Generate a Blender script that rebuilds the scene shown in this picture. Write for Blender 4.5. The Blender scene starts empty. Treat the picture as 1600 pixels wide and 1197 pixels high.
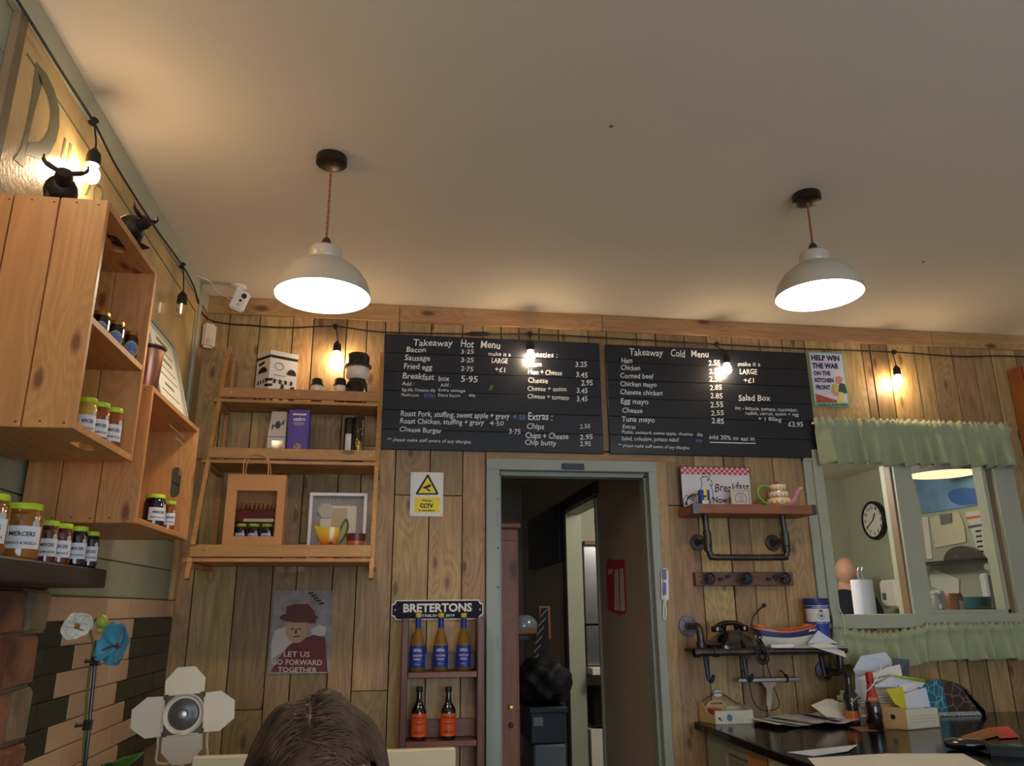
import bpy, bmesh, math, random
from mathutils import Vector, Matrix
random.seed(7)
SC = bpy.context.scene
COL = SC.collection
PI = math.pi
# ------------------------------------------------------------------ camera
F = 1202.0
CAM = Vector((0.94637, -3.7, 1.33))
_p, _w, _r = [math.radians(a) for a in (16.2547, 8.8102, -0.466)]
FW = Vector((math.sin(_w)*math.cos(_p), math.cos(_w)*math.cos(_p), math.sin(_p)))
_rt = Vector((math.cos(_w), -math.sin(_w), 0)); _up = _rt.cross(FW)
RT = _rt*math.cos(_r) + _up*math.sin(_r); UP = _up*math.cos(_r) - _rt*math.sin(_r)
cd = bpy.data.cameras.new('camera'); cam = bpy.data.objects.new('camera', cd); COL.objects.link(cam)
cd.sensor_width = 36; cd.lens = F*36/1600; cd.clip_start = .02
m = Matrix((RT, UP, -FW)).transposed().to_4x4(); m.translation = CAM
cam.matrix_world = m
SC.camera = cam
# ------------------------------------------------------------------ world, daylight, exposure
wd = bpy.data.worlds.new('world'); SC.world = wd; wd.use_nodes = True
bg = wd.node_tree.nodes['Background']; bg.inputs[0].default_value = (.62, .76, 1, 1); bg.inputs[1].default_value = 1.0
SC.view_settings.view_transform = 'Standard'; SC.view_settings.look = 'None'
SC.view_settings.gamma = 1; SC.view_settings.use_curve_mapping = False
SC.view_settings.exposure = 0.1
def area(name, loc, rot, sx, sy, power, col):
    l = bpy.data.lights.new(name, 'AREA'); l.shape = 'RECTANGLE'; l.size = sx; l.size_y = sy; l.energy = power; l.color = col
    o = bpy.data.objects.new(name, l); COL.objects.link(o); o.location = loc; o.rotation_euler = rot; return o
# daylight through the shop front window behind the camera
area('window_daylight', (2.6, -6.35, 1.45), (-PI/2+PI, 0, 0), 3.8, 1.9, 62, (.74, .86, 1))
# added point light that brightens the kitchen, out of sight behind the wall
_k = bpy.data.lights.new('kitchen_fill', 'POINT'); _k.energy = 30; _k.color = (1, .93, .80); _k.shadow_soft_size = .12
_ko = bpy.data.objects.new('kitchen_fill', _k); COL.objects.link(_ko); _ko.location = (2.85, .75, 2.15)
PENDANT_E = 230; FEST_E = 140

# ------------------------------------------------------------------ helpers
def W(x, y, X=None, Y=None, Z=None):
    r = RT*((x-800)/F) + UP*((598.5-y)/F) + FW
    t = (X-CAM.x)/r.x if X is not None else (Y-CAM.y)/r.y if Y is not None else (Z-CAM.z)/r.z
    return CAM + r*t
def ysolve(px, z, X=0.0):          # y along the line x=X, z=z that falls on picture column px
    a, b = -2.6, -.005
    def f(y):
        d = Vector((X, y, z))-CAM
        return 800+F*d.dot(RT)/d.dot(FW)-px
    for _ in range(40):
        c = (a+b)/2
        if (f(a) > 0) == (f(c) > 0): a = c
        else: b = c
    return (a+b)/2
def lin(c):
    return tuple(((v/255)/12.92 if v/255 <= .04045 else ((v/255+.055)/1.055)**2.4) for v in c)+(1,)
MATS = {}
def mat(name, col, rough=.5, metal=0., nz=0, ns=8, bump=0, bs=60, coat=0, emit=None, es=0, alpha=1, trans=0, rnd=0, spec=.5, ior=1.45, stretch=None, sheen=0):
    if name in MATS: return MATS[name]
    m = bpy.data.materials.new(name); m.use_nodes = True; nt = m.node_tree; N = nt.nodes; L = nt.links
    b = N['Principled BSDF']; c = lin(col)
    b.inputs['Base Color'].default_value = c; b.inputs['Roughness'].default_value = rough; b.inputs['Metallic'].default_value = metal
    b.inputs['Specular IOR Level'].default_value = spec; b.inputs['Coat Weight'].default_value = coat; b.inputs['Coat Roughness'].default_value = .08
    b.inputs['Alpha'].default_value = alpha; b.inputs['Transmission Weight'].default_value = trans; b.inputs['IOR'].default_value = ior
    b.inputs['Sheen Weight'].default_value = sheen
    if emit is not None:
        b.inputs['Emission Color'].default_value = lin(emit); b.inputs['Emission Strength'].default_value = es
    tc = N.new('ShaderNodeTexCoord'); mp = N.new('ShaderNodeMapping'); L.new(tc.outputs['Object'], mp.inputs[0])
    if stretch: mp.inputs['Scale'].default_value = stretch
    last = None
    if nz:
        n = N.new('ShaderNodeTexNoise'); n.inputs['Scale'].default_value = ns; n.inputs['Detail'].default_value = 6; L.new(mp.outputs[0], n.inputs['Vector'])
        mr = N.new('ShaderNodeMapRange'); mr.inputs[1].default_value = .3; mr.inputs[2].default_value = .7; mr.inputs[3].default_value = 1-nz; mr.inputs[4].default_value = 1+nz*.6
        L.new(n.outputs[0], mr.inputs[0])
        hs = N.new('ShaderNodeHueSaturation'); hs.inputs['Color'].default_value = c; L.new(mr.outputs[0], hs.inputs['Value']); last = hs
    if rnd:
        oi = N.new('ShaderNodeObjectInfo'); mr = N.new('ShaderNodeMapRange'); mr.inputs[3].default_value = 1-rnd; mr.inputs[4].default_value = 1+rnd
        L.new(oi.outputs['Random'], mr.inputs[0]); hs = N.new('ShaderNodeHueSaturation'); L.new(mr.outputs[0], hs.inputs['Value'])
        if last: L.new(last.outputs[0], hs.inputs['Color'])
        else: hs.inputs['Color'].default_value = c
        last = hs
    if last: L.new(last.outputs[0], b.inputs['Base Color'])
    if bump:
        n = N.new('ShaderNodeTexNoise'); n.inputs['Scale'].default_value = bs; n.inputs['Detail'].default_value = 4; L.new(mp.outputs[0], n.inputs['Vector'])
        bp = N.new('ShaderNodeBump'); bp.inputs['Strength'].default_value = bump; bp.inputs['Distance'].default_value = .004
        L.new(n.outputs[0], bp.inputs['Height']); L.new(bp.outputs[0], b.inputs['Normal'])
    MATS[name] = m; return m
def wood(name, c1, c2, dark, axis='z', rough=.55, rnd=.18, knots=1.0, grain=1.0, coat=0, hue=.012, ks=2.6):
    if name in MATS: return MATS[name]
    m = bpy.data.materials.new(name); m.use_nodes = True; nt = m.node_tree; N = nt.nodes; L = nt.links
    b = N['Principled BSDF']; b.inputs['Roughness'].default_value = rough; b.inputs['Coat Weight'].default_value = coat; b.inputs['Coat Roughness'].default_value = .25
    tc = N.new('ShaderNodeTexCoord'); oi = N.new('ShaderNodeObjectInfo')
    ml = N.new('ShaderNodeMath'); ml.operation = 'MULTIPLY'; ml.inputs[1].default_value = 37.0; L.new(oi.outputs['Random'], ml.inputs[0])
    ad = N.new('ShaderNodeVectorMath'); ad.operation = 'ADD'; L.new(tc.outputs['Object'], ad.inputs[0]); L.new(ml.outputs[0], ad.inputs[1])
    st = {'z': (1, 1, .10), 'x': (.10, 1, 1), 'y': (1, .10, 1)}[axis]
    mp = N.new('ShaderNodeMapping'); mp.inputs['Scale'].default_value = st; L.new(ad.outputs[0], mp.inputs[0])
    # knots: cells with a dark centre, the grain bends round them
    kst = {'z': (1, .02, .42), 'x': (.42, .02, 1), 'y': (1, .42, 1)}[axis]
    mk = N.new('ShaderNodeMapping'); mk.inputs['Scale'].default_value = kst; L.new(ad.outputs[0], mk.inputs[0])
    vo = N.new('ShaderNodeTexVoronoi'); vo.inputs['Scale'].default_value = ks; vo.inputs['Randomness'].default_value = 1; vo.voronoi_dimensions = '2D'
    sx_ = N.new('ShaderNodeSeparateXYZ'); cx_ = N.new('ShaderNodeCombineXYZ'); L.new(mk.outputs[0], sx_.inputs[0]); L.new(sx_.outputs[0], cx_.inputs[0]); L.new(sx_.outputs[1 if axis == 'y' else 2], cx_.inputs[1]); L.new(cx_.outputs[0], vo.inputs['Vector'])
    vr = N.new('ShaderNodeMapRange'); vr.inputs[1].default_value = 0; vr.inputs[2].default_value = .30; vr.inputs[3].default_value = 1; vr.inputs[4].default_value = 0; L.new(vo.outputs['Distance'], vr.inputs[0])
    n1 = N.new('ShaderNodeTexNoise'); n1.inputs['Scale'].default_value = 9; n1.inputs['Detail'].default_value = 3; n1.inputs['Distortion'].default_value = .6; L.new(mp.outputs[0], n1.inputs['Vector'])
    s1 = N.new('ShaderNodeMath'); s1.operation = 'MULTIPLY_ADD'; s1.inputs[1].default_value = .35; L.new(vr.outputs[0], s1.inputs[0]); L.new(n1.outputs[0], s1.inputs[2])
    rings = N.new('ShaderNodeMath'); rings.operation = 'MULTIPLY'; rings.inputs[1].default_value = 62*grain; L.new(s1.outputs[0], rings.inputs[0])
    sn = N.new('ShaderNodeMath'); sn.operation = 'SINE'; L.new(rings.outputs[0], sn.inputs[0])
    n2 = N.new('ShaderNodeTexNoise'); n2.inputs['Scale'].default_value = 70; n2.inputs['Detail'].default_value = 3; L.new(mp.outputs[0], n2.inputs['Vector'])
    f1 = N.new('ShaderNodeMath'); f1.operation = 'MULTIPLY_ADD'; f1.inputs[1].default_value = .11; f1.inputs[2].default_value = .20; L.new(sn.outputs[0], f1.inputs[0])
    f2 = N.new('ShaderNodeMath'); f2.operation = 'MULTIPLY_ADD'; f2.inputs[1].default_value = .62; L.new(n2.outputs[0], f2.inputs[0]); L.new(f1.outputs[0], f2.inputs[2])
    cr = N.new('ShaderNodeValToRGB'); cr.color_ramp.elements[0].color = lin(c2); cr.color_ramp.elements[1].color = lin(c1); cr.color_ramp.elements[0].position = .15; cr.color_ramp.elements[1].position = .85
    L.new(f2.outputs[0], cr.inputs[0])
    # broad dirty patches
    n3 = N.new('ShaderNodeTexNoise'); n3.inputs['Scale'].default_value = 3.2; n3.inputs['Detail'].default_value = 3; L.new(mk.outputs[0], n3.inputs['Vector'])
    r3 = N.new('ShaderNodeMapRange'); r3.inputs[1].default_value = .55; r3.inputs[2].default_value = .8; r3.inputs[3].default_value = 0; r3.inputs[4].default_value = .55; L.new(n3.outputs[0], r3.inputs[0])
    mx = N.new('ShaderNodeMixRGB'); mx.inputs[2].default_value = lin(dark); L.new(r3.outputs[0], mx.inputs[0]); L.new(cr.outputs[0], mx.inputs[1])
    # knot darkening
    kr = N.new('ShaderNodeMapRange'); kr.inputs[1].default_value = .03; kr.inputs[2].default_value = .075; kr.inputs[3].default_value = .85*knots; kr.inputs[4].default_value = 0; L.new(vo.outputs['Distance'], kr.inputs[0])
    mk2 = N.new('ShaderNodeMixRGB'); mk2.inputs[2].default_value = lin((c2[0]*.62, c2[1]*.45, c2[2]*.38)); L.new(kr.outputs[0], mk2.inputs[0]); L.new(mx.outputs[0], mk2.inputs[1])
    hs = N.new('ShaderNodeHueSaturation'); L.new(mk2.outputs[0], hs.inputs['Color'])
    a = N.new('ShaderNodeMapRange'); a.inputs[3].default_value = 1-rnd; a.inputs[4].default_value = 1+rnd; L.new(oi.outputs['Random'], a.inputs[0]); L.new(a.outputs[0], hs.inputs['Value'])
    wn = N.new('ShaderNodeTexWhiteNoise'); wn.noise_dimensions = '1D'; L.new(oi.outputs['Random'], wn.inputs['W'])
    a2 = N.new('ShaderNodeMapRange'); a2.inputs[3].default_value = .5-hue*.3; a2.inputs[4].default_value = .5+hue; L.new(wn.outputs[0], a2.inputs[0]); L.new(a2.outputs[0], hs.inputs['Hue'])
    L.new(hs.outputs[0], b.inputs['Base Color'])
    bp = N.new('ShaderNodeBump'); bp.inputs['Strength'].default_value = .35; bp.inputs['Distance'].default_value = .002; L.new(f2.outputs[0], bp.inputs['Height']); L.new(bp.outputs[0], b.inputs['Normal'])
    MATS[name] = m; return m

def obj(name, bm, m, parent=None, smooth=False, world=True, recalc=True, kind=None, label=None):
    """bm in world coordinates; moved into the parent's frame when it has one"""
    if recalc: bmesh.ops.recalc_face_normals(bm, faces=bm.faces)
    me = bpy.data.meshes.new(name)
    if parent is not None and world:
        bm.transform(pmat(parent).inverted())
    bm.to_mesh(me); bm.free()
    if smooth:
        for p in me.polygons: p.use_smooth = True
    if m:
        for mm in (m if isinstance(m, (list, tuple)) else [m]): me.materials.append(mm)
    o = bpy.data.objects.new(name, me); COL.objects.link(o)
    if parent is not None: o.parent = parent
    if smooth and smooth != 'all':
        md = me
        try: me.set_sharp_from_angle(angle=math.radians(40))
        except Exception: pass
    if kind: o['kind'] = kind
    if label: o['label'] = label
    return o
def pmat(o):
    M = o.matrix_basis.copy(); p = o.parent
    while p is not None: M = p.matrix_basis @ M; p = p.parent
    return M
def thing(name, label, cat, loc=(0, 0, 0), rotz=0, group=None):
    o = bpy.data.objects.new(name, None); COL.objects.link(o); o.empty_display_size = .05
    o.location = loc; o.rotation_euler = (0, 0, rotz); o['label'] = label; o['category'] = cat
    if group: o['group'] = group
    return o
def tag(o, label, cat, group=None):
    o['label'] = label; o['category'] = cat
    if group: o['group'] = group
    return o
def struct(name, bm, m, parent=None, **k):
    o = obj(name, bm, m, parent, **k)
    if parent is None: o['kind'] = 'structure'
    return o
def dup(root, loc, rotz=0, label=None, group=None, scale=None):
    r = root.copy(); COL.objects.link(r); r.location = loc; r.rotation_euler = (0, 0, rotz)
    if label: r['label'] = label
    if group: r['group'] = group
    if scale: r.scale = scale
    for ch in list(root.children):
        c = ch.copy(); COL.objects.link(c); c.parent = r
        for g in ch.children:
            d = g.copy(); COL.objects.link(d); d.parent = c
    return r
def nb(): return bmesh.new()
def box(bm, x0, x1, y0, y1, z0, z1, bev=0, mi=0):
    t = bmesh.new(); bmesh.ops.create_cube(t, size=1)
    t.transform(Matrix.Translation(((x0+x1)/2, (y0+y1)/2, (z0+z1)/2)) @ Matrix.Diagonal((x1-x0, y1-y0, z1-z0, 1)))
    if bev: bmesh.ops.bevel(t, geom=t.edges[:], offset=bev, segments=1, affect='EDGES')
    join(bm, t, mi); return bm
def join(bm, t, mi=0, M=None):
    if M is not None: t.transform(M)
    vm = {}
    for v in t.verts: vm[v] = bm.verts.new(v.co)
    for f in t.faces:
        try: nf = bm.faces.new([vm[v] for v in f.verts]); nf.material_index = mi if mi else f.material_index
        except ValueError: pass
    t.free()
def obox(bm, M, sx, sy, sz, bev=0, mi=0):      # box centred at the frame M
    t = bmesh.new(); bmesh.ops.create_cube(t, size=1); t.transform(Matrix.Diagonal((sx, sy, sz, 1)))
    if bev: bmesh.ops.bevel(t, geom=t.edges[:], offset=bev, segments=2, affect='EDGES')
    join(bm, t, mi, M)
def frame(o, x, y):       # matrix with origin o, x axis, y-ish axis
    x = Vector(x).normalized(); z = x.cross(Vector(y)).normalized(); y = z.cross(x)
    M = Matrix((x, y, z)).transposed().to_4x4(); M.translation = Vector(o); return M
def bar(bm, a, b, w, d, up=(0, 1, 0), bev=0, mi=0):     # rectangular bar from a to b
    a = Vector(a); b = Vector(b); z = (b-a); M = frame((a+b)/2, z, up)
    obox(bm, M, z.length, d, w, bev, mi)
def lathe(bm, prof, c=(0, 0, 0), seg=28, M=None, cap=True, mi=0):
    t = bmesh.new(); rings = []
    for r, z in prof:
        rings.append([t.verts.new((r*math.cos(2*PI*k/seg), r*math.sin(2*PI*k/seg), z)) for k in range(seg)] if r > 1e-6 else [t.verts.new((0, 0, z))])
    for a, b in zip(rings, rings[1:]):
        if len(a) == 1 and len(b) == 1: continue
        for k in range(seg):
            k2 = (k+1) % seg
            if len(a) == 1: t.faces.new((a[0], b[k2], b[k]))
            elif len(b) == 1: t.faces.new((a[k], a[k2], b[0]))
            else: t.faces.new((a[k], a[k2], b[k2], b[k]))
    if cap:
        for r in (rings[0], rings[-1]):
            if len(r) > 2: t.faces.new(r)
    T = Matrix.Translation(c)
    join(bm, t, mi, T @ M if M is not None else T)
def tube(bm, pts, r, seg=8, mi=0, closed=False):
    pts = [Vector(p) for p in pts]; n = len(pts); rings = []
    rr = r if isinstance(r, (list, tuple)) else [r]*n
    u = None
    for i, p in enumerate(pts):
        if closed: t = pts[(i+1) % n]-pts[i-1]
        else: t = pts[min(i+1, n-1)]-pts[max(i-1, 0)]
        t = t.normalized() if t.length > 1e-9 else Vector((0, 0, 1))
        if u is None: u = t.orthogonal().normalized()
        u = (u-t*u.dot(t)); u = u.normalized() if u.length > 1e-6 else t.orthogonal().normalized()
        v = t.cross(u)
        rings.append([bm.verts.new(p+(u*math.cos(2*PI*k/seg)+v*math.sin(2*PI*k/seg))*rr[i]) for k in range(seg)])
    m = n if closed else n-1
    for i in range(m):
        a, b = rings[i], rings[(i+1) % n]
        for k in range(seg):
            f = bm.faces.new((a[k], a[(k+1) % seg], b[(k+1) % seg], b[k])); f.material_index = mi
    if not closed:
        for q in (rings[0], rings[-1]):
            f = bm.faces.new(q); f.material_index = mi
def smoothpath(pts, n=6):
    pts = [Vector(p) for p in pts]; out = []
    for i in range(len(pts)-1):
        p0, p1, p2, p3 = pts[max(i-1, 0)], pts[i], pts[i+1], pts[min(i+2, len(pts)-1)]
        for k in range(n):
            t = k/n
            out.append(.5*((2*p1)+(-p0+p2)*t+(2*p0-5*p1+4*p2-p3)*t*t+(-p0+3*p1-3*p2+p3)*t**3))
    out.append(pts[-1]); return out
def sheet(bm, pts, n, th, mi=0):        # a flat outline with thickness th along -n
    n = Vector(n).normalized(); a = [bm.verts.new(Vector(p)) for p in pts]; b = [bm.verts.new(Vector(p)-n*th) for p in pts]
    f = bm.faces.new(a); f.material_index = mi; f = bm.faces.new(b[::-1]); f.material_index = mi
    for i in range(len(a)):
        f = bm.faces.new((a[i], a[i-1], b[i-1], b[i])); f.material_index = mi
def pxsheet(bm, pp, Y, th=.0008, mi=0):      # outline read off the picture, laid on the real plane y=Y
    sheet(bm, [W(x, y, Y=Y) for x, y in pp], (0, -1, 0), th, mi)
def disc(bm, c, r, n, th, seg=20, mi=0, ry=None, up=(0, 0, 1)):
    n = Vector(n).normalized(); u = Vector(up).cross(n); u = u.normalized() if u.length > 1e-6 else Vector((1, 0, 0)); v = n.cross(u)
    sheet(bm, [Vector(c)+u*math.cos(2*PI*k/seg)*r+v*math.sin(2*PI*k/seg)*(ry or r) for k in range(seg)], n, th, mi)
# lettering ---------------------------------------------------------
_TX = {}
def glyphs(s, off=0.0):
    k = (s, off)
    if k in _TX: return _TX[k]
    c = bpy.data.curves.new('text', 'FONT'); c.body = s; c.size = 1; c.resolution_u = 2; c.offset = off; c.fill_mode = 'FRONT' if hasattr(c, 'fill_mode') else c.fill_mode
    o = bpy.data.objects.new('text', c); COL.objects.link(o)
    bpy.context.view_layer.update()
    dg = bpy.context.evaluated_depsgraph_get(); me = bpy.data.meshes.new_from_object(o.evaluated_get(dg))
    vs = [v.co.copy() for v in me.vertices]; fs = [tuple(p.vertices) for p in me.polygons]
    bpy.data.objects.remove(o); bpy.data.curves.remove(c); bpy.data.meshes.remove(me)
    if vs:
        x0 = min(v.x for v in vs); x1 = max(v.x for v in vs)
    else: x0, x1 = 0, 1
    _TX[k] = (vs, fs, x0, x1); return _TX[k]
CAP = .72
def text(bm, s, p0, p1, up, h, off=.012, mi=0, lift=None, wob=0):
    p0 = Vector(p0); p1 = Vector(p1); d = p1-p0; ln = d.length; d.normalize(); up = Vector(up)
    n = d.cross(up).normalized()*(lift if lift is not None else .0012)
    vs, fs, x0, x1 = glyphs(s, off); sx = ln/(x1-x0); sy = h/CAP; q = random.random()*6
    vv = [bm.verts.new(p0+d*((v.x-x0)*sx+(wob*v.y*h*.12))+up*(v.y*sy+wob*h*.05*math.sin(v.x*3.1+q))+n) for v in vs]
    for f in fs:
        try: g = bm.faces.new([vv[i] for i in f]); g.material_index = mi
        except ValueError: pass
def pxtext(bm, s, x0, y0, x1, y1, h, Y, off=.012, mi=0, wob=0):
    p0 = W(x0, y0, Y=Y); p1 = W(x1, y1, Y=Y); hh = W(x0, y0-h, Y=Y).z-p0.z
    text(bm, s, p0, p1, (0, 0, 1), hh, off, mi, lift=-.0 or .0, wob=wob)
def wraptext(bm, s, r, z, h, width, a0, off=.01, mi=0):     # round a cylinder on the z axis, centred on angle a0, letters facing out
    vs, fs, x0, x1 = glyphs(s, off); sx = width/(x1-x0); sy = h/CAP
    vv = []
    for v in vs:
        a = a0+((v.x-x0)*sx-width/2)/r
        vv.append(bm.verts.new((r*math.cos(a), r*math.sin(a), z+v.y*sy)))
    for f in fs:
        try: g = bm.faces.new([vv[i] for i in f]); g.material_index = mi
        except ValueError: pass
def patch(bm, r, z0, z1, a0, da, seg=14, mi=0, th=.0006):  # label wrapped round a cylinder
    for R in (r,):
        lo = [bm.verts.new((R*math.cos(a0-da/2+da*k/seg), R*math.sin(a0-da/2+da*k/seg), z0)) for k in range(seg+1)]
        hi = [bm.verts.new((v.co.x, v.co.y, z1)) for v in lo]
        for k in range(seg):
            f = bm.faces.new((lo[k], lo[k+1], hi[k+1], hi[k])); f.material_index = mi
# ------------------------------------------------------------------ materials
PLANK = wood('weathered_plank', (184, 148, 104), (128, 98, 62), (78, 54, 34), 'z', rough=.5, rnd=.34, hue=.02, ks=4.4, knots=.85)
PLANKX = wood('weathered_plank_across', (186, 144, 98), (146, 106, 66), (104, 74, 46), 'x', rough=.5, rnd=.16, ks=3.5)
PINE = wood('pine', (212, 150, 90), (180, 118, 66), (140, 82, 42), 'z', rough=.42, rnd=.12, coat=.15, ks=5.5, hue=.006)
PINEX = wood('pine_across', (206, 146, 90), (174, 116, 66), (136, 82, 44), 'y', rough=.42, rnd=.12, ks=5, hue=.006)
RUSTIC = wood('rustic_rail', (196, 144, 86), (160, 110, 62), (120, 78, 42), 'x', rough=.5, rnd=.10, ks=4.5, hue=.006)
DARKWOOD = wood('dark_stained_wood', (112, 62, 40), (72, 38, 26), (44, 24, 18), 'z', rough=.45, rnd=.1, coat=.2)
DARKWOODX = wood('dark_stained_wood_across', (128, 74, 48), (84, 46, 32), (54, 30, 22), 'x', rough=.45, rnd=.1, coat=.2)
MANTEL = wood('black_brown_beam', (52, 42, 36), (34, 27, 24), (22, 18, 16), 'y', rough=.5, rnd=.05)
CEIL = mat('ceiling_paint', (222, 212, 196), .85, nz=.03, ns=2, bump=.05, bs=30)
SAGE = mat('sage_green_paint', (168, 172, 152), .5, nz=.05, ns=5)
SAGED = mat('sage_cladding_paint', (150, 152, 132), .55, nz=.08, ns=5, rnd=.05)
DOORP = mat('grey_green_door_paint', (150, 158, 148), .45, nz=.05, ns=4)
BLACK = mat('black_plastic', (22, 22, 24), .4)
RUBBER = mat('black_rubber', (26, 24, 24), .6)
IRON = mat('dark_iron', (60, 52, 48), .45, .7, nz=.3, ns=20, bump=.2)
PIPE = mat('galvanised_black_pipe', (84, 78, 76), .38, .85, nz=.3, ns=25)
WHITE = mat('white_paint', (232, 230, 224), .5)
PAPER = mat('paper', (226, 222, 214), .8, nz=.03, ns=10)
PAPERB = mat('bluish_paper', (205, 212, 226), .8)
CREAM = mat('cream_paint', (226, 214, 188), .5)
BLUEL = mat('blue_label', (28, 52, 140), .45)
NAVY = mat('navy_enamel', (20, 24, 44), .55, spec=.2)
CHALK = mat('chalk_white', (228, 230, 232), .9)
CHALKB = mat('chalk_blue', (110, 130, 190), .9)
SLATE = mat('blackboard', (26, 28, 36), .42, nz=.15, ns=4, bump=.08, bs=30)
INK = mat('black_ink', (20, 20, 24), .6)
GLASSM = mat('clear_glass', (255, 255, 255), .03, trans=1, ior=1.45)
CHROME = mat('chrome', (170, 172, 178), .3, 1)
STEEL = mat('brushed_steel', (170, 174, 178), .3, .9, nz=.1, ns=10)
BRASS = mat('brass', (190, 150, 70), .3, .9)
LEAF = mat('green_leaf', (48, 92, 30), .35, nz=.2, ns=20)
SKIN = mat('skin', (218, 172, 148), .5, nz=.05, ns=20)
# ================================================================== THE SETTING
H = 2.81
FLOORT = mat('floor_tiles', (176, 170, 160), .5, nz=.1, ns=3)
FLOORM = wood('floor_boards', (150, 112, 76), (112, 80, 52), (80, 56, 38), 'y', rough=.4, rnd=.08)
bm = nb(); box(bm, -.2, 5.8, -6.5, 4.3, -.1, 0); struct('floor', bm, FLOORT)
bm = nb(); box(bm, -.2, 5.8, -6.5, .14, H, H+.1); struct('ceiling', bm, CEIL)
LW = nb(); box(LW, -.14, -.012, -6.5, .14, 0, H); wall_left = struct('wall_left', LW, SAGED)
bm = nb(); box(bm, 5.6, 5.75, -6.5, .14, 0, H); struct('wall_right', bm, CREAM)
bm = nb()
for b_ in ((0, 5.6, 0, .5), (0, 5.6, 2.45, H), (0, .6, .5, 2.45), (4.6, 5.6, .5, 2.45)): box(bm, b_[0], b_[1], -6.6, -6.45, b_[2], b_[3])
struct('wall_rear', bm, CREAM)
bm = nb()
for x in (.6, 1.9, 3.25, 4.52): box(bm, x, x+.08, -6.58, -6.47, .5, 2.45)
for z in (.5, 2.37): box(bm, .6, 4.6, -6.58, -6.47, z, z+.08)
struct('window_1', bm, SAGE)
# back wall: rough masonry core behind the planks, with the doorway and the serving hatch cut through
DK = mat('wall_core', (40, 32, 26), .9)
bm = nb()
for b_ in ((-.14, 1.45, 0, H), (1.45, 2.208, 1.975, H), (2.208, 3.13, 0, H), (3.13, 4.165, 0, 1.26), (3.13, 4.165, 2.07, H), (4.165, 5.7, 0, H)):
    box(bm, b_[0], b_[1], .022, .13, b_[2], b_[3])
wall_back = struct('wall_back', bm, DK)
bm = nb(); rnd = random.Random(3)
def plank(x0, x1, z0, z1, m=None):
    g = .0022; y = rnd.choice((0, -.001, -.004, .002, .001, -.002)); b = nb()
    box(b, x0+g, x1-g, y, .022, z0+.0015, z1-.0015, bev=.0012)
    obj('plank', b, m or PLANK, wall_back)
def xs(l): return [W(a, b, Y=0).x for a, b in l]
up_l = xs([(323, 480), (357, 520), (403, 540), (456, 540), (489, 530), (541, 530), (573, 530), (602, 525)])
up_m = xs([(602, 525), (624, 515), (674, 515), (723, 520), (755, 525), (783, 525), (811, 530), (842, 530), (873, 532), (919, 530), (948, 533), (995, 540), (1025, 540), (1070, 545), (1105, 545), (1144, 550), (1188, 550), (1223, 548), (1258, 552)])
up_r = xs([(1258, 552), (1300, 600), (1348, 560), (1361, 560), (1392, 590), (1427, 550), (1454, 560), (1488, 560), (1519, 553), (1548, 553), (1587, 560)])+[4.6, 4.75, 4.9, 5.05, 5.2, 5.4, 5.6]
lo_l = xs([(271, 900), (300, 930), (369, 900), (426, 900), (464, 900), (520, 900), (557, 900), (612, 900)])
lo_m = [lo_l[-1]]+xs([(672, 730), (723, 730)])+[1.387]
lo_r = [2.30]+xs([(1085, 730), (1131, 731), (1163, 731), (1208, 731)])+[3.05]
hz = {3: (.82, 2.05), 5: (1.72,), 1: (1.30,), 2: (.84, 1.93)}
up_l[0] = lo_l[0] = .0
for i, (a, b) in enumerate(zip(up_l, up_l[1:])): plank(a, b, 2.08 if i == 6 else 2.0, H-.085)
for i, (a, b) in enumerate(zip(lo_l, lo_l[1:])):
    top = 2.0 if i < 6 else 2.0
    if i == 2: plank(a, b, .0, .915); plank(a, b, .915, 2.0)
    elif i == 4: plank(a, b, 0, 1.3); plank(a, b, 1.3, 1.62); plank(a, b, 1.62, 2.0)
    elif i == 6: plank(a, b, 0, .98); plank(a, b, .98, 2.08)
    else: plank(a, b, 0, 2.0)
for i, (a, b) in enumerate(zip(up_m, up_m[1:])): plank(a, b, 2.08, H-.085)
for i, (a, b) in enumerate(zip(lo_m, lo_m[1:])):
    if i < 2: zj = W(660, 774, Y=0).z; plank(a, b, 0, zj); plank(a, b, zj, 2.08)
    else: plank(a, b, 0, 2.08)
for i, (a, b) in enumerate(zip(lo_r, lo_r[1:])):
    if i == 0: zj = W(1060, 790, Y=0).z; plank(a, b, 0, zj); plank(a, b, zj, 2.08)
    else: plank(a, b, 0, 2.08)
for i, (a, b) in enumerate(zip(up_r, up_r[1:])):
    if b > 4.28: plank(a, b, 0, H-.085)
    else: plank(a, b, 2.05, H-.085)
ww = xs([(1300, 1080), (1340, 1080), (1380, 1075), (1420, 1070), (1466, 1040), (1496, 1040), (1514, 1050), (1544, 1050), (1575, 1040)])+[4.28]
ww[0] = 3.05
for a, b in zip(ww, ww[1:]): plank(a, b, 0, 1.215)
# horizontal board under the ceiling, in lengths
tb = nb(); tx = [0]+xs([(624, 500), (940, 510), (1454, 530)])+[5.6]
trim_top = None
for a, b in zip(tx, tx[1:]):
    q = nb(); box(q, a+.001, b-.001, -.012, .02, H-.088, H-.001, bev=.0015)
    if trim_top is None: trim_top = struct('trim_1', q, PLANKX)
    else: obj('board', q, PLANKX, trim_top)
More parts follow.
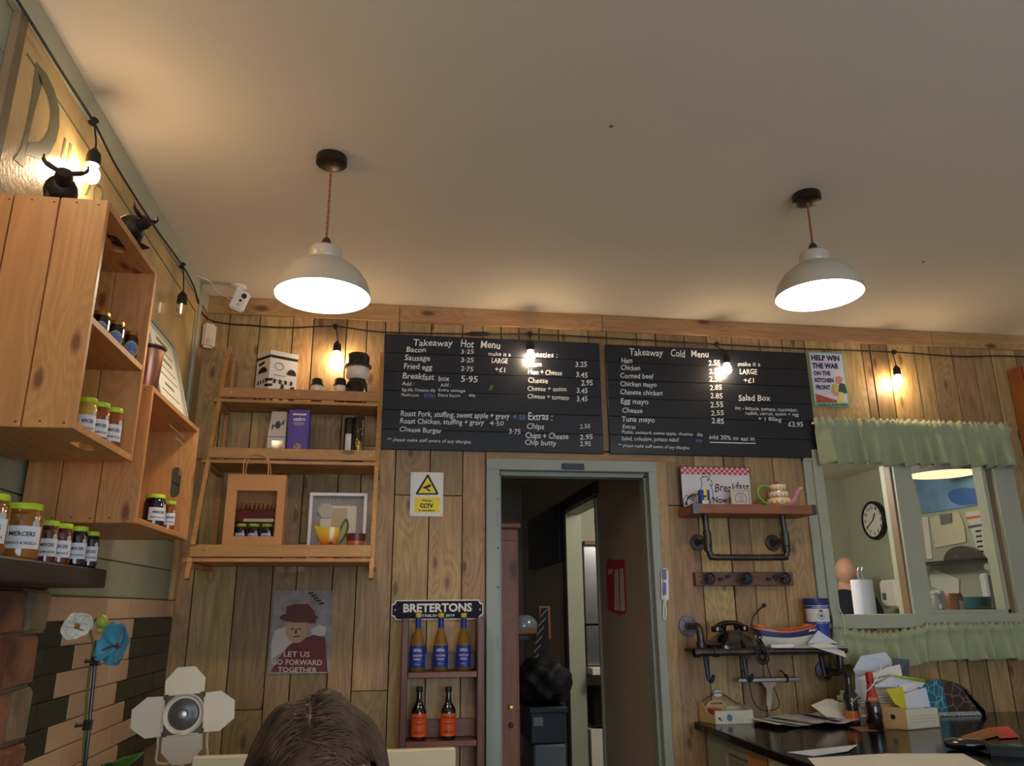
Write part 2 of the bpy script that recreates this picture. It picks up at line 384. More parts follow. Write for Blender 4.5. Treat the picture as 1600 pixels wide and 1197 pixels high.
# left wall: horizontal painted boards
z = 1.372
while z < H-.09:
    z1 = min(z+.1225, H-.088); b = nb(); box(b, -.012, 0, -6.4, -.048, z+.0015, z1-.002, bev=.002)
    obj('cladding_board', b, SAGED, wall_left); z = z1
q = nb(); box(q, -.012, .018, -6.4, -.0, H-.088, H-.001, bev=.002); struct('trim_2', q, SAGE)
q = nb(); box(q, -.012, .022, -.175, -.135, 1.95, H-.09, bev=.002); struct('trim_3', q, SAGE)
q = nb(); box(q, -.012, .012, -.134, -.003, 1.9, H-.09, bev=.002); box(q, -.012, .02, -.06, -.004, 1.372, 1.9, bev=.002); struct('trim_4', q, PLANK)
q = nb(); box(q, -.012, .004, -1.4, -.003, .0, 1.372); struct('trim_5', q, mat('grout', (120, 104, 86), .9))
# tiles on the left wall (150 x 70 mm brick bond, cream and bottle green)
TC = mat('cream_tile', (196, 164, 134), .42, nz=.05, ns=3, rnd=.05, spec=.3); TD = mat('bottle_green_tile', (50, 52, 38), .35, nz=.1, ns=5, rnd=.15, spec=.3)
grout = bpy.data.objects['trim_5']
zl = [1.370, 1.301, 1.231, 1.160, 1.089, 1.018, .947, .876, .805, .734]
rows = [([190, 312, 483, 632, 755, 1000], 'ccccc'), ([165, 370, 585, 785, 885, 980], 'dccdd'), ([130, 258, 435, 595, 765, 822, 975], 'ddccdd'),
        ([120, 325, 500, 640, 755, 860, 965], 'dcccdd'), ([100, 210, 400, 545, 685, 800, 900, 960], 'ddccddd'), ([70, 275, 450, 600, 730, 850, 950], 'dcccdd'),
        ([60, 160, 345, 510, 645, 760, 860, 940], 'ccccccd'), ([20, 240, 400, 540, 690, 800, 900], 'ccccdd'), ([0, 150, 300, 450, 600, 720, 850], 'ccccdd')]
for (cx, pat), z1, z0 in zip(rows, zl, zl[1:]):
    ys = [ysolve(c/3.777, (z0+z1)/2, .012) for c in cx]; ys[0] = max(ys[0], -1.42) if ys[0] > -1.6 else ys[0]; ys[-1] = min(ys[-1], -.012)
    if ys[-1] > -.12: ys[-1] = -.012
    for a, b, t in zip(ys, ys[1:], pat):
        q = nb(); box(q, .004, .0125+rnd.uniform(-.0006, .0006), a+.0018, b-.0018, z0+.0015, z1-.0015, bev=.0015); obj('tile', q, TC if t == 'c' else TD, grout)
# brick chimney breast under the mantel beam
BR = [mat('brick_red', (128, 82, 62), .85, nz=.45, ns=14, bump=.8, bs=45), mat('brick_pale', (136, 116, 96), .9, nz=.4, ns=12, bump=.8, bs=45), mat('brick_mixed', (140, 98, 76), .88, nz=.6, ns=9, bump=.8, bs=45)]
bm = nb(); box(bm, -.012, .03, -3.2, -1.412, 0, 1.385); chim = struct('trim_6', bm, mat('lime_mortar', (128, 112, 92), .95, nz=.2, ns=20, bump=.6))
zc = [1.385, 1.27, 1.145, 1.015, .885, .76, .63]
for i, (z1, z0) in enumerate(zip(zc, zc[1:])):
    y = -1.405-(.0 if i % 2 else .0); k = 0
    while y > -2.6:
        w = rnd.uniform(.17, .24) if k or i % 2 else .12
        q = nb(); box(q, .02, .048+rnd.uniform(-.006, .008), y-w+.006, y-.004, z0+.006, z1-.004, bev=.008)
        for v in q.verts: v.co += Vector((rnd.uniform(-.003, .003), rnd.uniform(-.004, .004), rnd.uniform(-.004, .004)))
        obj('brick', q, BR[(i*2+k+(1 if i == 0 else 0)) % 3], chim); y -= w; k += 1
# doorway casing
def casing(name, lst, m):
    root = None
    for (x0, x1, y0, y1, z0, z1) in lst:
        q = nb(); box(q, x0, x1, y0, y1, z0, z1, bev=.002)
        if root is None: root = struct(name, q, m)
        else: obj('frame_board', q, m, root)
    return root
d1 = casing('door_1', [(1.388, 1.452, -.02, .14, 0, 1.975), (2.206, 2.247, -.02, .14, 0, 1.975), (1.388, 2.247, -.02, .14, 1.975, 2.028)], DOORP)
q = nb(); box(q, 1.452, 1.466, .03, .10, 0, 1.965); box(q, 2.194, 2.206, .03, .10, 0, 1.965); box(q, 1.452, 2.206, .03, .10, 1.955, 1.975); obj('door_stop', q, DOORP, d1)
p = W(878, 724, Y=-.024); p2 = W(913, 734, Y=-.024); q = nb(); box(q, p.x, p2.x, -.028, -.02, p2.z, p.z, bev=.002); obj('closer_plate', q, mat('dark_grey_metal', (52, 56, 64), .4, .5), d1)
for (z0, z1) in ((1.70, 1.78), (1.15, 1.19)):
    q = nb(); box(q, 1.438, 1.4535, -.0225, -.0195, z0, z1, bev=.001); obj('strike_plate', q, mat('dull_plate', (150, 152, 156), .6, .4), d1)
for z in (1.83, 1.6, 1.42):
    q = nb(); disc(q, (1.443, -.0215, z), .004, (0, -1, 0), .002, 10); obj('screw', q, IRON, d1)
bm = nb(); box(bm, 1.388, 2.36, -.004, .03, 2.028, 2.075, bev=.002); trim7 = struct('trim_7', bm, PLANKX)
bm = nb(); box(bm, 2.247, 2.302, -.012, .03, 0, 2.03, bev=.002); obj('post', bm, PLANK, trim7)
# corridor and kitchen behind
CW = mat('corridor_paint', (190, 180, 164), .8, nz=.05, ns=3); KW = mat('kitchen_paint', (172, 176, 156), .75, nz=.03, ns=3)
bm = nb(); box(bm, 2.25, 2.34, .13, 1.16, 0, 2.5); box(bm, 2.25, 2.34, 2.06, 4.1, 0, 2.5); box(bm, 2.25, 2.34, 1.16, 2.06, 2.03, 2.5); struct('wall_corridor_right', bm, CW)
bm = nb(); box(bm, 1.1, 1.2, .13, 4.1, 0, 2.5); box(bm, 1.1, 2.34, 4.1, 4.2, 0, 2.5); struct('wall_corridor_left', bm, CW)
bm = nb(); box(bm, 1.1, 2.34, .13, 4.2, 2.5, 2.6); struct('ceiling_corridor', bm, CW)
bm = nb(); box(bm, 2.34, 4.8, 2.28, 2.4, 0, 2.5); struct('wall_kitchen_rear', bm, KW)
bm = nb(); box(bm, 4.7, 4.8, .13, 2.3, 0, 2.5); struct('wall_kitchen_right', bm, KW)
bm = nb(); box(bm, 2.34, 4.8, .13, 2.4, 2.352, 2.45); struct('ceiling_kitchen', bm, CEIL)
d2 = casing('door_2', [(2.235, 2.355, 2.03, 2.062, 0, 2.03), (2.235, 2.355, 1.158, 1.185, 0, 2.03), (2.235, 2.355, 1.158, 2.062, 2.005, 2.035)], SAGE)
q = nb(); box(q, 2.225, 2.25, 2.06, 2.14, 0, 2.1); box(q, 2.225, 2.25, 1.10, 2.14, 2.035, 2.11); obj('architrave', q, mat('dark_brown_paint', (48, 40, 34), .5), d2)
# serving hatch frame
wf = casing('window_2', [(3.05, 3.098, -.012, .02, 1.215, 2.11), (3.098, 3.15, -.024, .14, 1.24, 2.11), (3.552, 3.655, -.022, .10, 1.28, 2.05), (4.145, 4.20, -.02, .14, 1.24, 2.11), (4.20, 4.275, -.012, .02, 1.215, 2.11),
                         (3.05, 4.275, -.018, .02, 2.05, 2.13), (3.098, 4.20, -.030, .14, 1.215, 1.282)], SAGE)
q = nb(); box(q, 3.543, 3.553, .0, .05, 1.28, 2.05); box(q, 4.128, 4.146, .01, .06, 1.28, 2.05); obj('beading', q, mat('bare_wood_bead', (128, 106, 80), .5), wf)
q = nb(); box(q, 3.655, 3.668, .02, .045, 1.28, 2.05); box(q, 4.115, 4.128, .02, .045, 1.28, 2.05); box(q, 3.655, 4.128, .02, .045, 1.282, 1.30); obj('sliding_sash', q, SAGE, wf)
q = nb(); box(q, 3.668, 4.115, .030, .034, 1.30, 2.05); obj('window_pane', q, mat('hatch_glass', (235, 240, 240), .02, trans=1, ior=1.3), wf)
# ================================================================== CHALKBOARDS
YB = -.022
def chalkboard(name, label, c, lines):
    (tl, tr, br, bl) = c; x0 = (W(*tl, Y=YB).x+W(*bl, Y=YB).x)/2; x1 = (W(*tr, Y=YB).x+W(*br, Y=YB).x)/2
    zt = (W(*tl, Y=YB).z+W(*tr, Y=YB).z)/2; zb = (W(*bl, Y=YB).z+W(*br, Y=YB).z)/2
    t = thing(name, label, 'menu board', ((x0+x1)/2, 0, zb), 0, 'chalk menu boards'); n = 6
    for i in range(n):
        a = zb+(zt-zb)*i/n; b = zb+(zt-zb)*(i+1)/n; q = nb(); box(q, x0, x1, YB+rnd.uniform(0, .0006), -.0055, a+(.0006 if i else 0), b-(.0006 if i < n-1 else 0), bev=.0015); obj('board_plank', q, SLATE, t)
    for L in lines:
        s, a, b, c_, d, h = L[:6]; q = nb(); k = L[6] if len(L) > 6 else ''
        pxtext(q, s, a, b, c_, d, h, YB-.0009, off=(.010 if h > 7 else .003), wob=1)
        obj('chalk_line', q, CHALKB if k == 'b' else mat('green_chalk', (110, 190, 60), .9) if k == 'g' else CHALK, t, recalc=False)
    return t
HOT = [('Takeaway', 645, 540, 707, 541, 10.5), ('Hot', 720, 542.5, 740, 543, 12), ('Menu', 751, 543, 781, 545, 11.5), ('Bacon', 635, 550, 665, 550.5, 8.5), ('3·25', 720, 552.5, 740, 553, 7),
 ('make it a', 763, 555.5, 798, 557, 6.5), ('Sausage', 632, 563, 672, 564, 9), ('3·25', 720, 565.5, 740, 566.5, 7.5), ('LARGE', 768, 567, 793, 568, 8), ('Fried egg', 631, 576, 675, 578, 9), ('2·75', 720, 579.5, 739, 580, 7.5),
 ('+£1', 773, 580.5, 789, 581.5, 7.5), ('Breakfast', 629, 591, 678, 594, 9.5), ('box', 685, 595, 702, 595.5, 8), ('5·95', 720, 597, 746, 597, 10), ('Add :', 628, 602, 647, 602.5, 6), ('Add :', 688, 604, 704, 604, 5.5),
 ('Egg 60p, Tomatoes 60p', 628, 611, 680, 612.5, 5), ('Extra sausage', 685, 611.5, 727, 613, 5), ('Mushroom', 627, 619, 654, 620, 5), ('50p', 662, 621, 680, 621, 6.5, 'b'), ('Extra bacon', 684.5, 619.5, 719, 620.5, 5), ('40p', 732, 620, 743, 620, 4.5),
 ('Roast Pork, stuffing, sweet apple + gravy', 626, 650, 796, 654.5, 9), ('4·50', 801, 655, 821, 656, 7.5, 'b'), ('Roast Chicken, stuffing + gravy', 625, 661.5, 756, 664, 8.5), ('4·50', 765, 664.5, 787, 665, 7), ('Cheese Burger', 624, 674, 690, 677, 8),
 ('3·75', 795, 678, 813, 678, 8), ('** please make staff aware of any allergies', 605, 689, 736, 693, 5.5),
 ('Toasties :', 823, 557, 871, 559, 8.5), ('Ham', 826, 572.5, 846, 573, 8), ('3.25', 899, 573, 917, 573.5, 8.5), ('Ham + Cheese', 825, 584.5, 878, 586.5, 8), ('3.45', 900, 589.5, 918, 590, 8.5), ('Cheese', 825, 598, 856, 599, 8.5),
 ('2.95', 908, 602, 926, 602.5, 9), ('Cheese + onion', 824, 610.5, 885, 611.5, 7.5), ('3.45', 901, 614, 918, 614.5, 8), ('Cheese + tomato', 824, 622, 889, 625, 7.5), ('3.45', 901, 627, 918, 627.5, 8.5),
 ('Extras :', 825, 656, 863, 656.5, 12), ('Chips', 823, 670, 850, 670.5, 9), ('2.50', 906, 669.5, 922, 669.5, 7), ('Chips + Cheese', 821, 684.5, 888, 686.5, 9.5), ('2.95', 906, 686.5, 926, 686.5, 8), ('Chip butty', 820, 694.5, 869, 696.5, 8.5), ('2.95', 906, 697, 923, 697, 7.5),
 ('//', 764, 609, 770, 609, 8, 'g')]
COLD = [('Takeaway', 983, 555, 1036, 556.5, 11), ('Cold', 1048, 557, 1070, 558, 11.5), ('Menu', 1080, 557.5, 1107, 558.5, 10.5), ('Ham', 971, 567, 988, 567.5, 8.5), ('Chicken', 970, 577.5, 1000, 579, 8), ('Corned beef', 969, 590.5, 1021, 592, 8), ('Chicken mayo', 969, 603, 1026, 605, 8),
 ('Chinese chicken', 969, 616, 1035, 618, 8), ('Egg mayo', 970, 630, 1013, 632, 8.5), ('Cheese', 972, 644.5, 1004, 645.5, 8), ('Tuna mayo', 971, 658.5, 1023, 660, 8.5), ('Extras', 973, 669.5, 993, 670, 6.5), ('Pickle, mustard, sweet apple, chutney', 972, 677.5, 1083, 681, 5.5), ('30p', 1089, 681.5, 1098, 682, 5),
 ('Salad, coleslaw, potato salad', 971, 688, 1060, 690, 6.5), ('60p', 1087, 690.5, 1097, 691, 5.5, 'b'), ('** please make staff aware of any allergies', 966, 698, 1077, 702, 5),
 ('2.55', 1107, 571, 1125, 571, 8.5), ('2.55', 1108, 584, 1126, 584, 8), ('2.55', 1108, 596, 1128, 596, 8.5), ('2.85', 1109, 609.5, 1128, 609.5, 8.5), ('2.85', 1110, 622.5, 1129, 622.5, 8.5), ('2.55', 1110, 636.5, 1130, 636.5, 9), ('2.55', 1111, 649, 1131, 649, 8), ('2.85', 1112, 661.5, 1131, 662, 8.5),
 ('make it a', 1153, 572, 1188, 572.5, 7), ('LARGE', 1156, 584.5, 1183, 585, 8.5), ('+£1', 1162, 597.5, 1178, 598, 7.5), ('Salad Box', 1154, 626, 1204, 626.5, 9.5), ('inc - lettuce, tomato, cucumber,', 1149, 640, 1247, 643.5, 6), ('radish, carrot, onion + egg', 1165, 648, 1248, 650, 5.5),
 ('+ 1 filling', 1185, 657.5, 1221, 658.5, 6.5), ('£3.95', 1232, 666.5, 1255, 667, 8), ('add 20% to eat in', 1108, 686, 1179, 689, 7)]
for nm, lb, cc, ll in (('menu_board', 'long black chalkboard of hot takeaway prices, above the doorway beside the slatted shelf', ((601, 520.5), (937, 537), (943, 708), (596, 702.5)), HOT),
                       ('menu_board', 'long black chalkboard of cold takeaway prices, beside the green poster', ((948.5, 537.5), (1258, 551.5), (1281, 716), (951, 708.5)), COLD)):
    t = chalkboard(nm, lb, cc, ll)
    if ll is COLD: q = nb(); pxsheet(q, [(1109, 690.3), (1181, 692.3), (1181, 693.6), (1109, 691.8)], YB-.0009); obj('chalk_underline', q, CHALK, t)

# ================================================================== SIGNS ON THE BACK WALL
def wallplate(name, label, cat, c, Y, m, th=.002, bev=0):
    (x0, y0), (x1, y1) = c; a = W(x0, y0, Y=Y); b = W(x1, y1, Y=Y)
    t = thing(name, label, cat, ((a.x+b.x)/2, 0, b.z)); q = nb(); box(q, a.x, b.x, Y, -.002, b.z, a.z, bev=bev or .0006); obj('plate', q, m, t); return t, a, b
def rivets(t, a, b, Y, m, r=.004, ins=.012, zs=None):
    for x in (a.x+ins, b.x-ins):
        for z in (zs or (a.z-ins, b.z+ins)):
            q = nb(); lathe(q, [(r, 0), (r*.7, .002), (0, .0026)], seg=10, M=Matrix.Rotation(PI/2, 4, 'X')); q.transform(Matrix.Translation((x, Y, z))); obj('screw', q, m, t)
# green poster
Y = -.008
t, a, b = wallplate('poster', 'green-edged HELP WIN THE WAR poster above the curtain', 'poster', ((1262, 549), (1328, 636)), Y, mat('mint_border', (120, 178, 140), .5))
q = nb(); box(q, a.x+.008, b.x-.008, Y-.0006, Y, b.z+.022, a.z-.008); obj('sheet', q, mat('poster_ground', (214, 210, 226), .5), t)
q = nb()
for s, x0, y0, x1, y1, h in (('HELP WIN', 1268, 562.5, 1312, 564, 8), ('THE WAR', 1269.5, 575, 1311, 576, 8), ('ON THE', 1272, 586, 1298, 586.5, 6.5), ('KITCHEN', 1273.5, 597, 1303, 597.5, 6.5), ('FRONT', 1275.5, 608, 1298, 608.5, 6.5)):
    pxtext(q, s, x0, y0, x1, y1, h, Y-.0012, off=.05)
pxtext(q, 'AVOID ALL FOOD WASTE', 1279, 634, 1325, 634.5, 3, Y-.0006, off=.04)
obj('lettering', q, mat('poster_navy', (26, 30, 66), .6), t, recalc=False)
for nm, col, pp in (('printed_ground', (176, 76, 60), [(1274, 615), (1290, 620), (1312, 627), (1321, 629), (1276, 629)]), ('printed_cabbage', (186, 190, 110), [(1300, 600), (1306, 598), (1311, 606), (1309, 616), (1303, 619), (1299, 612)]),
                    ('printed_dress', (34, 74, 62), [(1312, 598), (1320, 600), (1324, 614), (1318, 616), (1313, 612), (1306, 618), (1309, 608)]), ('printed_apron', (220, 208, 130), [(1310, 612), (1319, 614), (1319, 629), (1308, 629)]),
                    ('printed_face', (206, 138, 110), [(1306, 589), (1312, 587), (1317, 592), (1315, 599), (1308, 600), (1305, 596)]), ('printed_arm', (206, 138, 110), [(1299, 605), (1303, 602), (1304, 612), (1312, 616), (1309, 619), (1300, 614)])):
    q = nb(); pxsheet(q, pp, Y-.0012-.0003*rnd.random(), .0004); obj(nm, q, mat('print_'+nm, col, .6), t)
# CCTV notice
Y = -.006
t, a, b = wallplate('warning_sign', 'white and yellow CCTV warning notice left of the doorway', 'sign', ((642, 737.5), (692, 807)), Y, WHITE)
YEL = mat('signal_yellow', (240, 214, 30), .4)
q = nb(); pxsheet(q, [(648.5, 777), (688, 777.5), (687, 801), (647, 800.5)], Y-.0006); obj('yellow_panel', q, YEL, t)
q = nb(); pxsheet(q, [(667.5, 741.5), (669.5, 741.5), (685, 770.5), (684, 773), (650.5, 773), (649.5, 770.5)], Y-.0005); obj('triangle_border', q, INK, t)
q = nb(); pxsheet(q, [(668.3, 745.5), (681.5, 770.5), (653.5, 770.5)], Y-.0010); obj('triangle', q, YEL, t)
q = nb(); pxsheet(q, [(660, 762), (671, 756.5), (674, 758), (673, 760.5), (664, 764)], Y-.0014); pxsheet(q, [(667, 762), (673, 767), (671, 768.5), (666, 764)], Y-.0014)
pxtext(q, 'Warning', 659, 783.5, 675, 784, 3.5, Y-.0010, .03); pxtext(q, 'CCTV', 656, 793, 677, 793.5, 6.5, Y-.0010, .05); pxtext(q, 'in operation', 654, 798.5, 679, 799, 3, Y-.0010, .03)
obj('lettering', q, INK, t, recalc=False); rivets(t, a, b, Y, CHROME, .0025, .008)
# station style name sign
Y = -.012; a = W(612, 938, Y=Y); b = W(755, 967.5, Y=Y); t = thing('name_sign', 'navy and cream metal BRETERTONS plaque above the bottle rack', 'sign', ((a.x+b.x)/2, 0, b.z))
def notched(a, b, ins, n, Y, th, bm):
    x0, x1, z1, z0 = a.x+ins, b.x-ins, a.z-ins, b.z+ins; P = []
    for cx, cz, sx, sz in ((x0, z0, 1, 1), (x1, z0, -1, 1), (x1, z1, -1, -1), (x0, z1, 1, -1)):
        arc = [(cx+sx*n*math.cos(k*PI/8), cz+sz*n*math.sin(k*PI/8)) for k in range(5)]
        first = {(1, 1): arc[::-1], (-1, 1): arc, (-1, -1): arc[::-1], (1, -1): arc}[(sx, sz)]
        P += first
    sheet(bm, [(x, Y, z) for x, z in P], (0, -1, 0), th)
q = nb(); notched(a, b, 0, .018, Y, .008, q); obj('plate', q, mat('cream_enamel', (226, 220, 206), .35), t)
q = nb(); notched(a, b, .0045, .018, Y-.001, .001, q); obj('enamel_face', q, NAVY, t)
q = nb(); pxtext(q, 'BRETERTONS', 630, 956.5, 737.5, 955, 13, Y-.0022, .035); pxtext(q, 'ESTABLISHED 2019', 653, 964, 710, 963.5, 4, Y-.0022, .02)
obj('lettering', q, mat('cream_enamel', (226, 220, 206), .35), t, recalc=False); rivets(t, a, b, Y-.002, CHROME, .005, .016, zs=((a.z+b.z)/2,))
# quotation poster: a plain man in a hat
Y = -.006
t, a, b = wallplate('poster', 'faded LET US GO FORWARD TOGETHER poster, man in a hat, pinned to planks', 'poster', ((428, 923), (515, 1052)), Y, mat('poster_sky', (150, 140, 138), .55, nz=.35, ns=14), .0015)
MAR = mat('print_maroon', (104, 46, 44), .6, nz=.15, ns=20); SKN = mat('print_skin', (186, 150, 120), .6)
def ell(cx, cy, rx, ry, n=22, a0=0): return [(cx+rx*math.cos(a0+2*PI*k/n), cy+ry*math.sin(a0+2*PI*k/n)) for k in range(n)]
for nm, mm, pp, e in (('printed_cloud', mat('print_cloud', (196, 188, 178), .6), [(424, 1004), (430, 985), (448, 978), (470, 990), (440, 1020), (424, 1030)], .0002), ('printed_cloud', mat('print_cloud', (196, 188, 178), .6), [(485, 985), (498, 976), (510, 980), (508, 992), (492, 995)], .0003),
                      ('printed_coat', MAR, [(423, 1050), (434, 1030), (452, 1008), (470, 1000), (490, 992), (508, 996), (512, 1050)], .0005), ('printed_face', SKN, ell(463, 985, 17, 20), .0007), ('printed_hat_brim', MAR, ell(467, 965, 30, 8, a0=.0), .0010), ('printed_hat', MAR, [(446, 966), (448, 948), (460, 944), (482, 944), (492, 956), (494, 974), (484, 974)], .0012)):
    q = nb(); pxsheet(q, pp, Y-e, .0003); obj(nm, q, mm, t)
q = nb()
for cx in (457, 468): pxsheet(q, ell(cx, 983, 2.6, 1.2, 8), Y-.0012, .0002)
pxsheet(q, [(459, 994), (468, 993), (468, 995), (459, 996)], Y-.0012, .0002); pxsheet(q, [(462, 983), (464, 983), (463.5, 990), (460, 990)], Y-.0012, .0002)
for k in range(5): pxsheet(q, [(482+k*4, 926+k*4), (490+k*4, 925+k*4), (490+k*4, 928+k*4), (482+k*4, 929+k*4)], Y-.0006, .0002)
obj('printed_detail', q, mat('print_dark', (62, 36, 34), .6), t)
q = nb(); pxtext(q, 'LET US', 443, 1026, 484, 1026.5, 8.5, Y-.0016, .012); pxtext(q, 'GO FORWARD', 424, 1038.5, 503, 1039.5, 8.5, Y-.0016, .012); pxtext(q, 'TOGETHER', 434, 1050, 495, 1051, 8, Y-.0016, .012)
obj('lettering', q, mat('print_offwhite', (206, 196, 184), .6), t, recalc=False); rivets(t, a, b, Y, BRASS, .0035, .006)

# ================================================================== FESTOON STRING
def knot(bm, c, s=1.0):
    for k in range(5):
        a = rnd.uniform(0, 6); d = Vector((math.cos(a), rnd.uniform(-.3, .3), math.sin(a)))*.014*s
        tube(bm, [Vector(c)-d, Vector(c), Vector(c)+d], [.004*s, .009*s, .004*s], 7)
kn = [W(146, 190, X=.035), W(285, 415, X=.035), W(524, 510, Y=-.035), W(828, 522, Y=-.035), W(1120, 538, Y=-.035), W(1397, 550, Y=-.035)]
cor = Vector((.028, -.03, 2.682))
pth = [Vector((.03, -3.2, 2.70)), W(27, 0, X=.03), W(100, 118, X=.032), kn[0], W(183, 262, X=.035), W(240, 352, X=.032), kn[1], W(303, 448, X=.03), cor, W(400, 509, Y=-.02), W(455, 512, Y=-.022), kn[2], W(600, 519, Y=-.03), W(748, 522, Y=-.035), kn[3], W(930, 527, Y=-.035), kn[4], W(1260, 545, Y=-.035), kn[5], W(1500, 557, Y=-.035), W(1597, 557, Y=-.035), Vector((5.55, -.035, 2.66))]
q = nb(); tube(q, smoothpath(pth, 6), .0038, 6)
cable = obj('festoon_cable', q, RUBBER, smooth=True); tag(cable, 'black festoon cable looped along the top of the plank walls', 'cable')
q = nb(); tube(q, [W(728, 521.5, Y=-.037), W(738, 521.5, Y=-.037), W(758, 521.5, Y=-.037), W(768, 522, Y=-.037)], [.004, .011, .011, .004], 8); obj('connector', q, RUBBER, cable, smooth=True)
FG = mat('lit_bulb_glass', (255, 240, 215), .3, emit=(255, 222, 178), es=FEST_E); FGo = mat('unlit_bulb_glass', (255, 250, 240), .03, trans=1, ior=1.2)
def festoon(k, bulbpx, Y=None, X=None, label='', lit=True, at=None):
    c = at if at is not None else W(*bulbpx, Y=Y, X=X); kk = kn[k]
    t = thing('festoon_bulb', label, 'bulb', tuple(c), 0, 'festoon bulbs')
    q = nb(); knot(q, kk); obj('cable_tie', q, RUBBER, t)
    zs = c.z+.062
    q = nb(); tube(q, smoothpath([kk, (kk.x*.7+c.x*.3, kk.y, kk.z-.02), (c.x, c.y, zs+.03), (c.x, c.y, zs)], 4), .0028, 6); obj('drop_wire', q, RUBBER, t, smooth=True)
    q = nb(); lathe(q, [(.006, .075), (.010, .068), (.017, .06), (.019, .05), (.020, .022), (.0165, .020)], (c.x, c.y, c.z), 16); obj('bulb_holder', q, RUBBER, t, smooth=True)
    q = nb(); lathe(q, [(.012, .024), (.015, .014), (.0225, -.004), (.0235, -.014), (.019, -.028), (.010, -.035), (0, -.037)], (c.x, c.y, c.z), 18); obj('bulb_glass', q, FG if lit else FGo, t, smooth=True)
    if not lit:
        q = nb(); tube(q, [(c.x, c.y, c.z+.02), (c.x, c.y, c.z-.02)], .003, 6); obj('filament', q, mat('filament', (255, 240, 220), .3, emit=(255, 230, 190), es=3), t)
festoon(0, (143, 268), X=.055, label='lit festoon bulb over the painted sign, above the iron bulls')
festoon(1, (283, 482), X=.055, label='unlit festoon bulb with clear glass, near the room corner', lit=False)
festoon(2, (526, 556), Y=-.06, label='lit festoon bulb above the slatted shelf unit')
festoon(3, (829, 554), Y=-.06, label='lit festoon bulb in front of the hot menu board')
festoon(4, (1136, 574), Y=-.06, label='lit festoon bulb in front of the cold menu board')
festoon(5, (1403, 592), Y=-.06, label='lit festoon bulb above the hatch curtain')

for (x, y, zz, kk, lb) in ((.055, -2.50, 2.55, (.035, -2.50, 2.69), 'lit festoon bulb farther back along the left wall, above the viewer'), (.055, -3.45, 2.55, (.035, -3.45, 2.69), 'lit festoon bulb on the left wall behind the viewer'), (4.88, -.06, 2.53, (4.88, -.035, 2.66), 'lit festoon bulb beyond the wooden cabinet at far right')):
    kn.append(Vector(kk)); c0 = CAM+0*CAM; fp = Vector((x, y, zz)); d = fp-CAM; festoon(len(kn)-1, (800+F*d.dot(RT)/d.dot(FW), 598.5-F*d.dot(UP)/d.dot(FW)) if d.dot(FW) > .05 else (0, 0), X=None, Y=y, label=lb) if d.dot(FW) > .05 else festoon(len(kn)-1, None, label=lb, at=fp)
# ================================================================== PENDANTS
SHADE = mat('shade_enamel_outside', (196, 184, 166), .3, coat=.3); SHIN = mat('shade_enamel_inside', (250, 248, 240), .6)
def pendant(x, y, rimz, label):
    t = thing('pendant_lamp', label, 'lamp', (x, y, H), 0, 'pendant lamps')
    q = nb(); lathe(q, [(.050, 0), (.052, -.004), (.052, -.026), (.046, -.031), (.010, -.033), (0, -.033)], (x, y, H), 28); obj('ceiling_rose', q, mat('bronze_rose', (58, 46, 36), .35, .6), t, smooth=True)
    zt = rimz+.200; n = 60; A = []; B = []
    for k in range(n+1):
        z = H-.03+(zt-(H-.03))*k/n; a = k*.75
        A.append((x+.0022*math.cos(a), y+.0022*math.sin(a), z)); B.append((x-.0022*math.cos(a), y-.0022*math.sin(a), z))
    q = nb(); tube(q, A, .0026, 5); tube(q, B, .0026, 5); obj('twisted_flex', q, mat('brown_fabric_flex', (150, 88, 44), .7), t, smooth=True)
    q = nb(); lathe(q, [(.008, .208), (.013, .202), (.019, .18), (.020, .165), (0, .165)], (x, y, rimz), 18); obj('lamp_holder', q, mat('brown_holder', (70, 48, 42), .4), t, smooth=True)
    out = [(.020, .172), (.047, .170), (.053, .164), (.0535, .136), (.050, .128), (.060, .122), (.088, .108), (.118, .083), (.140, .050), (.150, .020), (.153, 0)]
    q = nb(); lathe(q, out, (x, y, rimz), 48, cap=False); obj('lamp_shade', q, SHADE, t, smooth=True)
    q = nb(); lathe(q, [(max(r-.0025, .01), z-.0015 if z > .01 else z) for r, z in out]+[(.1533, -.0005)], (x, y, rimz), 48, cap=False); obj('shade_lining', q, SHIN, t, smooth=True)
    q = nb(); lathe(q, [(.013, .13), (.014, .115), (.026, .085), (.030, .065), (.024, .044), (.012, .034), (0, .032)], (x, y, rimz), 20); obj('bulb', q, mat('bright_bulb', (255, 250, 240), .3, emit=(255, 240, 216), es=PENDANT_E), t, smooth=True)
pendant(.698, -1.33, 2.297, 'cream domed pendant lamp nearer the crates, hanging lower')
pendant(2.44, -1.32, 2.400, 'cream domed pendant lamp on the right, nearer the hatch')

# ================================================================== CEILING CAMERA, DETECTOR
c = W(375, 470, Y=-.15); t = thing('security_camera', 'small white security camera hanging from the ceiling corner', 'camera', (.167, -.152, H))
q = nb(); lathe(q, [(.036, 0), (.036, -.004), (.03, -.007), (.012, -.009), (.0115, -.03), (0, -.03)], (c.x-.013, c.y, H), 24); obj('mount', q, WHITE, t, smooth=True)
M = Matrix.Translation(c) @ Matrix.Rotation(math.radians(22), 4, 'Y') @ Matrix.Rotation(math.radians(8), 4, 'X') @ Matrix.Rotation(math.radians(8), 4, 'Z')
q = nb(); obox(q, M, .068, .032, .100, .008); obj('body', q, WHITE, t)
for (u, v, r, m) in ((.010, .026, .0125, INK), (.004, .0, .007, INK), (.002, -.022, .007, mat('pale_grey', (190, 188, 184), .5))):
    q = nb(); disc(q, (0, 0, 0), r, (0, -1, 0), .002, 18); q.transform(M @ Matrix.Translation((u, -.0175, v))); obj('lens' if r != .007 or m is INK else 'button', q, m, t)
